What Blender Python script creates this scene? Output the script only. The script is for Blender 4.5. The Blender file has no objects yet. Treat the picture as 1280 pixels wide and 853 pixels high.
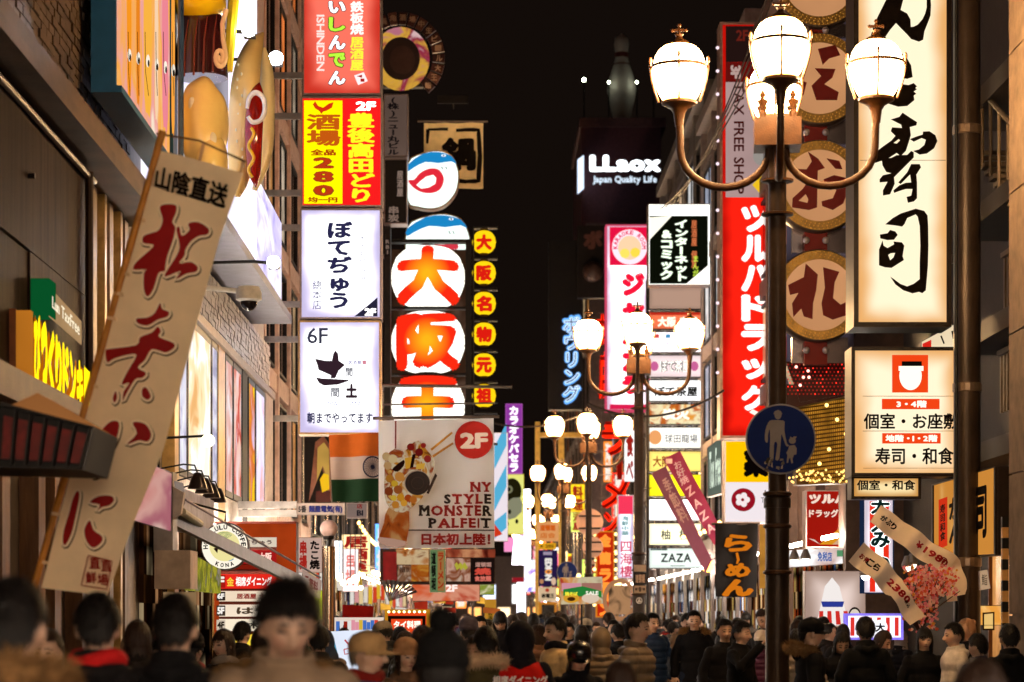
import bpy, bmesh, math, random
from mathutils import Vector, Matrix, noise
from mathutils.geometry import tessellate_polygon
SC = bpy.context.scene
COL = SC.collection
# ------------------------------------------------------------------ camera, world, light, exposure
EYE = Vector((0, 0, 1.65)); F = 3022.0; U0 = 609.0; V0 = 772.0      # street vanishing point and focal length of the photograph
cam = bpy.data.objects.new('camera', bpy.data.cameras.new('camera')); COL.objects.link(cam)
cam.location = EYE; cam.rotation_euler = (math.radians(90), 0, 0)
cam.data.sensor_width = 36; cam.data.lens = F / 1280 * 36
cam.data.shift_x = (640 - U0) / 1280; cam.data.shift_y = (V0 - 426.5) / 1280
cam.data.clip_start = 0.1; cam.data.clip_end = 2000
cam.data.dof.use_dof = True; cam.data.dof.focus_distance = 27; cam.data.dof.aperture_fstop = 2.7
SC.camera = cam
world = bpy.data.worlds.new('World'); SC.world = world; world.use_nodes = True
wn = world.node_tree; bg = wn.nodes['Background']
bg.inputs[0].default_value = (0.0060, 0.0036, 0.0026, 1); bg.inputs[1].default_value = 1.0   # night sky over the city
SC.view_settings.view_transform = 'Standard'; SC.view_settings.look = 'None'
SC.view_settings.exposure = 0.0; SC.view_settings.gamma = 1.0
cy = SC.cycles
cy.use_denoising = True; cy.max_bounces = 6; cy.diffuse_bounces = 3; cy.glossy_bounces = 3; cy.transmission_bounces = 4
cy.sample_clamp_indirect = 4; cy.sample_clamp_direct = 30; cy.caustics_reflective = False; cy.caustics_refractive = False
cy.use_adaptive_sampling = True; cy.adaptive_threshold = 0.012
R = random.Random(11)
# ------------------------------------------------------------------ materials
def lin(h):
    if not isinstance(h, str): return tuple(h)
    c = [int(h[i:i+2], 16) / 255 for i in (0, 2, 4)]
    return tuple(x / 12.92 if x < .04045 else ((x + .055) / 1.055) ** 2.4 for x in c)
_M = {}
def newmat(name):
    m = bpy.data.materials.new(name); m.use_nodes = True; m.node_tree.nodes.clear(); return m
def nd(m, t, **k):
    n = m.node_tree.nodes.new(t)
    for a, b in k.items():
        if a.startswith('i_'):
            n.inputs[int(a[2:]) if a[2:].isdigit() else a[2:].replace('_', ' ')].default_value = b
        else: setattr(n, a, b)
    return n
def lk(m, a, b): m.node_tree.links.new(a, b)
def em(h, k=1.0, uneven=0.0, scale=1.2, sample=False):
    """something that gives off light: tube-lit panel, neon, lamp glass"""
    key = ('em', h, k, uneven, scale, sample)
    if key in _M: return _M[key]
    m = newmat('lit_%s' % (h if isinstance(h, str) else 'tone')); c = lin(h)
    o = nd(m, 'ShaderNodeOutputMaterial'); e = nd(m, 'ShaderNodeEmission'); e.inputs[0].default_value = (*c, 1); e.inputs[1].default_value = k
    if uneven:
        tc = nd(m, 'ShaderNodeTexCoord'); n = nd(m, 'ShaderNodeTexNoise', i_Scale=scale, i_Detail=2.0)
        r = nd(m, 'ShaderNodeMapRange', i_1=0.35, i_2=0.7, i_3=k * (1 - uneven), i_4=k * (1 + uneven * .5))
        lk(m, tc.outputs['Object'], n.inputs['Vector']); lk(m, n.outputs[0], r.inputs[0]); lk(m, r.outputs[0], e.inputs[1])
    lk(m, e.outputs[0], o.inputs[0])
    if not sample: m.cycles.emission_sampling = 'NONE'
    _M[key] = m; return m
class lb:
    """face of a tube-lit box: full in the middle, warmer and dimmer towards the housing"""
    def __init__(s, mid, edge, k, ke=.75, reach=.22): s.a = (mid, edge, k, ke, reach)
    def make(s, w, h):
        mid, edge, k, ke, reach = s.a; m = newmat('lightbox_face'); o = nd(m, 'ShaderNodeOutputMaterial'); e = nd(m, 'ShaderNodeEmission'); tc = nd(m, 'ShaderNodeTexCoord'); sx = nd(m, 'ShaderNodeSeparateXYZ'); lk(m, tc.outputs['Generated'], sx.inputs[0]); ds = []
        for ax, L in ((0, w), (2, h)):
            a = nd(m, 'ShaderNodeMath', operation='SUBTRACT', i_1=.5); b = nd(m, 'ShaderNodeMath', operation='ABSOLUTE'); c = nd(m, 'ShaderNodeMath', operation='MULTIPLY_ADD', i_1=-L, i_2=L / 2); lk(m, sx.outputs[ax], a.inputs[0]); lk(m, a.outputs[0], b.inputs[0]); lk(m, b.outputs[0], c.inputs[0]); ds.append(c)
        mn = nd(m, 'ShaderNodeMath', operation='SMOOTH_MIN', i_2=.1); lk(m, ds[0].outputs[0], mn.inputs[0]); lk(m, ds[1].outputs[0], mn.inputs[1])
        n = nd(m, 'ShaderNodeTexNoise', i_Scale=1.3, i_Detail=2.0); lk(m, tc.outputs['Object'], n.inputs['Vector']); ad = nd(m, 'ShaderNodeMath', operation='MULTIPLY_ADD', i_1=reach * 1.2, i_2=-reach * .6); lk(m, n.outputs[0], ad.inputs[0]); sm = nd(m, 'ShaderNodeMath', operation='ADD'); lk(m, mn.outputs[0], sm.inputs[0]); lk(m, ad.outputs[0], sm.inputs[1])
        r = nd(m, 'ShaderNodeMapRange', interpolation_type='SMOOTHSTEP', i_1=0.0, i_2=reach, i_3=0.0, i_4=1.0); lk(m, sm.outputs[0], r.inputs[0]); cr = nd(m, 'ShaderNodeValToRGB'); el = cr.color_ramp.elements; el[0].position = 0; el[0].color = (*lin(edge), 1); el[1].position = 1; el[1].color = (*lin(mid), 1)
        lk(m, r.outputs[0], cr.inputs[0]); lk(m, cr.outputs[0], e.inputs[0]); r2 = nd(m, 'ShaderNodeMapRange', i_1=0.0, i_2=1.0, i_3=k * ke, i_4=k); lk(m, r.outputs[0], r2.inputs[0]); lk(m, r2.outputs[0], e.inputs[1]); lk(m, e.outputs[0], o.inputs[0]); return m
def em_photo(cols, k=1.0, scale=3.0, seed=0.0, stretch=(1, 1, 1), sample=False):
    """back-lit or lit printed picture: blotches of several colours"""
    key = ('ph', tuple(cols), k, scale, seed, stretch, sample)
    if key in _M: return _M[key]
    m = newmat('printed_picture'); o = nd(m, 'ShaderNodeOutputMaterial'); e = nd(m, 'ShaderNodeEmission'); e.inputs[1].default_value = k
    tc = nd(m, 'ShaderNodeTexCoord'); mp = nd(m, 'ShaderNodeMapping'); mp.inputs[1].default_value = (seed, seed * 2, seed); mp.inputs[3].default_value = stretch
    n = nd(m, 'ShaderNodeTexNoise', i_Scale=scale, i_Detail=3.0, i_Distortion=1.0)
    cr = nd(m, 'ShaderNodeValToRGB'); el = cr.color_ramp.elements; cr.color_ramp.interpolation = 'EASE'
    N = len(cols)
    while len(el) < N: el.new(0.5)
    for i, c in enumerate(cols):
        el[i].position = .28 + .44 * i / max(1, N - 1); el[i].color = (*lin(c), 1)
    lk(m, tc.outputs['Object'], mp.inputs[0]); lk(m, mp.outputs[0], n.inputs['Vector']); lk(m, n.outputs[0], cr.inputs[0]); lk(m, cr.outputs[0], e.inputs[0]); lk(m, e.outputs[0], o.inputs[0])
    if not sample: m.cycles.emission_sampling = 'NONE'
    _M[key] = m; return m
def em_goods(cols, k=1.0, seed=0.0, cell=(.3, .22, .3), sample=False):
    """lit shop interior: shelves of goods, one colour per packet, dark gaps between shelves"""
    key = ('gd', tuple(cols), k, seed)
    if key in _M: return _M[key]
    m = newmat('shop_interior'); o = nd(m, 'ShaderNodeOutputMaterial'); e = nd(m, 'ShaderNodeEmission'); tc = nd(m, 'ShaderNodeTexCoord'); ad = nd(m, 'ShaderNodeVectorMath', operation='ADD'); ad.inputs[1].default_value = (seed, seed * 1.7, 0); sn = nd(m, 'ShaderNodeVectorMath', operation='SNAP'); sn.inputs[1].default_value = cell; wn_ = nd(m, 'ShaderNodeTexWhiteNoise'); cr = nd(m, 'ShaderNodeValToRGB'); el = cr.color_ramp.elements; cr.color_ramp.interpolation = 'CONSTANT'
    while len(el) < len(cols): el.new(.5)
    for i, c in enumerate(cols): el[i].position = i / len(cols); el[i].color = (*lin(c), 1)
    lk(m, tc.outputs['Object'], ad.inputs[0]); lk(m, ad.outputs[0], sn.inputs[0]); lk(m, sn.outputs[0], wn_.inputs[0]); lk(m, wn_.outputs['Value'], cr.inputs[0]); lk(m, cr.outputs[0], e.inputs[0])
    sx = nd(m, 'ShaderNodeSeparateXYZ'); lk(m, ad.outputs[0], sx.inputs[0]); fr = nd(m, 'ShaderNodeMath', operation='PINGPONG', i_1=cell[2] * 2); lk(m, sx.outputs[2], fr.inputs[0]); n = nd(m, 'ShaderNodeTexNoise', i_Scale=.9, i_Detail=1.0); lk(m, ad.outputs[0], n.inputs['Vector']); r = nd(m, 'ShaderNodeMapRange', i_1=.38, i_2=.62, i_3=k * .08, i_4=k); lk(m, n.outputs[0], r.inputs[0]); g = nd(m, 'ShaderNodeMapRange', i_1=.02, i_2=.12, i_3=.15, i_4=1.0); lk(m, fr.outputs[0], g.inputs[0]); mu = nd(m, 'ShaderNodeMath', operation='MULTIPLY'); lk(m, r.outputs[0], mu.inputs[0]); lk(m, g.outputs[0], mu.inputs[1]); lk(m, mu.outputs[0], e.inputs[1]); lk(m, e.outputs[0], o.inputs[0])
    if not sample: m.cycles.emission_sampling = 'NONE'
    _M[key] = m; return m
def df(h, rough=.6, metal=0.0, var=.25, scale=6.0, bump=0.0, bscale=40.0, stretch=(1, 1, 1), trans=0.0, spec=.22, sheen=0.0):
    """ordinary surface with grain and wear"""
    key = ('df', h, rough, metal, var, scale, bump, bscale, stretch, trans, spec, sheen)
    if key in _M: return _M[key]
    m = newmat('surface'); c = lin(h)
    o = nd(m, 'ShaderNodeOutputMaterial'); b = nd(m, 'ShaderNodeBsdfPrincipled')
    b.inputs['Roughness'].default_value = rough; b.inputs['Metallic'].default_value = metal; b.inputs['Base Color'].default_value = (*c, 1)
    b.inputs['Specular IOR Level'].default_value = spec
    if sheen: b.inputs['Sheen Weight'].default_value = sheen
    tc = nd(m, 'ShaderNodeTexCoord'); mp = nd(m, 'ShaderNodeMapping'); mp.inputs[3].default_value = stretch
    lk(m, tc.outputs['Object'], mp.inputs[0])
    if var:
        n = nd(m, 'ShaderNodeTexNoise', i_Scale=scale, i_Detail=5.0, i_Roughness=.6)
        cr = nd(m, 'ShaderNodeValToRGB'); el = cr.color_ramp.elements
        el[0].position = .3; el[0].color = (*[x * (1 - var) for x in c], 1); el[1].position = .7; el[1].color = (*[min(1, x * (1 + var)) for x in c], 1)
        lk(m, mp.outputs[0], n.inputs['Vector']); lk(m, n.outputs[0], cr.inputs[0]); lk(m, cr.outputs[0], b.inputs['Base Color'])
    if bump:
        n2 = nd(m, 'ShaderNodeTexNoise', i_Scale=bscale, i_Detail=4.0); bp = nd(m, 'ShaderNodeBump', i_Strength=bump, i_Distance=.02)
        lk(m, mp.outputs[0], n2.inputs['Vector']); lk(m, n2.outputs[0], bp.inputs['Height']); lk(m, bp.outputs[0], b.inputs['Normal'])
    if trans:
        t = nd(m, 'ShaderNodeBsdfTranslucent'); t.inputs[0].default_value = (*c, 1); mx = nd(m, 'ShaderNodeMixShader'); mx.inputs[0].default_value = trans
        lk(m, b.outputs[0], mx.inputs[1]); lk(m, t.outputs[0], mx.inputs[2]); lk(m, mx.outputs[0], o.inputs[0])
    else: lk(m, b.outputs[0], o.inputs[0])
    _M[key] = m; return m
def glassm(tint='101418', rough=.08, lit=None, k=0.0):
    key = ('gl', tint, rough, lit, k)
    if key in _M: return _M[key]
    m = newmat('window_glass'); o = nd(m, 'ShaderNodeOutputMaterial'); b = nd(m, 'ShaderNodeBsdfPrincipled')
    b.inputs['Base Color'].default_value = (*lin(tint), 1); b.inputs['Roughness'].default_value = rough; b.inputs['Specular IOR Level'].default_value = .8
    if lit:
        n = nd(m, 'ShaderNodeTexNoise', i_Scale=1.6, i_Detail=2.0); tc = nd(m, 'ShaderNodeTexCoord')
        r = nd(m, 'ShaderNodeMapRange', i_1=.35, i_2=.65, i_3=k * .35, i_4=k); lk(m, tc.outputs['Object'], n.inputs['Vector']); lk(m, n.outputs[0], r.inputs[0])
        b.inputs['Emission Color'].default_value = (*lin(lit), 1); lk(m, r.outputs[0], b.inputs['Emission Strength'])
    lk(m, b.outputs[0], o.inputs[0]); m.cycles.emission_sampling = 'NONE'
    _M[key] = m; return m
BLACKM = df('1a1613', .45, .3); DARKM = df('0d0a09', .6); STEEL = df('8f8a88', .3, .9, bump=.05); WHITEP = df('d8d2c8', .5)
BRONZE = df((.045, .016, .0035), .45, .2, spec=.25, var=.3, scale=9, bump=.15, bscale=60); POLEM = df((.035, .021, .014), .42, .35, var=.4, scale=5, bump=.2, bscale=50)
# ------------------------------------------------------------------ mesh builder
class MB:
    def __init__(s): s.v = []; s.f = []; s.m = []
    def add(s, vs, fs, mi=0):
        n = len(s.v); s.v += [tuple(p) for p in vs]; s.f += [tuple(i + n for i in f) for f in fs]; s.m += [mi] * len(fs); return s
    def hexa(s, a, b, mi=0):            # a, b: two quads (front, back)
        return s.add(list(a) + list(b), [(0, 1, 2, 3), (7, 6, 5, 4), (0, 4, 5, 1), (1, 5, 6, 2), (2, 6, 7, 3), (3, 7, 4, 0)], mi)
    def box(s, x0, x1, y0, y1, z0, z1, mi=0):
        return s.hexa([(x0, y0, z0), (x1, y0, z0), (x1, y0, z1), (x0, y0, z1)], [(x0, y1, z0), (x1, y1, z0), (x1, y1, z1), (x0, y1, z1)], mi)
    def tube(s, pts, r, n=8, mi=0, cap=True):
        pts = [Vector(p) for p in pts]; rs = r if isinstance(r, (list, tuple)) else [r] * len(pts); rings = []; up = None
        for i, p in enumerate(pts):
            d = (pts[min(i + 1, len(pts) - 1)] - pts[max(i - 1, 0)])
            if d.length < 1e-9: d = Vector((0, 0, 1))
            d.normalize()
            if up is None: up = d.orthogonal().normalized()
            up = (up - d * up.dot(d)); up = up.normalized() if up.length > 1e-6 else d.orthogonal().normalized()
            q = d.cross(up); rings.append([p + (up * math.cos(t * 2 * math.pi / n) + q * math.sin(t * 2 * math.pi / n)) * rs[i] for t in range(n)])
        vs = [v for g in rings for v in g]; fs = []
        for i in range(len(pts) - 1):
            for t in range(n): fs.append((i * n + t, i * n + (t + 1) % n, (i + 1) * n + (t + 1) % n, (i + 1) * n + t))
        if cap: fs.append(tuple(range(n))[::-1]); fs.append(tuple((len(pts) - 1) * n + t for t in range(n)))
        return s.add(vs, fs, mi)
    def lathe(s, prof, c=(0, 0, 0), n=20, mi=0, cap=True):      # prof: [(r, z)]
        vs = [(c[0] + r * math.cos(t * 2 * math.pi / n), c[1] + r * math.sin(t * 2 * math.pi / n), c[2] + z) for r, z in prof for t in range(n)]; fs = []
        for i in range(len(prof) - 1):
            for t in range(n): fs.append((i * n + t, i * n + (t + 1) % n, (i + 1) * n + (t + 1) % n, (i + 1) * n + t))
        if cap: fs.append(tuple(range(n))[::-1]); fs.append(tuple((len(prof) - 1) * n + t for t in range(n)))
        return s.add(vs, fs, mi)
    def ball(s, c, r, nu=12, nv=8, mi=0, M=None):
        r = r if isinstance(r, (tuple, list)) else (r, r, r); vs = []; fs = []
        for j in range(nv + 1):
            th = math.pi * j / nv
            for i in range(nu):
                ph = 2 * math.pi * i / nu; p = Vector((r[0] * math.sin(th) * math.cos(ph), r[1] * math.sin(th) * math.sin(ph), r[2] * math.cos(th)))
                if M is not None: p = M @ p
                vs.append(Vector(c) + p)
        for j in range(nv):
            for i in range(nu): fs.append((j * nu + i, j * nu + (i + 1) % nu, (j + 1) * nu + (i + 1) % nu, (j + 1) * nu + i))
        return s.add(vs, fs, mi)
    def mesh(s, name, org=Vector((0, 0, 0)), mats=(), smooth=False):
        me = bpy.data.meshes.new(name); me.from_pydata([(p[0] - org[0], p[1] - org[1], p[2] - org[2]) for p in s.v], [], s.f)
        for m in mats: me.materials.append(m)
        if len(mats) > 1: me.polygons.foreach_set('material_index', s.m)
        if smooth:
            me.polygons.foreach_set('use_smooth', [True] * len(s.f))
            try: me.set_sharp_from_angle(angle=math.radians(smooth if smooth > 1 else 40))
            except Exception: pass
        me.update(); return me
    def build(s, name, mats, parent=None, smooth=False, **tags):
        if not isinstance(mats, (list, tuple)): mats = [mats]
        org = origin(parent) if parent else Vector((0, 0, 0))
        return link(name, s.mesh(name, org, mats, smooth), parent, **tags)
def curve(pts, n=6):           # smooth path through points (x, y, z) or (x, y, z, r)
    pts = [tuple(p) for p in pts]; out = []; L = len(pts)
    for i in range(L - 1):
        a, b, c, d = pts[max(i - 1, 0)], pts[i], pts[i + 1], pts[min(i + 2, L - 1)]
        for k in range(n):
            t = k / n; out.append(tuple(.5 * (2 * b[j] + (c[j] - a[j]) * t + (2 * a[j] - 5 * b[j] + 4 * c[j] - d[j]) * t * t + (3 * b[j] - a[j] - 3 * c[j] + d[j]) * t ** 3) for j in range(len(b))))
    return out + [pts[-1]]
def origin(o):
    v = Vector((0, 0, 0))
    while o: v += o.location; o = o.parent
    return v
def link(name, me, parent=None, **tags):
    o = bpy.data.objects.new(name, me); COL.objects.link(o)
    if parent: o.parent = parent
    for k, v in tags.items():
        if v is not None: o[k] = v
    return o
def thing(name, label, cat, loc=(0, 0, 0), group=None):
    o = bpy.data.objects.new(name, None); COL.objects.link(o); o.location = loc; o.empty_display_size = .2
    o['label'] = label; o['category'] = cat
    if group: o['group'] = group
    return o
def copy_tree(o, parent=None, loc=None):
    c = o.copy(); COL.objects.link(c); c.parent = parent
    if loc is not None: c.location = loc
    for ch in list(o.children): copy_tree(ch, c)
    return c
# ------------------------------------------------------------------ where things stand: a sight line meets a plane of the street
class Plane:
    def __init__(s, p, n): s.p = Vector(p); s.n = Vector(n).normalized(); s.rip = None
    def at(s, u, v, off=0.0):
        d = Vector(((u - U0) / F, 1, (V0 - v) / F)); t = (s.p - EYE).dot(s.n) / d.dot(s.n); q = EYE + d * t
        if s.rip: q = q + s.n * s.rip(u, v)
        return q + s.n * off
def front(Y, yaw=0): a = math.radians(yaw); return Plane((0, Y, 0), (math.sin(a), -math.cos(a), 0))
def wallL(X): return Plane((-X, 0, 0), (1, 0, 0))
def wallR(X): return Plane((X, 0, 0), (-1, 0, 0))
def quad(r):
    if len(r) == 4 and not isinstance(r[0], (tuple, list)): u0, v0, u1, v1 = r; return [(u0, v0), (u1, v0), (u1, v1), (u0, v1)]
    return list(r)
def bil(q, x, y):
    (a, b), (c, d), (e, f), (g, h) = q
    return ((a * (1 - x) + c * x) * (1 - y) + (g * (1 - x) + e * x) * y, (b * (1 - x) + d * x) * (1 - y) + (h * (1 - x) + f * x) * y)
# ------------------------------------------------------------------ glyph outlines of Blender's own built-in font
GL = {}
CHARS = sorted(set('いしんでんISHINDEN鉄板焼居酒屋酒場全品280均一円2F豊後高田どりぼてぢゅう大阪お好み焼總本店6F土間DOMA-DOMA朝までやってます大阪王名物元祖つ鍋角(株)ニュー丸ビル松葉がに山陰直送びっくりドンキーLaoxJapanQualityLifeKARAOKEROOMジャンカラボウリングインターネット&コミックツルハドラッグTAXFREESHOP免税薬薬粧こお札3・4階個室・お座敷地階・1・2階寿司・和食個室・和食大入みがんこ寿司ラーメン金龍四海樓ZAZAレインボーぼて茶屋球田龍場柚柚子らーめん赤NYSTYLEMONSTERPALFEIT日本初上陸！5番麺屋電気(有)B1EDION相席ダイニング白木屋はや3F4F5Fタイ料理カラオケパセラHONOLULUCOFFEEKONAがぶり¥1980税込2,380道頓堀案内電電王営業中生ビール食べ飲放題季節料串揚たこ焼ホルモン鮨TaxFree免税店お得中華そば海鮮居炭火鶏個室宴会PINK楽しい薬'))
def preload():
    obs = []
    for ch in CHARS:
        c = bpy.data.curves.new('g', 'FONT'); c.body = ch; c.fill_mode = 'FRONT'; c.resolution_u = 2
        o = bpy.data.objects.new('g', c); COL.objects.link(o); obs.append((ch, o, c))
    dg = bpy.context.evaluated_depsgraph_get()
    for ch, o, c in obs:
        me = o.evaluated_get(dg).to_mesh()
        vs = [(v.co.x, v.co.y) for v in me.vertices]; fs = [tuple(p.vertices) for p in me.polygons]
        if vs:
            xs = [a for a, b in vs]; GL[ch] = (vs, fs, min(xs), max(xs))
    for ch, o, c in obs: bpy.data.objects.remove(o); bpy.data.curves.remove(c)
preload()
def layout(text, d):
    """glyph cells -> list of (char, ox, oy); vertical text turns the long-vowel bar"""
    out = []; x = 0.0; y = 0.0
    for ch in text:
        if ch == ' ':
            if d == 'v': y -= .5
            else: x += .35
            continue
        if ch not in GL: continue
        vs, fs, a, b = GL[ch]; cjk = ord(ch) > 0x2000
        if d == 'v': out.append((ch, 0.0 if cjk else .5 - (a + b) / 2, y, ch == 'ー')); y -= 1.0
        elif cjk: out.append((ch, x, 0, False)); x += 1.0
        else: out.append((ch, x - a, 0, False)); x += (b - a) + .09
    return out
def glyphs(text, d='h', bold=0.0):
    V = []; Fc = []
    ring = [(0, 0)] + ([(bold * math.cos(k * math.pi / 4), bold * math.sin(k * math.pi / 4)) for k in range(8)] if bold else [])
    for ch, ox, oy, rot in layout(text, 'h' if d == 'r' else d):
        vs, fs, a, b = GL[ch]
        for k, (dx, dy) in enumerate(ring):
            n = len(V)
            for x, y in vs:
                if rot: x, y = .5 + (y - .38), .38 - (x - .5)
                V.append((x + ox + dx, y + oy + dy, k))
            Fc += [tuple(i + n for i in f) for f in fs]
    if not V: return [], []
    if d == 'r': V = [(y, -x, k) for x, y, k in V]
    x0 = min(p[0] for p in V); x1 = max(p[0] for p in V); y0 = min(p[1] for p in V); y1 = max(p[1] for p in V)
    w = max(x1 - x0, 1e-6); h = max(y1 - y0, 1e-6)
    return [((x - x0) / w, (y1 - y) / h, k) for x, y, k in V], Fc
def refine(V, Fc, lim):
    """cut glyph faces small enough to follow a curved surface"""
    bm = bmesh.new(); vs = [bm.verts.new(v) for v in V]
    for f in Fc:
        try: bm.faces.new([vs[i] for i in f])
        except ValueError: pass
    bmesh.ops.triangulate(bm, faces=bm.faces[:])
    for _ in range(4):
        e = [x for x in bm.edges if x.calc_length() > lim]
        if not e: break
        bmesh.ops.subdivide_edges(bm, edges=e, cuts=1); bmesh.ops.triangulate(bm, faces=bm.faces[:])
    bm.verts.index_update(); V2 = [tuple(v.co) for v in bm.verts]; F2 = [tuple(v.index for v in f.verts) for f in bm.faces]; bm.free(); return V2, F2
def poly_tri(rings):
    flat = [Vector((x, y, 0)) for r in rings for x, y in r]; t = tessellate_polygon([[Vector((x, y, 0)) for x, y in r] for r in rings])
    return [(p.x, p.y) for p in flat], [tuple(x) for x in t]
def smooth_poly(p, n=3):
    out = []; L = len(p)
    for i in range(L):
        a, b, c, d = p[i - 1], p[i], p[(i + 1) % L], p[(i + 2) % L]
        for k in range(n):
            t = k / n
            out.append(tuple(.5 * (2 * b[j] + (c[j] - a[j]) * t + (2 * a[j] - 5 * b[j] + 4 * c[j] - d[j]) * t * t + (3 * b[j] - a[j] - 3 * c[j] + d[j]) * t ** 3) for j in (0, 1)))
    return out
def grow(p, r):
    A = sum(p[i - 1][0] * p[i][1] - p[i][0] * p[i - 1][1] for i in range(len(p))); sg = 1 if A > 0 else -1; out = []
    for i in range(len(p)):
        a, c = p[i - 1], p[(i + 1) % len(p)]; dx, dy = c[0] - a[0], c[1] - a[1]; l = math.hypot(dx, dy) or 1
        out.append((p[i][0] + sg * dy / l * r, p[i][1] - sg * dx / l * r))
    return out
class Layer:
    """flat print or relief on a plane; coordinates are sight-line ones, layer offsets in metres"""
    def __init__(s, pl): s.pl = pl; s.k = 0; s.by = {}
    def mb(s, name, mat):
        return s.by.setdefault((name, mat), MB())
    def off(s): s.k += 1; return .004 + s.k * .003 + (.014 if s.pl.rip else 0)
    def text(s, txt, r, mat, d='h', bold=.03, name='lettering', off=None):
        V, Fc = glyphs(txt, d, bold); q = quad(r)
        if s.pl.rip and V: V, Fc = refine([(x, y, k * 1e-3) for x, y, k in V], Fc, .14 / max(1, len(txt)) ** .5); V = [(x, y, k * 1e3) for x, y, k in V]
        o = s.off() if off is None else off
        s.mb(name, mat).add([s.pl.at(*bil(q, x, y), off=o + k * .0004) for x, y, k in V], Fc); s.k += 1 if bold else 0
    def poly(s, p, mat, sm=0, name='print', off=None, holes=()):
        if sm: p = smooth_poly(p, sm)
        o = s.off() if off is None else off; vs, fs = poly_tri([p] + [list(h) for h in holes])
        if s.pl.rip: V2, fs = refine([(x, y, 0) for x, y in vs], fs, 4.0); vs = [(x, y) for x, y, z in V2]
        s.mb(name, mat).add([s.pl.at(u, v, o) for u, v in vs], fs)
    def rect(s, r, mat, name='print', off=None): s.poly(quad(r), mat, name=name, off=off)
    def ell(s, u, v, a, b, mat, n=28, name='print', off=None, t0=0, hole=None):
        p = [(u + a * math.cos(t0 + t * 2 * math.pi / n), v + b * math.sin(t0 + t * 2 * math.pi / n)) for t in range(n)]
        s.poly(p, mat, name=name, off=off, holes=[[(u + a * hole * math.cos(-t * 2 * math.pi / n), v + b * hole * math.sin(-t * 2 * math.pi / n)) for t in range(n)]] if hole else ())
    def stroke(s, pts, w, mat, name='print', off=None):      # brush stroke, width tapering list
        o = s.off() if off is None else off; ws = list(w) if isinstance(w, (list, tuple)) else [w] * len(pts); L = []; Rr = []
        if s.pl.rip:
            P2, W2 = [], []
            for i in range(len(pts) - 1):
                for k in range(6): t_ = k / 6; P2.append((pts[i][0] * (1 - t_) + pts[i + 1][0] * t_, pts[i][1] * (1 - t_) + pts[i + 1][1] * t_)); W2.append(ws[min(i, len(ws) - 1)] * (1 - t_) + ws[min(i + 1, len(ws) - 1)] * t_)
            pts, ws = P2 + [pts[-1]], W2 + [ws[min(len(pts), len(ws)) - 1]]
        n = len(pts)
        for i in range(n):
            a, c = pts[max(i - 1, 0)], pts[min(i + 1, n - 1)]; dx, dy = c[0] - a[0], c[1] - a[1]; l = math.hypot(dx, dy) or 1
            L.append((pts[i][0] - dy / l * ws[i] / 2, pts[i][1] + dx / l * ws[i] / 2)); Rr.append((pts[i][0] + dy / l * ws[i] / 2, pts[i][1] - dx / l * ws[i] / 2))
        vs = [s.pl.at(u, v, o) for u, v in L + Rr]; s.mb(name, mat).add(vs, [(i, i + 1, n + i + 1, n + i) for i in range(n - 1)])
    def done(s, parent, smooth=False):
        for (name, mat), mb in s.by.items(): mb.build(name, mat, parent, smooth)
def slab(pl, q, d, o=0.0, mb=None):
    mb = mb or MB(); q = quad(q); mb.hexa([pl.at(u, v, o) for u, v in q], [pl.at(u, v, o - d) for u, v in q]); return mb
def inset(q, w):
    q = quad(q); cx = sum(p[0] for p in q) / 4; cy_ = sum(p[1] for p in q) / 4; sx = max(abs(p[0] - cx) for p in q); sy = max(abs(p[1] - cy_) for p in q)
    return [(cx + (p[0] - cx) * (1 - w / sx), cy_ + (p[1] - cy_) * (1 - w / sy)) for p in q]
def ringframe(pl, q, w, d, o):
    a = quad(q); b = inset(q, w); mb = MB()
    for i in range(4):
        j = (i + 1) % 4; Q = [a[i], a[j], b[j], b[i]]
        mb.hexa([pl.at(x, y, o) for x, y in Q], [pl.at(x, y, o - d) for x, y in Q])
    return mb
def sign(name, label, cat, pl, q, depth=.25, fw=2.0, frame=None, face=None, draw=None, group=None, proud=.02, bracket=None):
    """one sign box: housing, frame, face panel, print"""
    if not isinstance(pl, Plane): pl = front(pl)
    q = quad(q); c = [pl.at(u, v) for u, v in q]; base = sum(c, Vector()) / 4; base = base - pl.n * depth / 2; base.z = min(p.z for p in c)
    t = thing(name, label, cat, base, group); frame = frame or BLACKM
    slab(pl, q, depth - .012, -.012).build('housing', frame, t)
    if isinstance(face, lb): face = face.make((pl.at(*q[1]) - pl.at(*q[0])).length, (pl.at(*q[3]) - pl.at(*q[0])).length)
    if fw: ringframe(pl, q, fw, .03, proud).build('frame', frame, t)
    slab(pl, inset(q, fw * .6) if fw else q, .008, .0, ).build('face_panel', face, t)
    if face:
        if depth > .12: slab(pl, inset(q, fw * .6) if fw else q, .008, -depth - .004).build('rear_panel', face, t)  # unseen rear face, added so lit signs light what stands behind them
    L = Layer(pl)
    if draw: draw(L)
    L.done(t)
    if bracket:                       # steel arms back to the wall at x = bracket
        for fr in (.15, .85):
            a = bil(q, .5, fr); p = pl.at(*a) - pl.n * depth * .5; e = min(q, key=lambda z: abs(pl.at(*z).x - bracket)); xe = pl.at(*e).x; s_ = 1 if bracket > xe else -1
            mb = MB(); mb.box(min(xe + .002 * s_, bracket), max(xe + .002 * s_, bracket), p.y - .04, p.y + .04, p.z - .05, p.z + .05); mb.build('bracket', STEEL, t)
    return t
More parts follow.
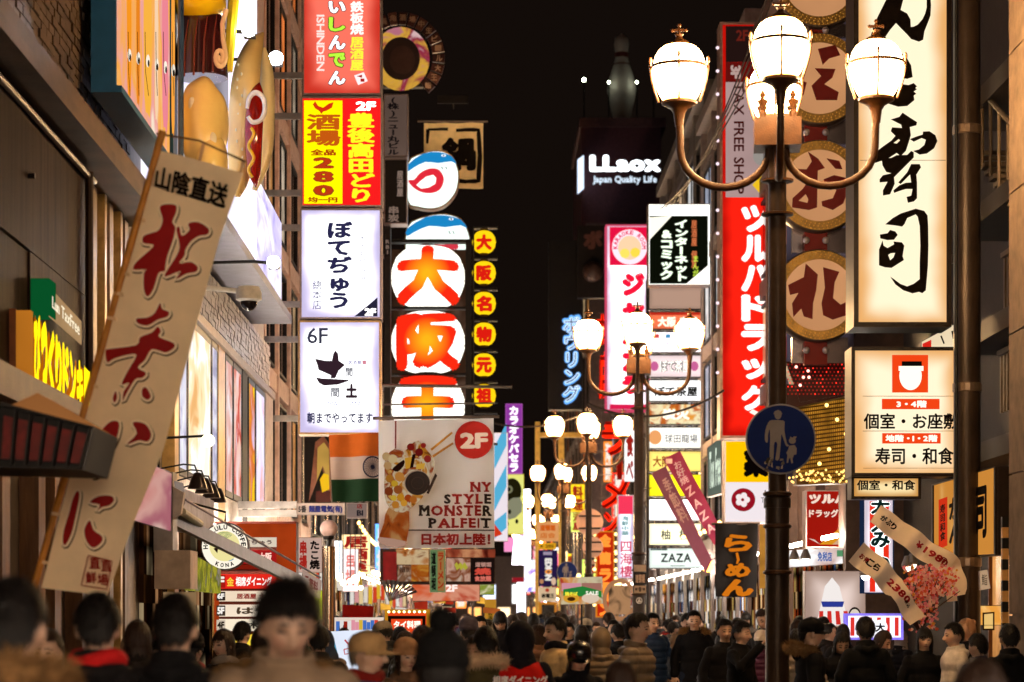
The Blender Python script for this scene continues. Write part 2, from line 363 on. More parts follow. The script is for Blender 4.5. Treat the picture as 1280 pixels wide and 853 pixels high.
# ------------------------------------------------------------------ ground
def structure(name, mb, mat): o = mb.build(name, mat); o['kind'] = 'structure'; return o
structure('ground', MB().box(-400, 400, -60, 900, -.6, -.02), df((.05, .045, .04), .8))
structure('street', MB().box(-3.5, 5.4, -20, 330, -.02, 0), df((.09, .075, .06), .45, var=.35, scale=3, bump=.3, bscale=25))
# paving slabs, laid with open joints near the lamp posts
pv = MB()
for i in range(12):
    for j in range(90):
        x = -3.4 + i * .74; y = 2 + j * .74 + (.37 if i % 2 else 0); pv.box(x, x + .73, y, y + .73, 0, .012 + .004 * R.random())
o = pv.build('paving', df((.11, .09, .075), .4, var=.4, scale=1.7, bump=.2)); o['kind'] = 'stuff'; o['label'] = 'grey stone paving slabs of the pedestrian street under the crowd'
# ------------------------------------------------------------------ buildings
def window(parent, side, X, y0, y1, z0, z1, fm, gm, split=True):
    f = MB(); t = .06; xo = X - side * .05; xi = X + side * .10; a, b = min(xo, xi), max(xo, xi)
    for (p, q, r, s) in ((y0, y1, z0, z0 + t), (y0, y1, z1 - t, z1), (y0, y0 + t, z0 + t, z1 - t), (y1 - t, y1, z0 + t, z1 - t)): f.box(a, b, p, q, r, s)
    if split: ym = (y0 + y1) / 2; f.box(a + .01, b - .01, ym - t / 3, ym + t / 3, z0 + t, z1 - t)
    w = f.build('window', fm, parent); g = MB(); g.box(X + side * .0 - .006, X + side * .0 + .006, y0 + t, y1 - t, z0 + t, z1 - t); g.build('pane', gm, w); return w
def building(name, label, side, X, Y0, Y1, h, wm, fl=3, nw=4, z0=3.6, fm=None, lits=(), shop='ffd9a0', sk=1.3, seed=0, pil=True, zb=0.0, cat='building'):
    r = random.Random(seed); t = thing(name, label, cat, (X + side * 3.5, (Y0 + Y1) / 2, 0)); fm = fm or DARKM
    a, b = sorted((X + side * .12, X + side * 7)); w = MB(); w.box(a, b, Y0, Y1, zb, h)
    H = (h - z0 - .6) / max(fl, 1); W = (Y1 - Y0) / nw; xa, xb = sorted((X, X + side * .12))
    for k in range(fl + 1):
        zz = z0 - .35 + k * H; w.box(xa, xb, Y0, Y1, zz, zz + .35)
    if pil:
        for j in range(nw + 1):
            yy = min(max(Y0 + j * W - .12, Y0), Y1 - .24); w.box(xa + (side < 0) * 0 - .03 * (side > 0) , xb + .03 * (side < 0), yy, yy + .24, zb, h)
    w.build('wall', wm, t); c = MB(); c.box(min(X - side * .15, X + side * 7), max(X - side * .15, X + side * 7), Y0, Y1, h, h + .3); c.build('roof', wm, t)
    for k in range(fl):
        for j in range(nw):
            g = glassm('0c0e12') if not lits or r.random() > .5 else glassm('2a2018', .2, r.choice(lits), r.uniform(.25, .9))
            window(t, side, X + side * .08, Y0 + j * W + .2, Y0 + (j + 1) * W - .2, z0 + k * H + .1, z0 + (k + 1) * H - .45, fm, g)
    if shop:
        s = MB(); n = max(1, int((Y1 - Y0) / 3))
        for j in range(n):
            yy = Y0 + j * (Y1 - Y0) / n
            m = MB(); m.box(X + side * .05 - .01, X + side * .05 + .01, yy + .15, yy + (Y1 - Y0) / n - .15, .5, 2.7)
            tl = MB(); tl.box(X - side * .12 - .03, X - side * .12 + .03, yy + .4, yy + min(2.4, (Y1 - Y0) / n - .4), 2.86, 2.92); tl.build('tube_lamp', em('fff0dc', 190, sample=True), t)  # invented tube over each shop window, added to brighten the crowd
            m.build('shop_window', em_goods(['1a0e08', shop, r.choice(['5a2c10', '3a1a0c', '7a4a20']), r.choice(['c85020', 'e8e0d8', 'e0a040']), '2a140a', r.choice(['b03018', '4a6a9a', 'd0b060']), '8a5a34'], sk * r.uniform(.5, 1.1), round(r.uniform(0, 50), 2), sample=True), t)
    return t
WARM = ['ffb060', 'ffd9a0', 'ffe8c8', 'ff8a40']; COOL = ['d8e4ff', 'ffffff', 'ffd9b0']
# left side, near: dark stone panels, bronze ledge, glazed brick tile above
LX = -3.5
stone = df((.017, .010, .0075), .55, 0, var=.85, scale=1.6, spec=.02, bump=.12, bscale=8, stretch=(1, 7, .35))
t = thing('shop_building', 'nearest building on the left, dark veined stone panels below a sloping bronze ledge', 'building', (-7, 14, 0))
MB().box(-10.5, LX - .1, 5, 21.2, 0, 14).build('wall', df((.05, .035, .028), .6), t)
pm = None
for i in range(11):
    for k in range(2):
        y0 = 6 + i * 1.38; z0 = 3.35 + k * 1.1; m = MB(); d = .006 * ((i * 7 + k * 3) % 4)
        m.box(LX - .06, LX + .0 + d, y0, y0 + 1.365, z0, z0 + 1.085); m.build('panel', stone, t)
for i in range(9):
    for k in range(2): MB().tube([(LX - .02, 7.3 + i * 1.38, 3.9 + k * 1.1), (LX + .07, 7.3 + i * 1.38, 3.9 + k * 1.1)], .022, 8).build('fixing_peg', df('1a1210', .4, .5), t)
MB().tube([(LX + .05, 5, 5.47), (LX + .05, 21.2, 5.47)], .03, 8).build('conduit', df('3a2a20', .4, .4), t); MB().tube([(LX + .06, 20.9, 3.2), (LX + .06, 20.9, 5.5)], .035, 8).build('downpipe', df('2a1c14', .4, .4), t)
MB().box(LX - .2, LX + .28, 5, 24.2, 5.56, 5.66).box(LX - .2, LX + .22, 5, 24.2, 5.663, 5.86).build('ledge', df((.10, .06, .035), .4, .4, spec=.1, var=.5, scale=1.5, bump=.1), t)
bt = MB(); rr = random.Random(4)
for k in range(34):
    for j in range(78):
        y = 6 + j * .235 + (k % 2) * .118; z = 5.87 + k * .082; d = rr.uniform(0, .018)
        if y < 24: bt.hexa([(LX - .08 + d, y, z), (LX - .08 + d, y + .222, z), (LX - .08 + d, y + .222, z + .07), (LX - .08 + d, y, z + .07)], [(LX - .14, y, z), (LX - .14, y + .222, z), (LX - .14, y + .222, z + .07), (LX - .14, y, z + .07)])
o = bt.build('tile', df((.09, .06, .042), .3, spec=.2, var=.5, scale=5, bump=.1), t); o['kind'] = 'stuff'
MB().box(LX - .2, LX - .1, 21.2, 24, 5.86, 9).build('backing_wall', df((.06, .045, .035), .7), t)
wood = df((.15, .062, .02), .45, var=.45, scale=4, bump=.3, bscale=14, stretch=(3, 3, .4))
for i, y in enumerate((9.2, 11.0, 12.4, 14.6, 15.3, 17.2, 18.6, 19.3, 20.6)):
    MB().box(LX - .12, LX + .05, y, y + .28, 0, 3.32).build('post', wood, t)
MB().box(LX - .35, LX - .3, 9.2, 20.8, 0, 3.3).build('shop_window', em_photo(['0d0a04', '4a5210', '7a4a14', 'c98a38'], .55, .9, 3.0, sample=True), t)
MB().box(LX - .15, LX + .35, 9, 20.9, 3.1, 3.32).build('lintel', df((.09, .045, .02), .5, bump=.2), t)
gold = df((.5, .30, .10), .3, .8, var=.3); copp = df((.16, .10, .06), .4, .4)
for i in range(6):
    y = 21.3 + i * .48; MB().box(LX - .22, LX - .02 - .03 * (i % 2), y, y + (.22 if i % 2 else .12), 0, 5.55).build('pilaster', (gold, copp)[i % 2], t)
MB().box(LX - .5, LX - .35, 21.2, 24.2, 0, 5.5).build('recess_window', em_photo(['1a0d05', '7a4510', 'd98a2c'], .6, .8, 9.0), t)
# left side, second: glass fronted restaurant
t = thing('restaurant_building', 'left building with tall lit glass windows under a glazed white fascia', 'building', (-7, 32, 0))
pl = wallL(3.5)
MB().box(-10.5, LX - .14, 24.3, 39.4, 0, 15).build('wall', df((.35, .30, .28), .5, var=.2), t)
def yat(u, X=3.5): return X * F / (U0 - u)
ed = [(218, 223, 'w'), (224, 234, 'a'), (235, 264, 'b'), (265, 272, 'a'), (273, 281, 'w'), (282, 291, 'c'), (292, 302, 'd'), (303, 309, 'k'), (311, 319, 'e'), (320, 331, 'f'), (332, 341, 's')]
mats = {'a': em_photo(['ffffff', 'e8e4f4', 'a9a4c4'], 1.0, 2.2, 1.0, (1, .5, 1)), 'b': em_photo(['fff6e4', 'ffffff', 'ffe4b4', 'e8b070'], 1.15, 1.4, 4.0, (1, .6, .8), sample=True), 'c': em_photo(['fff0f0', 'f4c4b8', 'e07860'], .95, 1.5, 6.0, sample=True), 'd': em_photo(['ffe4ec', 'ffd0c0', 'e05a48', 'f8f0ff'], .95, 1.3, 8.0), 'e': em_photo(['fff4c0', 'ffd21c', 'e88038', 'f0d4f0'], .95, 1.1, 2.0), 'f': em_photo(['ffffff', 'f0e4ff', 'f4a080'], 1.1, 1.2, 3.0, sample=True)}
for a, b, c in ed:
    y0, y1 = yat(a), yat(b); m = MB()
    if c in 'wks': m.box(LX - .14, LX + .004, y0, y1, 0, 5.2); m.build('mullion', {'w': gold, 'k': DARKM, 's': df((.4, .32, .28), .5)}[c], t)
    else:
        fr = MB(); w_ = .05
        for (p, q, r_, s_) in ((y0, y1, 3.28, 3.36), (y0, y1, 5.1, 5.18), (y0, y0 + w_, 3.36, 5.1), (y1 - w_, y1, 3.36, 5.1)): fr.box(LX - .1, LX + .002, p, q, r_, s_)
        w = fr.build('window', BLACKM, t); MB().box(LX - .06, LX - .004, y0 + w_, y1 - w_, 3.36, 5.1).build('pane', mats[c], w)
bt = MB()
for k in range(9):
    for j in range(70):
        y = 24.4 + j * .213 + (k % 2) * .1; z = 5.34 + k * .08; bt.box(LX - .14, LX - .03 - .02 * rr.random(), y, y + .2, z, z + .068)
o = bt.build('brick', df((.55, .50, .48), .3, var=.3, scale=4), t); o['kind'] = 'stuff'
MB().box(LX - .14, LX + .05, 24.2, 39.4, 5.2, 5.30).build('window_head', df((.22, .16, .12), .4, .3), t)
MB().box(LX - .14, LX + .55, 25.2, 36.5, 6.08, 6.2).build('canopy', df((.12, .11, .14), .4, .3), t)
MB().box(LX - .14, LX + .42, 25.4, 36.2, 6.203, 7.55).build('fascia', em_photo(['ffffff', 'f4f0ff', 'cfc4f4', '8a78c8'], 1.25, 1.1, 5.0, (1, .5, 1.5), sample=True), t)
MB().box(LX - .14, LX - .0, 24.4, 39.2, 2.9, 3.26).build('lower_fascia', df((.5, .42, .36), .5, var=.3), t)
for k in range(5): MB().box(LX + .1, LX + .16, 25 + k * 2.9, 26.9 + k * 2.9, 2.74, 2.80).build('tube_lamp', em('fff0dc', 190, sample=True), t)  # more added tubes, put in to light the people below
MB().box(LX - .1, LX - .08, 25, 39, .4, 2.85).build('shop_window', em_goods(['2a1408', '8a5a34', 'c89060', '3a1c0c', 'e8c898', '5a3418'], .6, 15.0, sample=True), t)
# left side, third: rosy building behind the column of signs
t3 = building('narrow_building', 'pinkish pilastered building behind the tall column of signs on the left', -1, -3.9, 39.6, 53, 17, df((.50, .33, .26), .6, var=.25, bump=.2, bscale=20), 5, 5, 3.6, None, WARM, seed=3)
building('dark_tower', 'dark left building between the sign column and the big lanterns', -1, -3.9, 53.2, 78, 12.5, df((.10, .075, .065), .7, bump=.2), 3, 6, 3.4, None, WARM, 'ffe0b0', 1.4, 5)
building('low_arcade', 'low left building with warm shop windows beyond the lanterns', -1, -3.9, 78.2, 104, 9.5, df((.16, .11, .08), .7), 2, 6, 3.4, None, WARM + COOL, 'ffe8c8', 1.8, 6)
building('far_shop', 'brown shop building far down the left side of the street', -1, -3.9, 104.2, 140, 10, df((.14, .09, .07), .7), 2, 8, 3.4, None, WARM, 'ffd9a0', 2.0, 7)
building('far_shop', 'last dark building down the left side before the street ends', -1, -3.9, 140.2, 210, 11, df((.08, .055, .045), .7), 2, 10, 3.4, None, WARM, 'ffc880', 2.2, 8)
# right side
RX = 5.4
t = thing('corner_building', 'pale stone corner pier at the right edge of the view', 'building', (8, 18, 0))
MB().box(4.80, 12, 8, 22.1, 0, 15).build('wall', df((.10, .068, .045), .7, spec=.05, var=.2, bump=.15, bscale=12), t)
for k in range(10): MB().box(4.775, 12, 8, 22.125, .4 + k * 1.28, 1.665 + k * 1.28).build('panel', df((.10, .068, .045), .7, spec=.05, var=.3, bump=.1, bscale=12), t)
# recess with balconies, louvres and a stair
t = thing('recessed_building', 'unlit set-back building with balconies and an outdoor stair right of the big sushi sign', 'building', (9, 28, 0))
dk = df((.012, .008, .006), .6, var=.4, bump=.2); dk2 = df((.024, .016, .011), .5, var=.3)
MB().box(6.2, 12, 22.2, 36, 0, 15).build('wall', dk, t)
for k, z in enumerate((3.4, 4.75, 6.1, 7.4)):
    MB().box(5.55, 6.2, 22.4, 28.6, z, z + .22).build('balcony', dk2, t)
for z, y in ((5.0, 26.2), (6.4, 25.6), (3.9, 26.4)):
    m = MB()
    for k in range(9): m.box(5.9, 5.93, y + k * .17, y + k * .17 + .07, z + .1, z + .75)
    m.box(5.88, 5.95, y, y + 1.5, z + .76, z + .82).build('railing', df((.12, .08, .05), .4, .4), t)
for z, y in ((4.98, 24.4), (6.35, 24.2), (3.66, 24.6)):
    b_ = MB(); b_.box(5.75, 6.15, y, y + .75, z, z + .62); ac = b_.build('air_conditioner', df((.30, .25, .2), .5), t)
    m = MB(); m.lathe([(.02, 0), (.24, .0), (.24, .02), (.02, .02)], n=16); vs = [(5.745 - z_, y + .37 + x_, z + .31 + y_) for x_, y_, z_ in m.v]; m.v = vs; m.build('fan_grille', DARKM, ac)
st = MB()
for k in range(16): st.box(5.6, 6.6, 24.1 + k * .24, 24.1 + k * .24 + .26, 5.3 + k * .11, 5.3 + k * .11 + .05)
st.build('stair', df((.12, .085, .055), .5), t)
st = MB()
for k in range(9): st.tube([(5.6, 24.2 + k * .45, 5.35 + k * .2), (5.6, 24.2 + k * .45, 6.2 + k * .2)], .02, 6)
st.tube([(5.6, 24.2, 6.2), (5.6, 27.8, 7.8)], .03, 6).build('railing', df((.16, .11, .07), .5, .2), t)
window(t, 1, 6.18, 23.5, 25.0, 6.7, 7.2, dk2, glassm('0c0e12')); window(t, 1, 6.18, 25.6, 27.2, 7.9, 8.9, dk2, glassm('0c0e12'))
for i in range(3): window(t, 1, 6.18, 24 + i * 2, 25.6 + i * 2, .9, 2.8, wood, glassm('2a2018', .2, 'ffb060', .9))
building('sushi_building', 'restaurant building on the right carrying the big white sushi sign', 1, RX, 36.2, 50, 13, df((.10, .06, .045), .6), 3, 4, 6.2, None, WARM, 'ffcf90', 1.3, 12)
building('drugstore_building', 'right building behind the tall red drugstore sign', 1, RX + .1, 50.2, 62, 14, df((.18, .14, .13), .6), 4, 4, 3.6, None, COOL, 'ffffff', 1.4, 13)
t = building('ridged_tower', 'right building clad in grey corrugated metal at its top', 1, RX + .2, 62.2, 78, 15.2, df((.13, .11, .10), .5), 4, 5, 3.6, None, COOL, 'ffffff', 1.6, 14)
for k in range(22): MB().box(5.75 + k * .12, 5.81 + k * .12, 62.1, 62.18, 9.5, 13.9).build('cladding_rib', df((.30, .28, .27), .4, .5), t)
building('arcade_building', 'dark right building behind the karaoke sign', 1, RX + .1, 78.2, 108, 14, df((.07, .05, .05), .7), 4, 8, 3.6, None, WARM + COOL, 'ffe0b0', 1.8, 15)
building('far_shop', 'dark building far down the right side of the street', 1, 4.6, 108.2, 150, 19, df((.06, .04, .04), .7), 4, 9, 3.6, None, WARM, 'ffd9a0', 2.0, 16)
building('far_shop', 'last building down the right side where the lamps end', 1, 4.9, 150.2, 230, 12, df((.06, .045, .04), .7), 3, 12, 3.6, None, WARM, 'ffc880', 2.2, 17)
# tower with bowling pin and lit shop name
t = thing('electronics_tower', 'dark maroon tower with a lit white shop name high above the street', 'building', (9.5, 136, 0)); pl = front(130)
MB().box(5.05, 9.35, 130, 142, 0, 28.0).build('wall', df((.055, .018, .022), .5), t)
MB().box(4.95, 9.6, 129.9, 142.2, 28.0, 28.5).build('roof', df((.07, .03, .03), .6), t)
L = Layer(pl); L.text('LLaox', (737, 194, 826, 215), em('f4faff', 3.2), bold=.06); L.text('Japan Quality Life', (741, 220, 821, 231), em('d0e0f0', 1.3), bold=.035); L.done(t)
for k in range(4): window(t, -1, 5.05, 131 + k * 2.6, 133 + k * 2.6, 16, 18.5, DARKM, glassm('101014'))
L = Layer(wallR(5.03)); L.rect([(722, 200), (730, 194), (730, 236), (722, 243)], em('d8e8ff', 1.6), 'side_sign'); L.done(t)
p = front(134).at(777, 158); t = thing('bowling_pin', 'huge unlit white bowling pin standing on the roof of the maroon tower', 'bowling pin', (p.x, 134, 28.5)); s = 134 / F
prof = [(6, 0), (9, 4), (13, 20), (17, 40), (18, 52), (15, 68), (10, 84), (7.5, 96), (8.5, 106), (9.5, 114), (8, 122), (4, 127), (.5, 129)]
MB().lathe([(r * s, z * s * .90) for r, z in prof], (p.x, 134, 28.9), 24).build('pin', df((.42, .36, .36), .35, var=.08), t, 50)
MB().lathe([(8.6 * s, 85 * s), (8.3 * s, 91 * s)], (p.x, 134, 28.9), 24).lathe([(9.6 * s, 74 * s), (10.2 * s, 77 * s)], (p.x, 134, 28.9), 24).build('stripe', df((.10, .02, .02), .4), t)
MB().box(p.x - .5, p.x + .5, 133.5, 134.5, 28.5, 28.95).build('plinth', DARKM, t)
for i, (u, v) in enumerate(((730, 100), (761, 103), (796, 103), (817, 100))):
    q = front(133).at(u, v); t = thing('rooftop_lamp', ['small rooftop light on a thin mast left of the bowling pin', 'small light close beside the left of the bowling pin', 'small light close beside the right of the bowling pin', 'rightmost small rooftop light, beside the nearest lamp globe'][i], 'light', (q.x, 133, 28.5), 'rooftop lights by the bowling pin')
    MB().tube([(q.x, 133, 28.5), (q.x, 133, q.z - .1)], .04, 6).build('mast', DARKM, t); MB().ball(q, .10 if i in (0, 3) else .07, 10, 8).build('bulb', em('f0ffd8', 26, sample=True), t)
# far end of the street
t = building('end_building', 'building closing the far end of the street behind the crowd', 1, 0, 232, 240, 8.5, df((.09, .06, .05), .7), 0, 1, 3, shop=None, pil=False)
for c in list(t.children): bpy.data.objects.remove(c)
t.location = (0, 236, 0); MB().box(-5, 9, 232, 244, 0, 7.5).build('wall', df((.09, .06, .05), .7), t)
for i in range(9): MB().box(-4.6 + i * 1.4, -3.4 + i * 1.4, 231.9, 231.97, .8 + (i % 2) * 2.2, 2.6 + (i % 2) * 2.2).build('window', em(['ffe0b0', 'ffffff', 'ffb060', 'd8e4ff'][i % 4], 2.0), t)
# tall dark utility pole
t = thing('utility_pole', 'thick dark pole running full height in front of the right edge of the sushi signs', 'pole', (5.22, 26.3, 0))
m = MB(); m.tube([(5.22, 26.3, z * 1.0) for z in range(0, 14)], .145, 20); m.build('shaft', df((.032, .02, .014), .35, .3, var=.4, scale=3, bump=.15, bscale=30), t, 60)
for z in (2.2, 4.1, 6.9): MB().lathe([(.15, 0), (.158, .01), (.158, .09), (.15, .1)], (5.22, 26.3, z), 20).build('band', df((.2, .14, .1), .3, .7), t)
MB().tube([(5.08, 26.18, z) for z in (0, 12)], .018, 6).build('cable', DARKM, t)
# ------------------------------------------------------------------ street lamps
GLOBE = newmat('opal_globe_lit')        # opal glass with the bulb at mid height: weaker and warmer towards its top and foot
go = nd(GLOBE, 'ShaderNodeOutputMaterial'); ge = nd(GLOBE, 'ShaderNodeEmission'); gt = nd(GLOBE, 'ShaderNodeTexCoord'); gs = nd(GLOBE, 'ShaderNodeSeparateXYZ'); g1 = nd(GLOBE, 'ShaderNodeMath', operation='MULTIPLY_ADD', i_1=2.0, i_2=-1.0); g2 = nd(GLOBE, 'ShaderNodeMath', operation='ABSOLUTE'); g3 = nd(GLOBE, 'ShaderNodeMapRange', interpolation_type='SMOOTHSTEP', i_1=.62, i_2=1.0, i_3=250.0, i_4=1.2); g4 = nd(GLOBE, 'ShaderNodeMapRange', i_1=.7, i_2=1.0, i_3=0.0, i_4=1.0); gm = nd(GLOBE, 'ShaderNodeMixRGB'); gm.inputs[1].default_value = (1, .62, .28, 1); gm.inputs[2].default_value = (1, .42, .08, 1)
for x_, y_ in ((gt.outputs['Generated'], gs.inputs[0]), (gs.outputs[2], g1.inputs[0]), (g1.outputs[0], g2.inputs[0]), (g2.outputs[0], g3.inputs[0]), (g2.outputs[0], g4.inputs[0]), (g4.outputs[0], gm.inputs[0]), (gm.outputs[0], ge.inputs[0]), (g3.outputs[0], ge.inputs[1]), (ge.outputs[0], go.inputs[0])): lk(GLOBE, x_, y_)
FAR_GLOBE = GLOBE
def arcpts(dx, dy):
    P = [(.05, 4.12)]
    for k in range(11):
        a = math.pi * (1 - k / 10); P.append((.455 + .395 * math.cos(a), 4.14 + (-.28) * math.sin(a)))
    P.append((.85, 4.30)); return [(r * dx, r * dy, z + 1.62 - 1.65 + 0 + 1.63 - 1.60 + .0) for r, z in P]
def make_lamp(x, y, label):
    t = thing('street_lamp', label, 'street lamp', (x, y, 0), 'four-globe street lamps along the street'); t.rotation_euler.z = math.radians(-5)
    def B(mb, n, m, par=None, sm=35): return link(n, mb.mesh(n, (0, 0, 0), (m,), sm), par or t)
    m = MB(); m.lathe([(.16, 0), (.16, .5), (.11, .6), (.104, .62), (.104, 2.6)], n=22).lathe([(.118, 2.6), (.118, 2.68), (.085, 2.72), (.078, 2.75), (.078, 5.75)], n=22); B(m, 'pole', POLEM)
    for z in (2.02, 2.42, 2.70, 5.13, 5.42): B(MB().lathe([(.105 if z < 3 else .08, 0), (.125 if z < 3 else .14, .012), (.125 if z < 3 else .14, .03), (.105 if z < 3 else .08, .042)], (0, 0, z), 22), 'collar', BRONZE)
    B(MB().box(-.20, .20, -.20, .20, 5.72, 5.96).box(-.14, .14, -.14, .14, 5.965, 6.0), 'junction_box', BRONZE)
    for sx in (-1, 1):
        for sy in (-1, 1):
            B(MB().lathe([(.03, 0), (.035, .05), (.02, .07), (.035, .12), (.05, .15), (.012, .17), (.03, .2), (.002, .25)], (sx * .13, sy * .13, 5.962), 10), 'finial', BRONZE)
    for dx, dy in ((1, 0), (-1, 0), (0, 1), (0, -1)):
        P = [(.05, 5.70)]
        for k in range(13):
            a = math.pi * (1 - k / 12); P.append((.455 + .385 * math.cos(a), 5.72 - .33 * math.sin(a)))
        P += [(.845, 5.9), (.85, 5.98)]
        ar = B(MB().tube([(r * dx, r * dy, z) for r, z in P], .034, 12), 'arm', BRONZE, None, 60)
        cx, cy_ = .85 * dx, .85 * dy
        B(MB().lathe([(.036, 5.93), (.042, 5.98), (.05, 6.04), (.075, 6.08), (.125, 6.11), (.155, 6.122), (.155, 6.145), (.11, 6.15)], (cx, cy_, 0), 20), 'cup', BRONZE, ar)
        g = B(MB().lathe([(.10, 6.14), (.135, 6.15), (.168, 6.20), (.199, 6.27), (.220, 6.35), (.228, 6.42), (.224, 6.48), (.208, 6.54), (.178, 6.59), (.135, 6.625), (.08, 6.645), (.01, 6.65)], (cx, cy_, 0), 28), 'globe', GLOBE, ar, 89)
        c = MB(); c.lathe([(.222, 6.432), (.243, 6.432), (.243, 6.46), (.226, 6.46)], (cx, cy_, 0), 28)
        for k in range(4):
            a = k * math.pi / 2 + math.pi / 2; ux, uy = math.cos(a), math.sin(a)
            c.tube([(cx + ux * r, cy_ + uy * r, z) for r, z in ((.18, 6.14), (.212, 6.24), (.238, 6.34), (.252, 6.45), (.247, 6.50))], [.011, .011, .011, .013, .005], 6)
            c.ball((cx + ux * .252, cy_ + uy * .252, 6.505), (.016, .016, .035), 6, 5)
        c.lathe([(.10, 6.63), (.085, 6.665), (.05, 6.68), (.03, 6.70), (.028, 6.715), (.04, 6.73), (.012, 6.74), (.012, 6.80), (.002, 6.82)], (cx, cy_, 0), 14)
        c.box(cx - .055, cx + .055, cy_ - .011, cy_ + .011, 6.755, 6.777); c.ball((cx - .058, cy_, 6.766), .017, 6, 5); c.ball((cx + .058, cy_, 6.766), .017, 6, 5); c.ball((cx, cy_, 6.81), .02, 6, 5)
        B(c, 'cage', BRONZE, ar, 50)
    return t
LAMPX = 2.52
LL = ['nearest four-globe street lamp, its dark pole carrying the round blue pedestrian sign', 'second four-globe street lamp, in front of the pink and white karaoke sign', 'third four-globe street lamp, with pale discs fixed behind its pole', 'fourth four-globe street lamp, beside the hanging electronics shop banner', 'fifth four-globe street lamp, half hidden by the fourth', 'sixth small street lamp near the white glare', 'seventh tiny street lamp in the distance', 'farthest tiny street lamp at the end of the row']
lamp = make_lamp(LAMPX, 21, LL[0])
for k in range(1, 8):
    c = copy_tree(lamp, None, (LAMPX + (0, .02, 0, -.01, 0, 0, 0, 0)[k], 21 + 19.5 * k, 0)); c['label'] = LL[k]
c = copy_tree(lamp, None, (-1.55, 112, 0)); c['label'] = 'distant four-globe lamp on the left, under the blue and white striped banner'
c = copy_tree(lamp, None, (-.9, 150, 0)); c['label'] = 'pair of tiny yellow globes of a far lamp right of the food posters'

c = copy_tree(lamp, None, (LAMPX, -18, 0)); c['label'] = 'four-globe street lamp behind the viewpoint, out of the picture'  # lamp copy added out of view to light the fronts of things
# the street goes on behind the viewpoint: shops, plus lightboxes added for front light
building('rear_building', 'left building behind the viewpoint with lit shop windows', -1, -3.6, -26, 4.8, 12, df((.12, .08, .06), .7), 2, 6, 3.6, None, WARM, 'ffe0b0', 2.0, 41)
building('rear_building', 'right building behind the viewpoint with lit shop windows', 1, 5.4, -26, 7.8, 12, df((.12, .08, .06), .7), 2, 6, 3.6, None, WARM, 'ffe0b0', 2.0, 42)
for i, (x0, x1, y, z0, z1, c_, k_) in enumerate(((-3.4, -1.7, -12.5, 2.9, 8.5, 'ffe0b8', 22), (3.5, 5.2, -14.5, 3.2, 9.0, 'fff0dc', 22), (-3.4, -1.8, -19.5, 3.0, 9.5, 'ffd8a8', 24), (3.5, 5.2, -22, 3.0, 9.5, 'ffe0c0', 24))):
    t = thing('sign_box', ['cream upright lightbox on the left behind the viewpoint', 'pale upright lightbox on the right behind the viewpoint', 'amber upright lightbox farther back on the left behind the viewpoint', 'coral upright lightbox farther back on the right behind the viewpoint'][i], 'sign', ((x0 + x1) / 2, y, z0), 'lightboxes behind the viewpoint')
    MB().box(x0, x1, y - .2, y + .2, z0, z1).build('housing', BLACKM, t)
    for s_ in (-1, 1): MB().box(x0 + .06, x1 - .06, y + s_ * .205 - .004, y + s_ * .205 + .004, z0 + .06, z1 - .06).build('face_panel', em(c_, k_, .1, sample=True), t)
# ------------------------------------------------------------------ signs
def ZZ(x0, y0, s, pts): return [(x0 + x / s, y0 + y / s) for x, y in pts]
INK = df((.006, .004, .003), .8, var=0, spec=.02); NAVY = em('2c2a52', .9); RED = em('e8231a', 1.25); WHT = em('fffaf4', 3.6, .1, 2.0, sample=True)
YEL = em('ffe814', 1.25); CREAM = lb('fff0cc', 'f8b870', 1.12, .82, .26); CREAMP = em('ffe9c0', 1.1); CREAM2 = em('fff0cc', 1.05, .1, 1.5)
FR = df('9a8880', .35, .7, var=.2)
# --- the tall column of four signs on the left
P40 = front(40)
def d1(L):
    g = em('b4f03c', 1.2); w = em('ffffff', 1.7); k = em('3a1020', .8)
    for ch, a, b, m in (('い', 1, 18, w), ('し', 21, 41, g), ('ん', 44, 64, w), ('で', 66, 86, g), ('ん', 89, 108, w)):
        L.text(ch, (410, a, 433, b), k, bold=.10); L.text(ch, (411, a + 1, 432, b - 1), m, bold=.05)
    L.text('ISHINDEN', (396, 20, 406, 90), em('ffe4dc', 1.1), 'r', .02)
    L.text('鉄板焼', (438, 3, 455, 45), em('fff0e8', 1.3), 'v', .04); L.text('居酒屋', (438, 48, 455, 90), em('ffe83c', 1.2), 'v', .04)
    L.poly([(443, 96), (455, 92), (460, 103), (448, 108)], em('ffe8e8', 1.2)); L.poly([(446, 97), (453, 95), (453, 99)], em('b01810', 1)); L.rect((451, 100, 456, 104), em('b01810', 1))
sign('sign_box', 'coral red lightbox with white and green kana, topmost of the left column', 'sign', P40, (378, -70, 477, 119), .5, 2.2, FR, lb('f4705c', 'd83828', 1.15, .8, .3), d1, 'stacked lightboxes of the left column', bracket=-3.78)
def d2(L):
    L.rect((380, 126, 428, 255), em('fff000', 1.2, sample=True)); L.rect((428, 126, 475, 255), em('ee1c1c', 1.15, sample=True)); br = em('b03a08', 1.0)
    L.poly([(391, 131), (394, 127), (398, 133), (404, 135), (411, 130), (417, 128), (415, 135), (408, 139), (404, 140), (402, 143), (399, 139), (394, 136)], em('d83010', 1))
    L.text('酒場', (383, 143, 426, 183), em('c85a10', 1), 'v', .04); L.text('全品', (388, 187, 420, 195), br, 'h', .05); L.text('280', (391, 197, 418, 246), em('7a3818', 1.0), 'v', .07); L.text('280', (392, 198, 417, 245), em('c03a14', 1.0), 'v', .04); L.text('均一円', (385, 247, 422, 254), br, 'h', .05)
    L.text('2F', (445, 128, 470, 139), WHT, 'h', .04); L.text('豊後高田どり', (434, 142, 469, 254), em('ffea20', 1.25), 'v', .045)
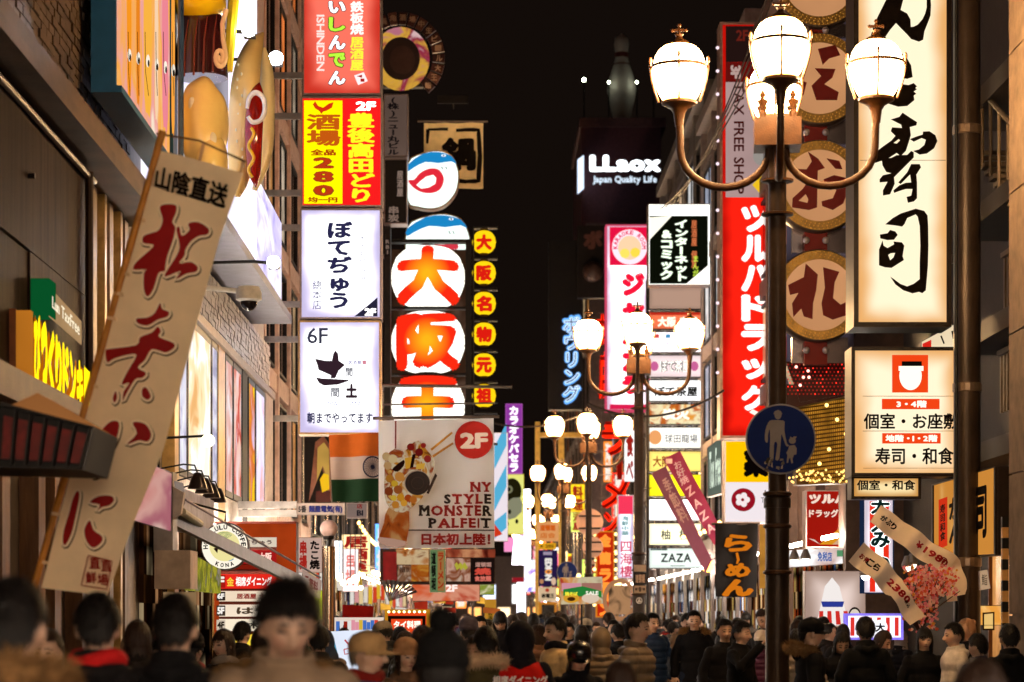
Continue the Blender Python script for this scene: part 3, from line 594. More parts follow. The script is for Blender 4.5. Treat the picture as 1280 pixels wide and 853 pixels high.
sign('sign_box', 'half yellow half red lightbox with a rooster and price 280', 'sign', P40, (376, 121, 478, 259), .5, 2.2, FR, em('ee1c1c', 1.1), d2, 'stacked lightboxes of the left column', bracket=-3.78)
def d3(L):
    L.text('ぼてぢゅう', (409, 277, 441, 386), NAVY, 'v', .05); L.text('大阪お好み焼', (449, 294, 457, 352), em('44446e', 1), 'v', .0); L.text('總本店', (391, 351, 402, 387), em('44446e', 1), 'v', .01)
    L.poly([(472, 372), (472, 396), (443, 396)], em('2c2a42', .8)); L.text('2F', (456, 386, 470, 395), WHT, 'h', .04)
sign('sign_box', 'white lightbox with five dark brushed kana down its middle, third of the left column', 'sign', P40, (375, 261, 477, 399), .5, 2.2, FR, lb('ffffff', 'd8ccf4', 2.2, .42, .3), d3, 'stacked lightboxes of the left column', bracket=-3.78)
def d4(L):
    T = lambda p: ZZ(370, 395, 5.69, p); dk = em('3a2630', .8)
    L.text('6F', (384, 410, 410, 430), em('3c3c50', .9), 'h', .015)
    L.poly(T([(280, 245), (300, 270), (305, 320), (350, 350), (305, 390), (280, 445), (245, 445), (250, 425), (160, 385), (150, 345), (135, 305), (210, 320), (255, 320), (265, 270)]), dk)
    L.poly(T([(140, 437), (180, 445), (375, 455), (375, 465), (300, 490), (200, 498), (165, 480)]), dk)
    L.text('間', (432, 460, 441, 471), em('50505e', 1)); L.text('間', (414, 485, 424, 497), em('50505e', 1)); L.text('土', (432, 480, 447, 498), dk, 'h', .07)
    L.text('居酒屋', (435, 451, 452, 456), em('8a86b4', 1)); L.rect((453, 451, 458, 456), em('d88898', 1))
    L.text('DOMA-DOMA', (397, 502, 452, 509), em('6a70b0', 1), 'h', 0); L.text('朝までやってます', (384, 516, 466, 530), NAVY, 'h', .035)
sign('sign_box', 'white lightbox marked 6F with a large brushed character, lowest of the left column', 'sign', P40, (373, 401, 476, 543), .5, 2.2, df('b08a58', .35, .7), lb('ffffff', 'd8ccf4', 2.2, .42, .3), d4, 'stacked lightboxes of the left column', bracket=-3.78)
# --- behind them: wheel, grey sign, dark signs, cloth sign, puffer signs, lanterns
P56 = front(56)
c = P56.at(501, 72); t = thing('wheel_sign', 'round shiny pink ring sign with a fan of dark tags around it', 'sign', (c.x, 56, c.z))
sc = 56 / F; L = Layer(P56)
L.ell(501, 74, 36, 40, em_photo(['c8788c', 'e8b040', 'a03048', 'f0c8c8'], .75, 1.6, 4.0), name='ring', off=.01); L.ell(501, 74, 24, 27, df('241412', .5), name='hub', off=.05); L.ell(503, 76, 16, 18, df('38221c', .5), name='hub_face', off=.07); L.done(t)
slab(P56, [(470, 40), (532, 40), (532, 108), (470, 108)], .3, -.02).build('housing', DARKM, t)
for k in range(12):
    a = math.radians(-115 + k * 14.5); q = []
    for rr_, aa in ((41, -.105), (56, -.10), (56, .10), (41, .105)): q.append((500 + rr_ * math.cos(a + aa), 72 + rr_ * 1.02 * math.sin(a + aa)))
    tg = slab(P56, q, .1, .0).build('tag', df(('3a1c18', '4a2a22', '2c1614')[k % 3], .4, .3), t)
    Layer_ = Layer(P56); cu, cv = 500 + 49 * math.cos(a), 72 + 50 * math.sin(a); Layer_.text('鍋角酒場中生ビール大王鮨串炭'[k], (cu - 4, cv - 4, cu + 4, cv + 4), df('8a6a54', .5), name='mark'); Layer_.done(tg)
sign('sign_box', 'dim grey brown sign reading down in dark letters between the wheel and the lanterns', 'sign', 55, (480, 118, 510, 196), .5, 1.2, FR, em('7a6256', .55, .15), lambda L: L.text('(株)ニュー丸ビル', (484, 122, 499, 194), em('1c1414', .5), 'v', .04), bracket=-3.78)
sign('sign_box', 'narrow black sign with faint script beside the red and white fish sign', 'sign', 55, (480, 199, 509, 280), .5, 1.2, FR, df('14100f', .4), lambda L: (L.text('居酒屋', (496, 214, 504, 246), em('b89c8c', .5), 'v'), L.text('串炭', (485, 258, 499, 278), em('a88c7c', .5), 'v')), bracket=-3.78)
sign('sign_box', 'lowest narrow black sign left of the big round lanterns', 'sign', 55, (480, 283, 488, 520), .5, .8, DARKM, df('100c0b', .4), lambda L: L.text('RB1', (482, 300, 487, 318), em('a88c7c', .5), 'v'), bracket=-3.78)
def ripple(amp, fx, fy, ph=0.0): return lambda u, v: amp * (math.sin(u * fx + v * fy + ph) + .5 * math.sin(u * fx * .37 - v * fy * 1.9 + ph * 2))
def cloth(name, label, cat, Y, q, mat, draw, amp=.03, fx=.16, fy=.05, n=(14, 14), group=None, pl=None, piece='cloth', hang=None):
    pl = pl or front(Y); pl.rip = ripple(amp, fx, fy, Y); q = quad(q); c = sum((pl.at(*p) for p in q), Vector()) / 4; c.z = min(pl.at(*p).z for p in q)
    t = thing(name, label, cat, c, group); vs = []; fs = []
    for j in range(n[1] + 1):
        for i in range(n[0] + 1): vs.append(pl.at(*bil(q, i / n[0], j / n[1])))
    N = len(vs); vs += [v - pl.n * .004 for v in vs]
    for j in range(n[1]):
        for i in range(n[0]): a = j * (n[0] + 1) + i; f = (a, a + 1, a + n[0] + 2, a + n[0] + 1); fs += [f, tuple(x + N for x in f[::-1])]
    MB().add(vs, fs).build(piece, mat, t, 80); L = Layer(pl)
    if draw: draw(L)
    L.done(t)
    if hang:
        m = MB(); m.tube([pl.at(*p, -.03) for p in hang], .022, 8); m.build('rod', df('6a5a50', .4, .5), t)
    return t
CL = df('e4c894', .8, var=.15, trans=.25)
def dn(L):
    k = INK; L.stroke([(535, 162), (560, 162)], [3, 4], k); L.stroke([(570, 163), (598, 163), (600, 195), (598, 226), (578, 228)], [4, 5, 6, 6, 4], k); L.stroke([(535, 162), (534, 180)], [5, 3], k); L.stroke([(570, 226), (583, 228)], [6, 5], k)
    L.text('鍋', (552, 172, 595, 214), k, 'h', .05)
cloth('cloth_sign', 'unlit tan cloth sign with a black brushed character, hanging against the black sky', 'sign', 57, (530, 154, 604, 236), CL, dn, .03, .2, .02, hang=[(522, 152), (610, 152)])
cc = P56.at(567, 150) + Vector((0, -1.0, .25)); t = thing('clip_lamp', 'small dark hooded lamp bar lighting the tan calligraphy cloth', 'lamp', cc); MB().box(cc.x - .35, cc.x + .35, cc.y - .06, cc.y, cc.z - .09, cc.z + .09).build('housing', BLACKM, t); MB().box(cc.x - .32, cc.x + .32, cc.y + .005, cc.y + .03, cc.z - .07, cc.z + .07).build('lamp_glass', em('ffe0b0', 70, sample=True), t); MB().tube([cc, cc + Vector((0, .5, .15)), cc + Vector((0, 1.0, .0))], .015, 6).build('arm', BLACKM, t)  # lamp bar invented to brighten the cloth sign, its housing hiding the glow
def fishsign(label, q, ch):
    p = front(56.2 if ch == 1 else 59); cx = (q[0] + q[2]) / 2; t = thing('fish_sign', label, 'sign', p.at(cx, q[3]), 'round white pufferfish signs'); u0, v0, u1, v1 = q; w = u1 - u0; h = v1 - v0
    out = [(u0, v0 + h * .22), (u0 + w * .3, v0 + h * .04), (u0 + w * .6, v0), (u0 + w * .85, v0 + h * .08), (u1 - w * .02, v0 + h * .3), (u1, v0 + h * .5), (u1 - w * .06, v0 + h * .72), (u1 - w * .25, v0 + h * .92), (u0 + w * .5, v1), (u0 + w * .2, v0 + h * .97), (u0, v0 + h * .86)]
    out = smooth_poly(out, 3); vs, fs = poly_tri([out]); m = MB(); n = len(vs)
    m.add([p.at(u, v, 0) for u, v in vs] + [p.at(u, v, -.35) for u, v in vs], fs + [(i, (i + 1) % n, n + (i + 1) % n, n + i) for i in range(n)]); m.build('body', df('8a6a3c', .4, .5), t)
    L = Layer(p); L.poly(grow(out, -1.6), em('eefcf4', 1.5, .12, 1.5), name='belly', off=.004)
    L.poly([(u0 + 1, v0 + h * .24), (u0 + w * .3, v0 + h * .06), (u0 + w * .6, v0 + h * .03), (u0 + w * .85, v0 + h * .1), (u1 - w * .05, v0 + h * .24), (u0 + w * .85, v0 + h * .19), (u0 + w * .6, v0 + h * .22), (u0 + w * .35, v0 + h * .2), (u0 + w * .12, v0 + h * .3), (u0 + 1, v0 + h * .36)], em('1c88c8', 1.0), 2, name='back')
    L.ell(u0 + w * .7, v0 + h * .09, 3, 1.6, em('e4f4ff', 1.2)); L.ell(u0 + w * .7, v0 + h * .09, 1.2, 1, em('101828', 1))
    for k in (0, 5): L.stroke([(u0 + w * .66 + k, v0 + h * .28), (u0 + w * .69 + k, v0 + h * .33)], 1.2, em('44484c', 1))
    if ch == 1:
        L.poly(ZZ(480, 180, 5.69, [(178, 258), (215, 255), (255, 210), (320, 178), (385, 182), (420, 225), (425, 270), (400, 325), (350, 350), (285, 350), (225, 325), (180, 282)]), em('dc2838', 1.1), 3, holes=[ZZ(480, 180, 5.69, [(230, 295), (265, 320), (320, 312), (365, 285), (372, 245), (350, 222), (300, 235), (255, 270)])], name='lettering')
    else: L.text('ぼ', (u0 + w * .22, v0 + h * .42, u0 + w * .82, v0 + h * 1.02), em('d83848', 1.0), 'h', .05)
    L.done(t); return t
fishsign('rounded white fish shaped sign with a blue back and one looping red kana', (509, 188, 574, 262), 1)
fishsign('second white and blue fish sign, partly cut by the lantern frame below it', (508, 267, 588, 346), 2)
# big lanterns in a steel frame
P58 = front(57); t = thing('lantern_rack', 'black steel frame holding the three big white paper lanterns', 'frame', P58.at(534, 700))
for (a, b, c_, d_) in ((484, 300, 488, 640), (582, 300, 589, 640), (488, 300, 582, 304), (488, 384, 582, 387), (488, 467, 582, 470)): slab(P58, (a, b, c_, d_), .3, .1).build('bar', DARKM, t)
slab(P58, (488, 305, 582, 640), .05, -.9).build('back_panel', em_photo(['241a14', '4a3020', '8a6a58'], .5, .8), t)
for i, (ch, vc, lab) in enumerate((('大', 344, 'top'), ('阪', 426, 'middle'), ('王', 506, 'bottom'))):
    c = P58.at(534.5, vc); r = 46 * 57 / F; t = thing('paper_lantern', ['big round white lantern with a red and orange splayed character, uppermost of three', 'big round white lantern with a dense boxy red character, middle of three', 'big round white lantern with a red three-bar character, lowest, cut off by the parfait banner'][i], 'lantern', c + Vector((0, .5, -r)), 'big white paper lanterns')
    m = MB(); prof = []
    for k in range(29):
        a = math.pi * k / 28; rr_ = (math.sin(a)) ** .62 * r; prof.append((max(.03, rr_ * (1 + (.012 if k % 4 == 0 else 0))), -math.cos(a) * r * .84))
    m.lathe(prof, (c.x, c.y + .4, c.z), 40); m.build('shade', em('fffdf2', 1.9, sample=True), t, 70)
    for z in (-r * .85, r * .8): MB().lathe([(r * .3, z), (r * .3, z + .05)], (c.x, c.y + .4, c.z), 20).build('rim', DARKM, t)
    R0 = [544, 0][0]; pl_ = P58; L = Layer(pl_); gr = newmat('lantern_red'); o_ = nd(gr, 'ShaderNodeOutputMaterial'); e_ = nd(gr, 'ShaderNodeEmission', i_1=1.15); tc = nd(gr, 'ShaderNodeTexCoord'); gt = nd(gr, 'ShaderNodeTexGradient', gradient_type='SPHERICAL'); mp = nd(gr, 'ShaderNodeMapping'); mp.inputs[1].default_value = (0, 0, -r / (r * 1.0) * .95); mp.inputs[3].default_value = (1 / r, 0, 1 / r)
    cr = nd(gr, 'ShaderNodeValToRGB'); cr.color_ramp.elements[0].color = (*lin('f02810'), 1); cr.color_ramp.elements[0].position = .35; cr.color_ramp.elements[1].color = (*lin('ffae18'), 1); cr.color_ramp.elements[1].position = .9
    lk(gr, tc.outputs['Object'], mp.inputs[0]); lk(gr, mp.outputs[0], gt.inputs[0]); lk(gr, gt.outputs[0], cr.inputs[0]); lk(gr, cr.outputs[0], e_.inputs[0]); lk(gr, e_.outputs[0], o_.inputs[0]); gr.cycles.emission_sampling = 'NONE'
    V, Fc = glyphs(ch, 'h', .06); V, Fc = refine([(x, y, k * 1e-3) for x, y, k in V], Fc, .07); V = [(x, y, k * 1e3) for x, y, k in V]; vs = []
    for x, y, k in V:
        q = pl_.at(495 + 80 * x, vc - 36 + 72 * y); dx = (q.x - c.x) / r; dz = (q.z - c.z) / (r * .84); s_ = max(0.05, 1 - dz * dz) ** .5; s_ = s_ ** .62 * 1.03
        y_ = math.sqrt(max(0.0, (s_ * r) ** 2 - (q.x - c.x) ** 2)); vs.append((q.x, c.y + .4 - y_ - .02 - k * .001, q.z))
    MB().add(vs, Fc).build('lettering', gr, t)
    for k in range(1, 7):                      # bamboo hoops
        z = -r * .84 + k * r * .24; a = math.acos(max(-1, min(1, -z / (r * .84)))); rr_ = math.sin(a) ** .62 * r * 1.008
        MB().lathe([(rr_, z), (rr_ + .004, z + .006), (rr_, z + .012)], (c.x, c.y + .4, c.z), 40, cap=False).build('hoop', em('d8a868', .6), t)
t = thing('lantern_rack', 'dark ladder frame carrying the column of small yellow lanterns', 'frame', front(57).at(606, 640))
slab(front(57), (591, 284, 593, 560), .1, .15).build('bar', DARKM, t)
for i in range(8): slab(front(57), (591, 284 + i * 38.6, 622, 286 + i * 38.6), .3, .1).build('bar', DARKM, t)
for i, ch in enumerate('大阪名物元祖'):
    vc = 303 + i * 38.4; p = front(57); c = p.at(605, vc); r = 14.5 * 57 / F
    t = thing('paper_lantern', 'small yellow lantern, %s of the six beside the big white ones' % ['first from the top', 'second from the top', 'third', 'fourth', 'fifth', 'sixth and lowest'][i], 'lantern', c - Vector((0, 0, r)), 'small yellow lanterns in a column')
    m = MB(); m.lathe([(max(.02, math.sin(math.pi * k / 14) ** .8 * r * (1.03 if k % 2 else 1)), -math.cos(math.pi * k / 14) * r) for k in range(15)], (c.x, c.y, c.z), 24); m.build('shade', em('ffd210', 1.15), t, 70)
    for z in (-r - .02, r - .02): MB().lathe([(r * .35, z), (r * .35, z + .06)], c, 12).build('rim', em('5a3810', .4), t)
    Layer_ = Layer(front(57 - r - .01)); Layer_.text(ch, (605 - 10, vc - 10, 605 + 10, vc + 10), em('e01c10', 1.0), 'h', .07); Layer_.done(t)
# --- parfait banner
def dp(L):
    rd = em('8e1a12', .30); T = lambda p: ZZ(460, 520, 4.741, p)
    rd = df('8c140e', .7, var=.1); bk = df('1a0e0c', .7, var=0); L.ell(*T([(627, 143)])[0], 24, 23.5, df('b01a10', .6, var=.1)); L.text('2F', (575, 541, 610, 561), df('e8d8cc', .6, var=0), 'h', .05)
    for txt, r, c0 in (('NY', (588, 603, 616, 615), None), ('STYLE', (555, 618, 616, 630), 0), ('MONSTER', (524, 632, 616, 645), 0), ('PALFEIT', (536, 648, 616, 660), 0)):
        n = len(txt); lay = layout(txt, 'h'); tot = sum((GL[c][3] - GL[c][2]) + .09 for c in txt); x = 0
        for j, ch in enumerate(txt):
            w = GL[ch][3] - GL[ch][2]; a = r[0] + (r[2] - r[0]) * x / tot; b = r[0] + (r[2] - r[0]) * (x + w) / tot; x += w + .09
            m_ = bk if (c0 == 0 and (j == 0 or j == n - 1)) else rd; L.text(ch, (a, r[1], b, r[3]), m_, 'h', .045, off=.012)
            if ch in 'NYMPFITRLA':   # slab feet
                for e in ((a - .6, b * .35 + a * .65) if ch not in 'YTIPF' else ((a - .6, a + (b - a) * .45) if ch in 'PF' else (a + (b - a) * .22, a + (b - a) * .78)), ((b * .65 + a * .35, b + .6) if ch in 'NMRA' else None)):
                    if e: L.rect((e[0], r[3] - 1.6, e[1], r[3] + .3), m_, off=.0135)
            if ch in 'NYTMFPEL':
                L.rect((a - .5, r[1] - .3, a + (b - a) * .4, r[1] + 1.4), m_, off=.0135)
    L.rect((511, 662.5, 618, 664), bk); L.text('日本初上陸！', (527, 667, 613, 682), rd, 'h', .045)
    L.stroke(T([(375, 205), (500, 102)]), [3, 2.4], df('c08a30', .6)); L.stroke(T([(385, 245), (505, 165)]), [3, 2.4], df('b07a28', .6)); L.rect((494, 527, 496, 562), df('6a1810', .7))
    # sundae glass
    L.poly(T([(125, 545), (245, 570), (232, 740), (210, 770), (150, 778), (75, 750), (68, 715), (95, 640)]), em_photo(['6a2410', 'c05a20', 'e0a060', '8a3414'], .45, 3.2, 2.0), 2); L.poly(T([(70, 720), (225, 745), (215, 772), (150, 780), (72, 755)]), em('d8a890', .55), 2)
    L.poly(T([(105, 250), (160, 200), (215, 215), (250, 180), (300, 150), (345, 200), (390, 260), (390, 320), (330, 480), (280, 530), (210, 575), (130, 550), (100, 470), (100, 330)]), em_photo(['5a1a10', 'd88a28', 'f0d8b0', 'a84418', 'f4c060'], .5, 4.5, 7.0), 2)
    rr = random.Random(2)
    for (x, y, s_, h_) in ((130, 375, 24, 'c07a28'), (160, 405, 20, 'e0b030'), (180, 440, 26, 'a85a28'), (125, 450, 26, '8c3c1c'), (195, 485, 22, 'e09a28'), (155, 490, 18, 'e8c040'), (240, 490, 22, 'b84a18'), (270, 500, 22, 'c87028'), (165, 530, 22, 'd88a30'), (215, 520, 20, 'f0a838'), (255, 190, 22, '8c2018'), (305, 220, 24, '7a1c18'), (330, 180, 16, 'a02820'), (355, 260, 22, 'a03028'), (110, 245, 24, 'd8b078'), (150, 260, 26, 'e8c890'), (120, 300, 24, 'd0a068'), (190, 365, 28, 'd89040')):
        L.ell(*T([(x, y)])[0], s_ / 4.74, s_ / 4.74, em(h_, .55), 14)
    L.poly(T([(220, 255), (275, 245), (265, 310), (225, 320)]), em('e0a030', .6)); L.poly(T([(290, 290), (340, 285), (335, 320), (285, 320)]), em('e8b040', .6)); L.poly(T([(215, 265), (215, 300), (180, 335), (155, 330), (150, 315)]), em('2a120c', .5), 2); L.poly(T([(285, 230), (270, 310), (250, 315), (265, 235)]), em('2a120c', .5))
    L.ell(*T([(293, 400)])[0], 16, 15.6, em('c8a488', .45)); L.ell(*T([(296, 403)])[0], 15.4, 15, df('1c120e', .8)); L.ell(*T([(296, 403)])[0], 12.6, 12.3, df('2a1a14', .8), hole=.93); L.ell(*T([(296, 403)])[0], 8, 7.8, df('30201a', .8), hole=.9); L.poly(T([(400, 345), (412, 360), (362, 468), (348, 462)]), df('2a1a14', .8))
cloth('banner', 'white cloth banner with a towering ice cream sundae and red slab lettering', 'banner', 34, [(473, 526), (617, 523), (618, 685), (474, 686)], df('ffffff', .75, var=.03, trans=.08), dp, .02, .11, .035, (20, 20), hang=[(466, 523), (624, 521)])
# --- India flag
fq = [(411, 544), (473, 541), (473, 627), (416, 628)]
def df_(L):
    L.poly([(472, 575.5), (472.6, 592.2)] + [(470 - 12 * math.sin(a), 584 + 13 * math.cos(a)) for a in [k * math.pi / 12 for k in range(1, 12)]][::-1] * 0 + [(458, 584)], df('b8a6a0', .8)) if 0 else None
    L.ell(466, 584, 12.5, 13.5, df('1c1c34', .8, var=0), hole=.87); L.ell(466, 584, 2.4, 2.6, df('1c1c34', .8, var=0))
    for k in range(24): a = k * math.pi / 12; L.stroke([(466 + 2 * math.cos(a), 584 + 2.2 * math.sin(a)), (466 + 11.4 * math.cos(a), 584 + 12.4 * math.sin(a))], .55, df('1c1c34', .8, var=0), off=.02)
t = cloth('flag', 'Indian tricolour flag hanging left of the sundae banner', 'flag', 36, fq, df('c9b2a4', .85, var=.05, trans=.3), df_, .05, .16, .01, (16, 12))
L = Layer(front(36)); L.pl.rip = ripple(.05, .16, .01, 36)
def strip(L, q, mat, name, n=16, o=.008):
    vs = []; 
    for j in range(9):
        for i in range(n + 1): vs.append(L.pl.at(*bil(q, i / n, j / 8), off=o))
    fs = [(j * (n + 1) + i, j * (n + 1) + i + 1, (j + 1) * (n + 1) + i + 1, (j + 1) * (n + 1) + i) for j in range(8) for i in range(n)]
    L.mb(name, mat).add(vs, fs)
strip(L, [(411, 544), (473, 541), (473, 570), (412.8, 572)], df('c4601c', .85, var=.08, trans=.3), 'saffron_band'); strip(L, [(414.2, 600), (473, 598), (473, 627), (416, 628)], df('123018', .85, var=.08, trans=.3), 'green_band'); L.done(t, 80)
# --- crab banner, near left
pl = front(14); q = [(194, 187), (304, 216), (134, 745), (51, 735)]; pl.rip = ripple(.02, .045, .012, 1.0)
t = thing('nobori_banner', 'slanted cream banner with four red brushed characters on a bamboo pole at the left', 'banner', pl.at(40, 770))
def edge(v):                                   # right edge bows inwards as in the wind
    pts = [(216, 304), (300, 273), (400, 246), (480, 226), (560, 204), (640, 172), (745, 134)]
    for (a, b), (c_, d_) in zip(pts, pts[1:]):
        if v <= c_: return b + (d_ - b) * (v - a) / (c_ - a)
    return 134
vs = []; NX, NY = 16, 40
for j in range(NY + 1):
    vl = 187 + (735 - 187) * j / NY; vr = 216 + (745 - 216) * j / NY; ul = 194 + (51 - 194) * j / NY; ur = edge(vr)
    for i in range(NX + 1): vs.append(pl.at(ul + (ur - ul) * i / NX, vl + (vr - vl) * i / NX))
fs = [(j * (NX + 1) + i, j * (NX + 1) + i + 1, (j + 1) * (NX + 1) + i + 1, (j + 1) * (NX + 1) + i) for j in range(NY) for i in range(NX)]
N = len(vs); MB().add(vs + [v - pl.n * .003 for v in vs], fs + [tuple(x + N for x in f[::-1]) for f in fs]).build('cloth', df('ecd0a8', .85, var=.1, scale=3, trans=.12), t, 80)
S = 4.062; A = lambda p: ZZ(140, 180, S, p); B2 = lambda p: ZZ(100, 370, S, p); C2 = lambda p: ZZ(40, 540, S, p)
pieces = [A([(245, 330), (265, 312), (325, 315), (330, 350), (310, 400), (325, 430), (310, 500), (285, 570), (275, 620), (270, 650), (240, 660), (215, 740), (185, 780), (165, 740), (165, 660), (175, 640), (110, 640), (125, 600), (190, 545), (212, 515), (160, 505), (160, 470), (200, 455), (240, 440), (260, 390)]),
 A([(330, 440), (345, 425), (357, 470), (395, 440), (390, 408), (440, 400), (490, 430), (485, 460), (440, 470), (400, 500), (375, 540), (370, 570), (345, 608), (400, 600), (435, 625), (425, 650), (380, 660), (325, 690), (350, 648), (275, 678), (280, 650), (330, 570), (345, 520)]),
 B2([(292, 120), (345, 115), (385, 90), (410, 40), (422, 70), (455, 85), (445, 110), (400, 125), (350, 155), (300, 145)]),
 B2([(130, 280), (150, 272), (290, 255), (310, 215), (370, 190), (398, 160), (415, 185), (405, 212), (475, 240), (480, 265), (440, 290), (400, 280), (365, 278), (335, 330), (300, 368), (340, 395), (320, 420), (285, 428), (240, 500), (222, 535), (225, 490), (255, 445), (215, 452), (250, 380), (290, 312), (270, 300), (180, 320), (140, 340)]),
 B2([(170, 520), (185, 485), (192, 520), (178, 545)]), B2([(320, 475), (340, 468), (362, 510), (345, 530), (320, 512)]),
 C2([(400, -50), (445, -45), (435, 30), (390, 120), (350, 200), (320, 232), (312, 180), (318, 100), (308, 60), (350, 0)]), B2([(270, 645), (330, 650), (362, 700), (345, 740), (300, 735), (240, 755), (290, 700)]),
 C2([(235, 300), (246, 330), (225, 440), (205, 520), (175, 575), (160, 560), (165, 500), (190, 420), (212, 340)]), C2([(300, 360), (340, 330), (400, 325), (422, 345), (400, 375), (360, 385), (335, 405), (350, 372)]), C2([(300, 450), (320, 500), (360, 530), (360, 560), (320, 590), (285, 560), (272, 500)])]
L = Layer(pl); dkr = df('4a2c1c', .8, var=0); crm = df('f4dcb8', .8, var=0); rdd = df('8a0c0a', .75, var=.15, scale=3)
for k, p in enumerate(pieces):
    s_ = smooth_poly(p, 3); L.poly([(x + .7, y + 1.2) for x, y in grow(s_, -3.4)] if False else [(x + .7, y + 1.4) for x, y in grow(s_, 3.3)], dkr, name='outline', off=.004 + k * .0003)
for k, p in enumerate(pieces): L.poly(grow(smooth_poly(p, 3), 2.7), crm, name='halo', off=.009 + k * .0003)
for k, p in enumerate(pieces): L.poly(smooth_poly(p, 3), rdd, name='lettering', off=.014 + k * .0003)
L.text('山陰直送', [(197, 208), (288, 232), (281, 262), (193, 236)], INK, 'h', .03)
for i in range(2):
    for j in range(2):
        b = bil([(113, 695), (142, 702), (134, 736), (104, 732)], .03 + i * .5, .03 + j * .5); L.text('産鮮直場'[i * 2 + j] if '産鮮直場'[i * 2 + j] in GL else '直', (b[0], b[1], b[0] + 13, b[1] + 15), rdd, 'h', .02)
L.stroke([(113, 695), (142, 702), (135, 737), (104, 732), (113, 695)], 1.3, rdd); L.done(t)
bam = df('a86a20', .45, var=.3, scale=8, bump=.1); m = MB(); P0, P1 = pl.at(204, 165, .02), pl.at(33, 768, .02); P1 = P0 + (P1 - P0) * 1.6
m.tube([P0 + (P1 - P0) * k / 20 for k in range(21)], [.019 + (.004 if k % 3 == 0 else 0) for k in range(21)], 12); m.build('bamboo_pole', bam, t, 60)
MB().tube([pl.at(196, 168, .02), pl.at(250, 178, .02), pl.at(308, 203, .02)], .006, 8).build('cross_rod', df('6a4c2c', .4, .4), t)
for (u, v, u2, v2) in ((202, 170, 200, 189), (255, 181, 250, 203), (304, 202, 300, 216)): slab(pl, [(u - 1.5, v), (u + 2.5, v), (u2 + 2.5, v2), (u2 - 1.5, v2)], .004, .02).build('loop', df('cda274', .8), t)
for v in (272, 340, 365, 396, 480, 590, 640, 700): u = 204 - 171 * (v - 165) / 603; slab(pl, [(u - 4, v), (u + 8, v + 2), (u + 8, v + 6), (u - 4, v + 4)], .05, .035).build('tie', df('d8b488', .7), t)
# --- near left shop details
WL = wallL(3.35)
t = thing('wall_sign', 'yellow cut-out kana sign glowing on the left wall below the green box', 'sign', WL.at(70, 500)); L = Layer(WL)
slab(WL, [(37, 386), (108, 470), (108, 524), (37, 492)], .12, -.1).build('backing', df('7a3c10', .5), t)
for k, ch in enumerate('びっくりドンキー'):
    a, b = k / 8, (k + .92) / 8; Q = [(37, 386), (109, 466), (109, 524), (37, 490)]; qq = [bil(Q, a, 0), bil(Q, b, 0), bil(Q, b, 1), bil(Q, a, 1)]
    L.text(ch, qq, em('c86a08', .8), 'h', .10, off=.0); L.text(ch, qq, em('ffe010', 1.5), 'h', .07, off=.03)
L.done(t); slab(front(WL.at(37, 400).y), (20, 388, 38, 492), .1, .0).build('side_panel', em('e08828', .7, .3), t)
t = thing('lamp_box_sign', 'green ended light box sign mounted above the yellow kana', 'sign', WL.at(70, 430)); yg = WL.at(60, 400).y
slab(front(yg), (37, 348, 61, 394), .3, .0).build('end_panel', em('0e6a34', .55), t); L = Layer(WL); L.poly([(61, 358), (102, 402), (102, 432), (61, 396)], em('c8a070', .75, .2), name='face_panel', off=0); L.text('Lunch TaxFree', [(64, 370), (98, 404), (98, 420), (64, 385)], em('fff0d0', 1.0), 'h', .02); L.done(t)
t = thing('awning_box', 'dark lattice awning box with dull red panels jutting in from the left edge', 'awning', front(12.5).at(40, 590)); p = front(12.5)
Q = [(-60, 486), (117, 533), (103, 587), (-60, 583)]; slab(p, Q, .8, -.04).build('housing', df('0c0807', .6), t)
ringframe(p, [(-60, 488), (117, 533), (103, 587), (-60, 583)], 5, .1, .0).build('frame', df('120b08', .5, .2), t)
for k in range(6):
    a = (.37 + k * .105); qq = [bil(Q, a, .2), bil(Q, a + .07, .2), bil(Q, a + .07, .86), bil(Q, a, .86)]; slab(p, qq, .02, -.01).build('panel', df('6a100a', .5, var=.4, scale=12), t)
    qq = [bil(Q, a + .078, .08), bil(Q, a + .092, .08), bil(Q, a + .092, .95), bil(Q, a + .078, .95)]; slab(p, qq, .06, .03).build('bar', df('120c0a', .5), t)
slab(p, [(-40, 505), (20, 478), (96, 522), (60, 530)], .5, -.6).build('lit_top', em('a86a38', .6, .4), t)
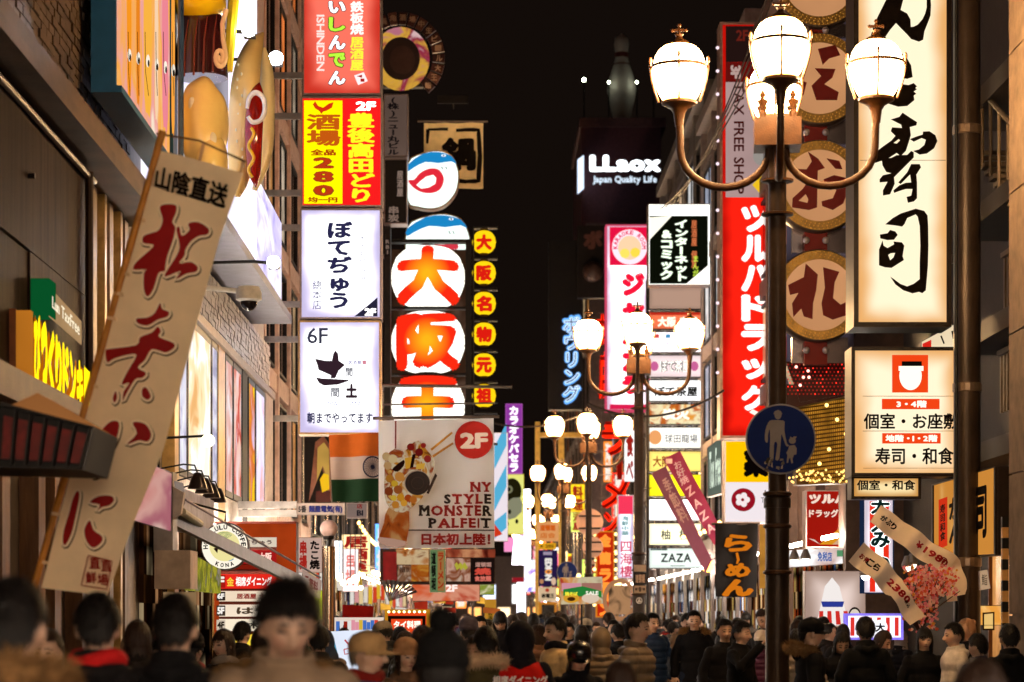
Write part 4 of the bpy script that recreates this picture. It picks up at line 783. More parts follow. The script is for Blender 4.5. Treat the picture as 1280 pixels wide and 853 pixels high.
# blue framed box billboard, generic jungle animals replaced by plain stripes and blobs
t = thing('box_billboard', 'deep blue framed box billboard with an orange and pink picture, high on the left wall', 'billboard', (-3.3, 23, 6.3)); X = 3.25; ya, yb = X * F / (U0 - 145), X * F / (U0 - 216)
BL = df((.012, .10, .22), .4, var=.1); zb = 1.65 + 1.415 * X
MB().box(-X - .22, -X + .0, ya, yb, zb, 11).build('housing', BL, t); MB().box(-X - .001, -X + .05, ya, yb, zb, zb + .06).box(-X - .001, -X + .05, yb - .35, yb, zb + .06, 11).build('frame', BL, t); MB().box(-X, -X + .02, ya + .05, yb - .4, zb + .08, 11).build('face_panel', em_photo(['ffe0b8', 'ffb050', 'f4a8a0', 'ffe8d0'], .95, 1.0, 3.0, (1, 1.4, .6), sample=True), t)
L = Layer(wallL(X - .02)); bk = em('2c1608', .5)
for u0, u1, c in ((158, 163, 'ff9a20'), (168, 172, 'f08820'), (176, 185, 'ffb844'), (188, 192, 'ffd8b0'), (196, 203, 'f48a98'), (206, 210, 'ffa840')):
    L.poly([(u0, -40), (u1, -40), (u1, 92 + (u1 - 145) * .95), ((u0 + u1) / 2, 104 + (u1 - 145) * .95), (u0, 88 + (u0 - 145) * .95)], em(c, .95), 2); L.ell((u0 + u1) / 2, 66 + (u0 - 150) * .4, 2.4, 8, em('fff4e0', 1.0), 14); L.ell((u0 + u1) / 2 + .4, 69 + (u0 - 150) * .4, 1.2, 4.4, bk, 12); L.stroke([(u0, 40), (u0 + .6, 90), ((u0 + u1) / 2, 120)], .7, bk)
L.done(t)
# giant food sculptures
rr2 = random.Random(13)
def blob(mb, c, r, mi=0, k=0.0, nu=36, nv=26, seed=0):
    n0 = len(mb.v); mb.ball(c, r, nu, nv, mi); 
    for i in range(n0, len(mb.v)):
        p = Vector(mb.v[i]); d = (p - Vector(c)); q = p * 2.2 + Vector((seed, 0, 0)); mb.v[i] = tuple(p + d.normalized() * k * (noise.noise(q) + .5 * noise.noise(q * 2.3))) if d.length > 1e-6 else tuple(p)
t = thing('food_sculpture', 'giant glossy bun sculpture with a dark cap and curl ornament on the left facade', 'sculpture', (-2.9, 24.5, 6.2)); s24 = 24.5 / F
def P(u, v, Y): return Vector(((u - U0) * Y / F, Y, EYE.z + (V0 - v) * Y / F))
glz = lambda h, r=.25: df(h, r, 0, var=.12, scale=2, spec=.8)
m = MB(); blob(m, P(254, 160, 24.7), (.235, .35, .52), 0, .05, seed=1); blob(m, P(264, 205, 24.6), (.17, .3, .3), 0, .03, seed=3); m.build('bun', glz('ffd884'), t, 80)
m = MB(); m.lathe([(.27, 0), (.26, .3), (.22, .62), (.1, .8)], P(252, 98, 24.9), 32); m.build('cap', glz('3a1418', .2), t, 60); m = MB(); blob(m, P(250, 4, 24.9), (.26, .4, .22), 0, .02); m.build('dome', glz('f4cc10', .2), t, 80)
for k in range(5): q_ = P(230 + k * 12, 96 - k * 2, 24.55); MB().tube([q_, q_ + Vector((.01, .01, .35)), q_ + Vector((.03, .1, .6))], [.012, .010, .004], 6).build('cap_seam', glz('6a2c24', .2), t, 60)
for k in range(3): MB().ball(P(240 + k * 13, 130 + k * 22, 24.42), (.04, .02, .07), 12, 8).build('icing_drop', glz('fff0d0', .15), t, 80)
sp = [P(275 + 7 * math.cos(a) * (1 - a / 14), 72 + 13 * math.sin(a) * (1 - a / 14), 24.2) for a in [k * .45 for k in range(24)]] ; m = MB(); m.tube([P(283, 12, 24.2), P(278, 30, 24.2), P(279, 50, 24.2), P(282, 66, 24.2)] + sp, .024, 10); m.build('curl', glz('e8c89a'), t, 60)
MB().tube([P(226, -40, 24.3), P(226, 230, 24.3)], .03, 8).build('edge_rail', glz('1c3c5c', .3), t); MB().tube([P(285, 90, 26.0), P(292, 0, 26.0)], [.05, .06], 8).build('rib', glz('e4c020'), t)
t = thing('food_sculpture', 'giant hot dog sculpture with red sausage and white sauce loop beside the bun', 'sculpture', (-2.7, 27, 6.2))
def limb(mb, pts, n=20): C_ = curve(pts, 7); mb.tube([q[:3] for q in C_], [max(.004, q[3]) for q in C_], n)
W = lambda u, v, Y, r: (*P(u, v, Y), r)
m = MB(); limb(m, [W(297, 246, 27, .03), W(299, 225, 27, .11), W(303, 180, 26.9, .165), W(305, 135, 26.9, .17), W(309, 90, 27, .15), W(318, 58, 27.2, .10), W(328, 42, 27.4, .02)], 24); m.build('bun', glz('ffcf80'), t, 80)
m = MB(); limb(m, [W(330, 60, 27.6, .02), W(334, 90, 27.6, .07), W(334, 140, 27.4, .085), W(331, 195, 27.4, .08), W(318, 238, 27.4, .03)]); m.build('bun', glz('ffe0a4'), t, 80)
m = MB(); limb(m, [W(320, 234, 26.9, .01), W(318, 215, 26.8, .07), W(317, 180, 26.7, .095), W(318, 145, 26.7, .10), W(321, 118, 26.8, .075), W(324, 104, 26.9, .01)]); m.build('sausage', glz('a0180c', .12), t, 80)
m = MB(); limb(m, [W(309, 136, 26.5, .02), W(312, 122, 26.5, .028), W(320, 116, 26.5, .03), W(329, 123, 26.5, .028), W(331, 138, 26.5, .026), W(326, 150, 26.5, .026), W(316, 153, 26.5, .026), W(310, 146, 26.5, .02)], 12); m.build('sauce', glz('f4e4d8'), t, 80)
m = MB(); limb(m, [W(314 + 3.2 * math.sin(k * 1.3), 160 + k * 6.2, 26.45, .018) for k in range(11)], 10); m.build('mustard', glz('f4b81c'), t, 80)
for k in range(14): q_ = P(299 + rr2.uniform(-4, 6), 80 + k * 10.5 + rr2.uniform(-3, 3), 26.73); MB().ball(q_, (.012, .008, .02), 8, 6).build('seed', glz('fbe8b8'), t, 80)
MB().box(-3.36, -3.2, 26.3, 29.9, 6.3, 11).build('backing', df('14100e', .3), t); MB().box(-3.2, -3.0, 29.9, 31.5, 6.3, 11).build('lit_edge', em('f4ecff', 1.6, sample=True), t)
# floodlights and dome camera
for i, (u, v, Y, s_, lab) in enumerate(((311, 38, 26.0, .10, 'topmost floodlight on the left, glaring beside the giant curl'), (345, 73, 29.0, .12, 'square white floodlight left of the coral sign'), (342, 328, 29.0, .11, 'floodlight on a thin arm left of the white kana sign'))):
    c = P(u, v, Y); t = thing('floodlight', lab, 'floodlight', c - Vector((0, 0, .15)), 'white floodlights on the left facade')
    MB().box(c.x - s_ * .6, c.x + s_ * .6, c.y + .02, c.y + .16, c.z - s_ * .6, c.z + s_ * .6).build('housing', BLACKM, t); MB().ball(c, (s_ * .72, s_ * .3, s_ * .72), 18, 12).build('lamp_glass', em('f0f8ff', 260, sample=True), t)
    MB().tube([c + Vector((0, .1, 0)), c + Vector((-.25, .15, .03)), Vector((-3.4, c.y + .2, c.z + .02))], .02, 8).build('arm', BLACKM, t)
c = P(311, 375, 28); t = thing('dome_camera', 'white dome security camera under the left canopy', 'camera', c - Vector((0, 0, .2))); MB().lathe([(.02, .16), (.12, .15), (.15, .08), (.15, 0), (.11, -.02)], c, 20).build('housing', WHITEP, t, 50); MB().ball(c - Vector((0, 0, .03)), (.10, .10, .1), 16, 10).build('dome', df('1a1414', .1), t, 80); MB().tube([c + Vector((-.1, 0, .1)), Vector((-3.4, 28, c.z + .15))], .03, 8).build('arm', WHITEP, t)
# awning, gooseneck lamps, ball lamp, coffee sign
t = thing('rolled_awning', 'rolled shop awning with a white end cap and long grey arms on the left', 'awning', P(240, 660, 22)); m = MB(); m.box(-3.5, -3.05, 20.8, 27.0, 2.6, 2.95); m.build('cassette', df('a8a4b4', .4, .3), t)
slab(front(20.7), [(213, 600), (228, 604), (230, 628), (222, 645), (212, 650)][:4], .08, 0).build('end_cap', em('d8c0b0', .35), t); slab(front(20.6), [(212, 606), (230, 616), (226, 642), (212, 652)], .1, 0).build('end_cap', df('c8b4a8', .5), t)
m = MB(); Pa, Pb = P(216, 648, 21), P(386, 732, 27); m.hexa([Pa + Vector((0, 0, -.05)), Pb + Vector((0, 0, -.06)), Pb + Vector((0, 0, .07)), Pa + Vector((0, 0, .06))], [p + Vector((-.06, .06, 0)) for p in (Pa + Vector((0, 0, -.05)), Pb + Vector((0, 0, -.06)), Pb + Vector((0, 0, .07)), Pa + Vector((0, 0, .06)))]); m.build('arm', df('6e6264', .4, .5), t)
MB().tube([P(232, 625, 21.5), P(400, 722, 27)], .012, 6).build('stay', df('8a8490', .4, .5), t); MB().tube([P(228, 640, 21), P(250, 655, 22)], .035, 10).build('roller', df('b0a890', .4), t)
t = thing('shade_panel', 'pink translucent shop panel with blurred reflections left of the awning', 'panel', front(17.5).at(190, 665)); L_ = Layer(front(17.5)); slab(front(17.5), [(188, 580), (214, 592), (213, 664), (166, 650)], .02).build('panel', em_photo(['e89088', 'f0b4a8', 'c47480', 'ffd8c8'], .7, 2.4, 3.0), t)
t = thing('shop_counter_hood', 'pale square shop hood above a green and yellow glass case', 'hood', front(20.5).at(225, 740)); slab(front(20.5), (193, 688, 238, 736), .5).build('hood', df('b89c80', .5), t); slab(wallL(2.55), [(238, 692), (276, 712), (276, 742), (238, 738)], .05).build('glass_case', em_photo(['b8a898', '8a8c30', 'd8d040', '6a4c38'], .55, 4.0, 1.0), t); slab(front(20.6), (192, 590, 216, 690), .3).build('grey_post', df('8c8078', .4), t); slab(front(20.4), (200, 740, 240, 830), .1, -.2).build('counter', em('caa070', .5, .3), t)
t = thing('wall_lamp', 'small round glowing ball lamp on a thin horizontal rod', 'lamp', P(260, 560, 22)); MB().ball(P(260, 551, 22), .06, 14, 10).build('bulb', em('fff0c0', 5), t); MB().tube([P(198, 548, 22), P(258, 545, 22)], .012, 6).build('rod', BLACKM, t); MB().tube([P(198, 548, 22), P(198, 640, 22)], .012, 6).build('stem', BLACKM, t)
for i in range(4):
    Y = 24 + i * 1.1; c = P(247 + i * 8.5, 602 + i * 6, Y); t = thing('gooseneck_lamp', '%s black gooseneck lamp above the coffee sign' % ['nearest', 'second', 'third', 'farthest'][i], 'lamp', c - Vector((0, 0, .1)), 'black gooseneck lamps on the left')
    MB().lathe([(.02, .09), (.04, .08), (.07, .02), (.10, -.07), (.095, -.075)], c, 18).build('lamp_shade', df('2a2426', .3, .4), t, 60); MB().tube([c + Vector((0, 0, .08)), c + Vector((-.03, 0, .16)), c + Vector((-.14, 0, .17)), Vector((-3.45, c.y, c.z + .09))], .009, 8).build('arm', BLACKM, t)
pc = front(25); t = thing('coffee_sign', 'round white coffee shop sign with black ring lettering and a colourful centre', 'sign', pc.at(281, 713)); c = pc.at(281, 683); rr_ = 30 * 25 / F
m = MB(); m.lathe([(rr_, -.06), (rr_, .06)], (0, 0, 0), 36); m.v = [(c.x + x, c.y + .07 + z, c.z + y) for x, y, z in m.v]; m.build('housing', df('3a2c28', .4), t); L = Layer(pc)
L.ell(281, 683, 28.5, 28.5, em('fff4e0', 1.05), off=.012, name='face_panel'); L.ell(281, 683, 19, 19, em('f4e8a0', .95), off=.016); L.poly([(266, 672), (276, 668), (286, 674), (284, 686), (272, 690), (265, 682)], em('e08878', .9), 2); L.poly([(286, 670), (298, 676), (298, 690), (288, 692)], em('c8d4f4', 1), 2); L.poly([(276, 692), (290, 688), (292, 700), (282, 701)], em('5a9ac8', .9), 2); L.ell(281, 669, 9, 4, em('3a8a4a', .7)); L.poly([(267, 686), (273, 684), (272, 692)], em('301810', .6))
def ringtext(L, txt, u, v, r, a0, a1, size, mat, flip=False):
    for k, ch in enumerate(txt):
        a = math.radians(a0 + (a1 - a0) * (k + .5) / len(txt)); cx, cy_ = u + r * math.sin(a), v - r * math.cos(a); s_ = size / 2; ca, sa = math.cos(a), math.sin(a)
        if flip: ca, sa = -ca, -sa
        if ch == ' ': continue
        L.text(ch, [(cx + x * ca - y * sa, cy_ + x * sa + y * ca) for x, y in ((-s_ * .8, -s_), (s_ * .8, -s_), (s_ * .8, s_), (-s_ * .8, s_))], mat, 'h', .04, off=.02)
ringtext(L, 'HONOLULU COFFEE', 281, 683, 23.8, -100, 105, 6, INK); ringtext(L, 'KONA', 281, 683, 23.8, 210, 150, 5.4, INK, True); L.done(t); MB().tube([pc.at(281, 655), pc.at(281, 640, -.1), Vector((-3.5, 25, 2.95))], .012, 6).build('bracket', BLACKM, t)
# orange building directory
P30 = front(30); t = thing('building_directory', 'tall orange framed building directory with lit floor panels', 'sign', P30.at(318, 860)); OR = em('c84818', .62, .25, 3)
slab(P30, (268, 652, 370, 872), .4, -.02).build('housing', df('5a1c0c', .5), t); ringframe(P30, (340, 652, 371, 872), 0.1, .05, 0)
for q_ in ((296, 655, 370, 672), (346, 672, 370, 872), (268, 706, 274, 872)): slab(P30, q_, .06, .03).build('frame', OR, t)
L = Layer(P30); L.rect((300, 659, 366, 668), em('e85820', .9)); L.text('居酒屋 酒場', (316, 660, 360, 667), em('ffd0a0', 1)); L.rect((276, 706, 346, 712), em('902010', .7))
rows = [(672, 684, 'f4e4cc', 'ぼてぢゅう', '4a3030', 'h'), (688, 705, 'a01818', '居酒屋 大阪', 'ffd8c8', 'h'), (718, 736, 'e8281c', '相席ダイニング', 'fff8f0', 'h'), (739, 752, 'f4dcc0', '居酒屋 土間', '8a3028', 'h'), (756, 771, 'f4e0c8', 'はや', '4a3828', 'h'), (774, 789, 'f8e8cc', '白木屋', '2a2018', 'h'), (793, 807, 'ffe040', '', '', 'h'), (810, 826, 'd87838', '・・・・・・', 'fff0e0', 'h'), (829, 842, 'f0e8e0', '個室宴会', '4a3828', 'h')]
for i, (a, b, c_, tx, tc_, d) in enumerate(rows):
    pn = slab(P30, (270 if i > 1 else 292, a, 346, b), .03, .02 + .001 * i); pn.build('floor_panel', em(c_, 1.05 if i else .8, .08, sample=True), t); off = .03 + .001 * i
    if tx: L.text(tx, (296 if i != 2 else 295, a + 3, 340, b - 3), em(tc_, 1.1), 'h', .04, off=off)
    if 1 < i: L.rect((271, a + 1, 282, b - 1), em(['', '', 'c02018', '3a2c28', '4a3a30', 'f4e0c8', '902020', '2a1810', 'e8dccc'][i], .7), off=off); L.text(['', '', '7F', '6F', '5F', '4F', '3F', '3F', '2F'][i], (272, a + 3, 281, b - 3), em('f8f0e8' if i not in (5, 8) else '2a2018', 1.0), 'h', .05, off=off + .005)
L.text('金', (284, 722, 293, 733), em('ffd040', 1), off=.05); L.done(t)
# small signs by it
sign('sign_board', 'small white menu board with red and black writing right of the orange directory', 'sign', 32, (371, 672, 403, 716), .12, .8, FR, em('e8c4b4', .7, .2), lambda L: (L.text('串揚', (374, 676, 384, 712), em('b02820', .8), 'v', .05), L.text('たこ焼', (387, 676, 400, 712), em('1c1210', .5), 'v', .05)))
sign('sign_board', 'tilted white card of writing below the small menu board', 'sign', 31, [(378, 712), (402, 726), (400, 750), (380, 738)], .06, .5, FR, em('d8b8a8', .6, .2), lambda L: L.text('季節料', [(381, 718), (398, 728), (397, 742), (382, 734)], em('8a3028', .6), 'h', .03))
t = thing('steel_post', 'thick polished steel post right of the orange directory', 'post', P(411, 870, 30)); MB().tube([Vector((P(411, 0, 30).x, 30, z)) for z in (0, 1.5, 2.53)], .085, 24).build('shaft', df('b8a088', .18, .95, var=.15), t, 60)
t = thing('globe_lamp', 'unlit frosted globe lamp just left of the street name plate', 'lamp', P(411, 690, 33)); MB().ball(P(411, 661, 33), .12, 20, 14).build('globe', df('c8a8a0', .4), t, 80); MB().tube([P(411, 672, 33), P(411, 690, 33)], .03, 10).lathe([(.06, 0), (.08, .03), (.06, .06)], P(411, 675, 33), 14).build('neck', DARKM, t); MB().tube([P(411, 690, 33), Vector((P(411, 0, 33).x, 33, 0))], .05, 10).build('post', DARKM, t)
sign('street_sign', 'long white plate with blue lettering on a bracket below the flag', 'sign', 34, (371, 629, 431, 644), .06, .5, FR, df('d8c8c0', .5, var=.05), lambda L: (L.text('5番', (373, 632, 383, 641), df('1a1820', .5), 'h', .03), L.text('麺屋電気(有)', (386, 632, 428, 642), df('1c2478', .5), 'h', .05)), bracket=-3.78)
sign('sign_board', 'dull white floor sign marked B1 right of the blue lettered plate', 'sign', 38, (433, 629, 459, 648), .1, .6, FR, em('b89c90', .45, .1), lambda L: (L.text('店', (446, 630, 453, 636), em('a02018', .6)), L.text('B1', (446, 638, 454, 645), em('2a2430', .4), 'h', .04)))
# narrow building front between column and flag
t = thing('yellow_arch_building', 'narrow gap with an arched yellow lit opening behind the flag', 'building', P(400, 770, 50)); slab(front(50), (378, 543, 412, 640), .4, -.5).build('wall', df('120c0a', .6), t); slab(front(49), [(394, 553), (404, 545), (412, 556), (414, 628), (386, 628)], .3).build('arch', df('8a5a48', .5), t); slab(front(48.9), [(397, 560), (405, 553), (411, 562), (412, 610), (396, 602)], .1, .02).build('arch_window', em('d8a850', .75, .3), t)
L = Layer(front(48.9)); L.poly([(400, 600), (405, 592), (411, 594), (412, 612), (403, 616)], em('f4c020', 1.0), off=.06); L.rect((395, 614, 413, 628), df('3a1008', .5), off=.05); L.done(t)
# white lit things below
sign('sign_box', 'white upright lightbox seen between the steel post and the sundae banner', 'sign', 44, (428, 686, 448, 740), .2, .6, FR, em('ffe8e8', 1.5, .2, 4, sample=True), lambda L: L.text('串揚', (432, 692, 444, 732), em('f08880', 1), 'v', .03))
sign('sign_box', 'blue white glaring shop window panel beside the steel post', 'sign', 43, (418, 676, 428, 716), .2, .4, FR, em('e8f4ff', 2.2, sample=True), None)
sign('sign_box', 'yellow green lightbox at the foot of the steel post', 'sign', 31, (393, 738, 404, 775), .2, .4, FR, em('c8d828', .9, .2), None)
for i, (u, v, s_) in enumerate(((429, 729, .05), (444, 724, .07), (438, 727, .05), (451, 735, .04), (424, 723, .05))):
    c = P(u, v, 40); t = thing('hanging_bulb', '%s bare warm bulb in the cluster over the market stall' % ['leftmost upper', 'largest', 'middle', 'right hand', 'highest left'][i], 'bulb', c, 'bare bulbs over the stall'); MB().ball(c, s_, 10, 8).build('bulb', em('ffe8b0', 9, sample=True), t); MB().tube([c + Vector((0, 0, s_)), c + Vector((0, 0, 1.2))], .008, 5).build('cord', BLACKM, t)
t = thing('market_stall', 'stall with red cloth, bright packets on its shelf and a white front board', 'stall', P(450, 870, 26)); slab(front(28), [(428, 756), (467, 758), (466, 776), (428, 774)], .02).build('red_cloth', df('a01410', .8, trans=.3), t); rr = random.Random(9)
slab(front(27), (418, 772, 478, 790), .3, -.02).build('shelf', em('f0dccc', .9, sample=True), t)
for k in range(12):
    u = 420 + k * 4.8; c_ = rr.choice(['f0d020', 'e84830', 'f8f4f0', '4a7ad0', 'f4a0b0', 'e8c040', 'a02818']); slab(front(26.9), (u, 775 + rr.random() * 3, u + 4, 789), .1, .0).build('packet', em(c_, .8), t)
slab(front(24), [(406, 790), (482, 786), (482, 870), (408, 870)], .06).build('front_board', em('dce4f4', 1.1, .1, sample=True), t); L = Layer(front(24)); L.poly([(412, 797), (417, 796), (422, 816), (417, 818)], em('4aa8d0', .9)); L.stroke([(431, 800), (436, 806), (438, 812)], 2, em('c02838', .9)); L.stroke([(430, 812), (440, 810), (438, 817), (431, 818), (430, 812)], 1.4, em('c02838', .9)); L.done(t)
def dT(L):
    L.rect((489, 774, 528, 812), em('e8481c', 1.0)); L.text('タイ料理', (492, 776, 526, 786), em('fff0dc', 1.3), 'h', .05); L.text('TAX FREE', (500, 789, 512, 792), em('ffe0c0', 1), 'h'); L.rect((486, 770, 531, 774), em('2c120a', .4)); L.rect((485, 770, 489, 812), em('2c120a', .4)); L.rect((528, 770, 532, 812), em('2c120a', .4))
t = sign('sign_box', 'orange lightbox framed with yellow bulbs at head height', 'sign', 27, (481, 762, 537, 822), .3, 4, em('d89020', .8, .2), em('e8481c', 1.0, sample=True), dT)
for k in range(8): MB().ball(front(26.95).at(486 + k * 6.4, 765), .014, 8, 6).build('bulb', em('fff0b0', 4), t)
sign('sign_box', 'orange glowing panel behind the person in the beige beret', 'sign', 25, (470, 806, 492, 860), .2, .4, OR, em('e85a18', .8, .3, 3), None)
# food posters under the sundae banner
P45 = front(45); t = thing('food_poster', 'large poster of meat dishes under the sundae banner', 'poster', P45.at(545, 735)); slab(P45, (475, 686, 619, 731), .1).build('board', df('2a1a14', .6), t)
for i, (q_, cols, s_) in enumerate((((495, 687, 536, 706), ['6a2c14', 'c87838', 'f0d0a0', '8a4018'], 3.0), ((497, 707, 514, 727), ['d8b494', '8a5a3c', 'f4e0cc'], 4.0), ((514, 706, 536, 727), ['e8a840', 'b85a18', 'f8d890'], 3.4), ((557, 687, 619, 697), ['5a1a10', 'a84a30', 'e8a070'], 2.5), ((558, 698, 588, 727), ['c87860', 'e8b8a0', '98502c', 'f0d4bc'], 2.6))):
    slab(P45, q_, .01, .012 + i * .001).build('picture', em_photo(cols, .62, s_, i * 3.1), t)
L = Layer(P45); L.rect((479, 690, 496, 727), df('7a0c14', .5), off=.02); L.text('居酒屋 炭火', (500, 709, 512, 716), em('3a1c14', .5), off=.03); L.rect((589, 698, 618, 729), em('2c1c18', .4), off=.02)
L.text('道頓堀', (594, 703, 614, 709), em('d8a090', .7), 'h', .03, off=.03); L.text('焼肉', (593, 710, 614, 719), em('e05040', .8), 'h', .06, off=.03); L.text('食放題', (593, 720, 614, 727), em('e87868', .8), 'h', .05, off=.03)
for k in range(3): L.poly([(568 + k * 5, 706), (571 + k * 5, 703), (575 + k * 5, 710), (571 + k * 5, 713)], em('c8c040', .7), off=.03)
L.done(t)
sign('sign_box', 'second orange and pink food board hanging below the meat posters', 'sign', 46, (515, 728, 600, 752), .1, .6, BLACKM, em_photo(['c83c20', 'f0a080', 'e86030', 'f4dcc0'], .75, 1.6, 8.0), lambda L: L.text('2F', (557, 731, 572, 740), em('ffe8e0', 1.1), 'h', .05))
sign('sign_box', 'pale green floral food picture right of the 2F board', 'sign', 47, (575, 729, 618, 744), .1, .4, BLACKM, em_photo(['c8d070', 'f4e8c0', '8a9a30', 'e8b090'], .8, 2.5, 1.0), None)
sign('sign_board', 'narrow green vertical sign with dark lettering between the food posters', 'sign', 43, (537, 687, 557, 741), .15, .6, df('b8a088', .5), em('7a9c68', .55), lambda L: (L.text('道頓堀', (539, 690, 545, 738), em('1a1410', .4), 'v', .04), L.rect((547, 689, 555, 739), em('c89050', .5)), L.text('ラーメン', (547, 691, 555, 736), em('b03018', .7), 'v', .04)))
rr = random.Random(21)
for i in range(14):
    u, v = rr.uniform(470, 615), rr.uniform(738, 768); c_ = rr.choice(['c83820', 'f0b040', 'e8e0d8', 'd87030', 'f8d890']); w, h = rr.uniform(8, 22), rr.uniform(4, 9)
    sign('shop_board', '%s %s shop board low on the left, %s' % (['small', 'narrow', 'tilted', 'faded'][i % 4], {'c83820': 'red', 'f0b040': 'amber', 'e8e0d8': 'white', 'd87030': 'orange', 'f8d890': 'cream'}[c_], ['below the dark fan', 'left of the bulb framed sign', 'above the orange lightbox', 'right of the orange lightbox', 'beside the amber shop lights', 'just above the crowd', 'under the 2F board', 'near the steel rod', 'in the clutter of stall fronts', 'behind the pom-pom hat', 'over the far left shops', 'by the narrow green sign', 'at the foot of the posters', 'next to the yellow pillar'][i]), 'sign', 50 + i * 1.7, [(u, v), (u + w, v + rr.uniform(-2, 3)), (u + w, v + h + rr.uniform(-2, 3)), (u, v + h)], .1, .3, BLACKM, em(c_, rr.uniform(.6, 1.3), .3, 4), None, 'little boards over the left shops')
t = thing('fan_ornament', 'dark paper fan leaning over the red cloth stall', 'ornament', P(490, 770, 38)); q0 = P(486, 752, 38)
for k in range(9): aa = math.radians(25 + k * 9); e = q0 + Vector((math.cos(aa) * .5, 0, math.sin(aa) * .34)); e2 = q0 + Vector((math.cos(aa + .13) * .5, .03, math.sin(aa + .13) * .34)); MB().add([q0, e, e2, q0 + Vector((0, .02, 0)), e + Vector((0, .02, 0)), e2 + Vector((0, .02, 0))], [(0, 1, 2), (5, 4, 3), (0, 3, 4, 1), (1, 4, 5, 2), (2, 5, 3, 0)]).build('fan_leaf', df('2a1a14', .6), t)
# striped sign, purple karaoke sign, yellow fish sign
def dS(L):
    bl = em('58b4dc', .95)
    for k in range(4): a = 543 + k * 52; L.poly([(618, a + 16), (633, a - 14), (633, a + 14), (618, a + 44)] if a + 44 < 676 else [(618, 652), (633, 640), (633, 660), (618, 674)], bl)
    L.poly([(618, 655), (628, 668), (618, 672)], em('d83818', .9))
sign('striped_banner', 'tall white sign with slanting sky blue stripes right of the sundae banner', 'banner', 62, (617, 541, 635, 677), .2, .5, FR, em('f4e8f0', .95, sample=True), dS)
sign('sign_box', 'purple vertical karaoke sign with white kana above the yellow fish sign', 'sign', 80, (632, 505, 653, 592), .4, .8, em('c060c0', .8), em('9a3ca8', .85), lambda L: L.text('カラオケパセラ', (636, 508, 649, 590), em('fff0ff', 1.5), 'v', .06))
def dY(L):
    L.ell(640, 614, 12, 16, em('2c2810', .5)); L.ell(636, 612, 5, 5, em('90906c', .7)); L.ell(636, 612, 2.4, 2.6, em('0c0c08', .4)); L.poly([(633, 628), (650, 622), (652, 640), (636, 650)], em('a8a888', .6), 2)
    for u, v in ((637, 640), (646, 652), (634, 655)): L.ell(u, v, 2, 3, em('202010', .5), 12)
sign('sign_box', 'yellow sign with a dark fish head and round eye', 'sign', 79, (631, 593, 655, 668), .5, .6, em('d8c020', .8), em('f0ec80', .95), dY)
t = sign('sign_box', 'dazzling white sign with faint pink writing, overexposed in the distance', 'sign', 100, [(648, 612), (663, 612), (663, 706), (640, 706)], .4, 0, FR, em('fff4ff', 7, sample=True), lambda L: L.text('楽しい', (648, 660, 657, 700), em('e0a0e0', 1.5), 'v', .03))
sign('sign_box', 'pink glowing panel left of the overexposed white sign', 'sign', 101, (630, 672, 644, 690), .3, .2, FR, em('f08cc0', 1.2), None)
sign('sign_box', 'violet blue lit sign on the far left side, low behind the lamps', 'sign', 105, (655, 700, 671, 740), .3, .4, FR, em_photo(['6a5af0', 'ffffff', '9a6ae0'], 1.5, 2.0, 2.0), None)
sign('sign_box', 'white lit vertical sign far down the street above the crowd', 'sign', 104, (646, 728, 657, 776), .3, .2, FR, em('f4f4ff', 3.2, sample=True), None)
sign('sign_box', 'red banner strip crossing behind the lamps near the far white signs', 'sign', 108, (640, 722, 690, 728), .2, 0, FR, em('a01c28', .8), None)
sign('sign_box', 'yellow shop pillar with faint lettering left of the man reading his phone', 'sign', 66, (606, 749, 620, 790), .3, .6, em('e0a030', .8), em('d89830', .75, .2), lambda L: L.text('居酒屋', (610, 762, 616, 786), em('5a4a10', .5), 'v', .04))
# orange cloth, electronics banner and shop pillar by the fourth lamp
P72 = front(77)
sign('lamp_banner', 'small orange printed banner on the fourth lamp pole', 'banner', P72, (671, 652, 698, 677), .06, 0, FR, em('f0a868', .85, .1), lambda L: (L.text('道頓堀', (675, 656, 694, 664), em('d86018', .9), 'h', .05), L.text('商店会', (675, 666, 694, 673), em('d87028', .9), 'h', .03)))
sign('lamp_banner', 'yellow arrow strip under the orange lamp banner', 'banner', P72, (673, 679, 695, 687), .06, 0, FR, em('e8a820', .85), lambda L: (L.poly([(675, 684), (677, 681), (679, 684)], em('2a1c08', .5)), L.text('200m', (682, 681, 692, 685), em('5a3c10', .5))))
def dE(L): L.text('EDION', (681, 698, 690, 726), em('f4ece4', .95), 'r', .07); L.rect((679, 690, 690, 694), em('b8a8c0', .7)); L.ell(677, 727, 2.6, 3, em('d89868', .7), 12); L.ell(692, 727, 3, 5, em('f0c8a8', .8), 12); L.text('O', (681, 712, 690, 718), em('f09028', 1), 'r', .08)
sign('lamp_banner', 'dark violet electronics shop banner with white sideways lettering', 'banner', P72, (673, 688, 697, 733), .06, 0, FR, em('2a1c48', .8), dE)
sign('sign_box', 'cream pillar sign with a small emblem below the violet banner', 'sign', P72, (673, 734, 696, 752), .2, .4, FR, em('e8c8a0', .8), lambda L: (L.ell(684, 738, 2.6, 2.4, em('c03820', .8), 12), L.text('串電王', (677, 742, 693, 748), em('1a1410', .5), 'h', .05)))
sign('shop_window_frame', 'orange edged dark shop window below the cream pillar sign', 'window', 78, (674, 753, 696, 790), .2, 3, em('d88828', .7), df('100c0c', .2), None)
sign('sign_board', 'pale round-cornered road sign disc behind the third lamp, upper', 'sign', 61, smooth_poly([(737 + 17 * math.cos(a), 653 + 17 * math.sin(a)) for a in [k * math.pi / 2 + .785 for k in range(4)]], 1), .03, 0, FR, em('d09c80', .45), None) if 0 else None
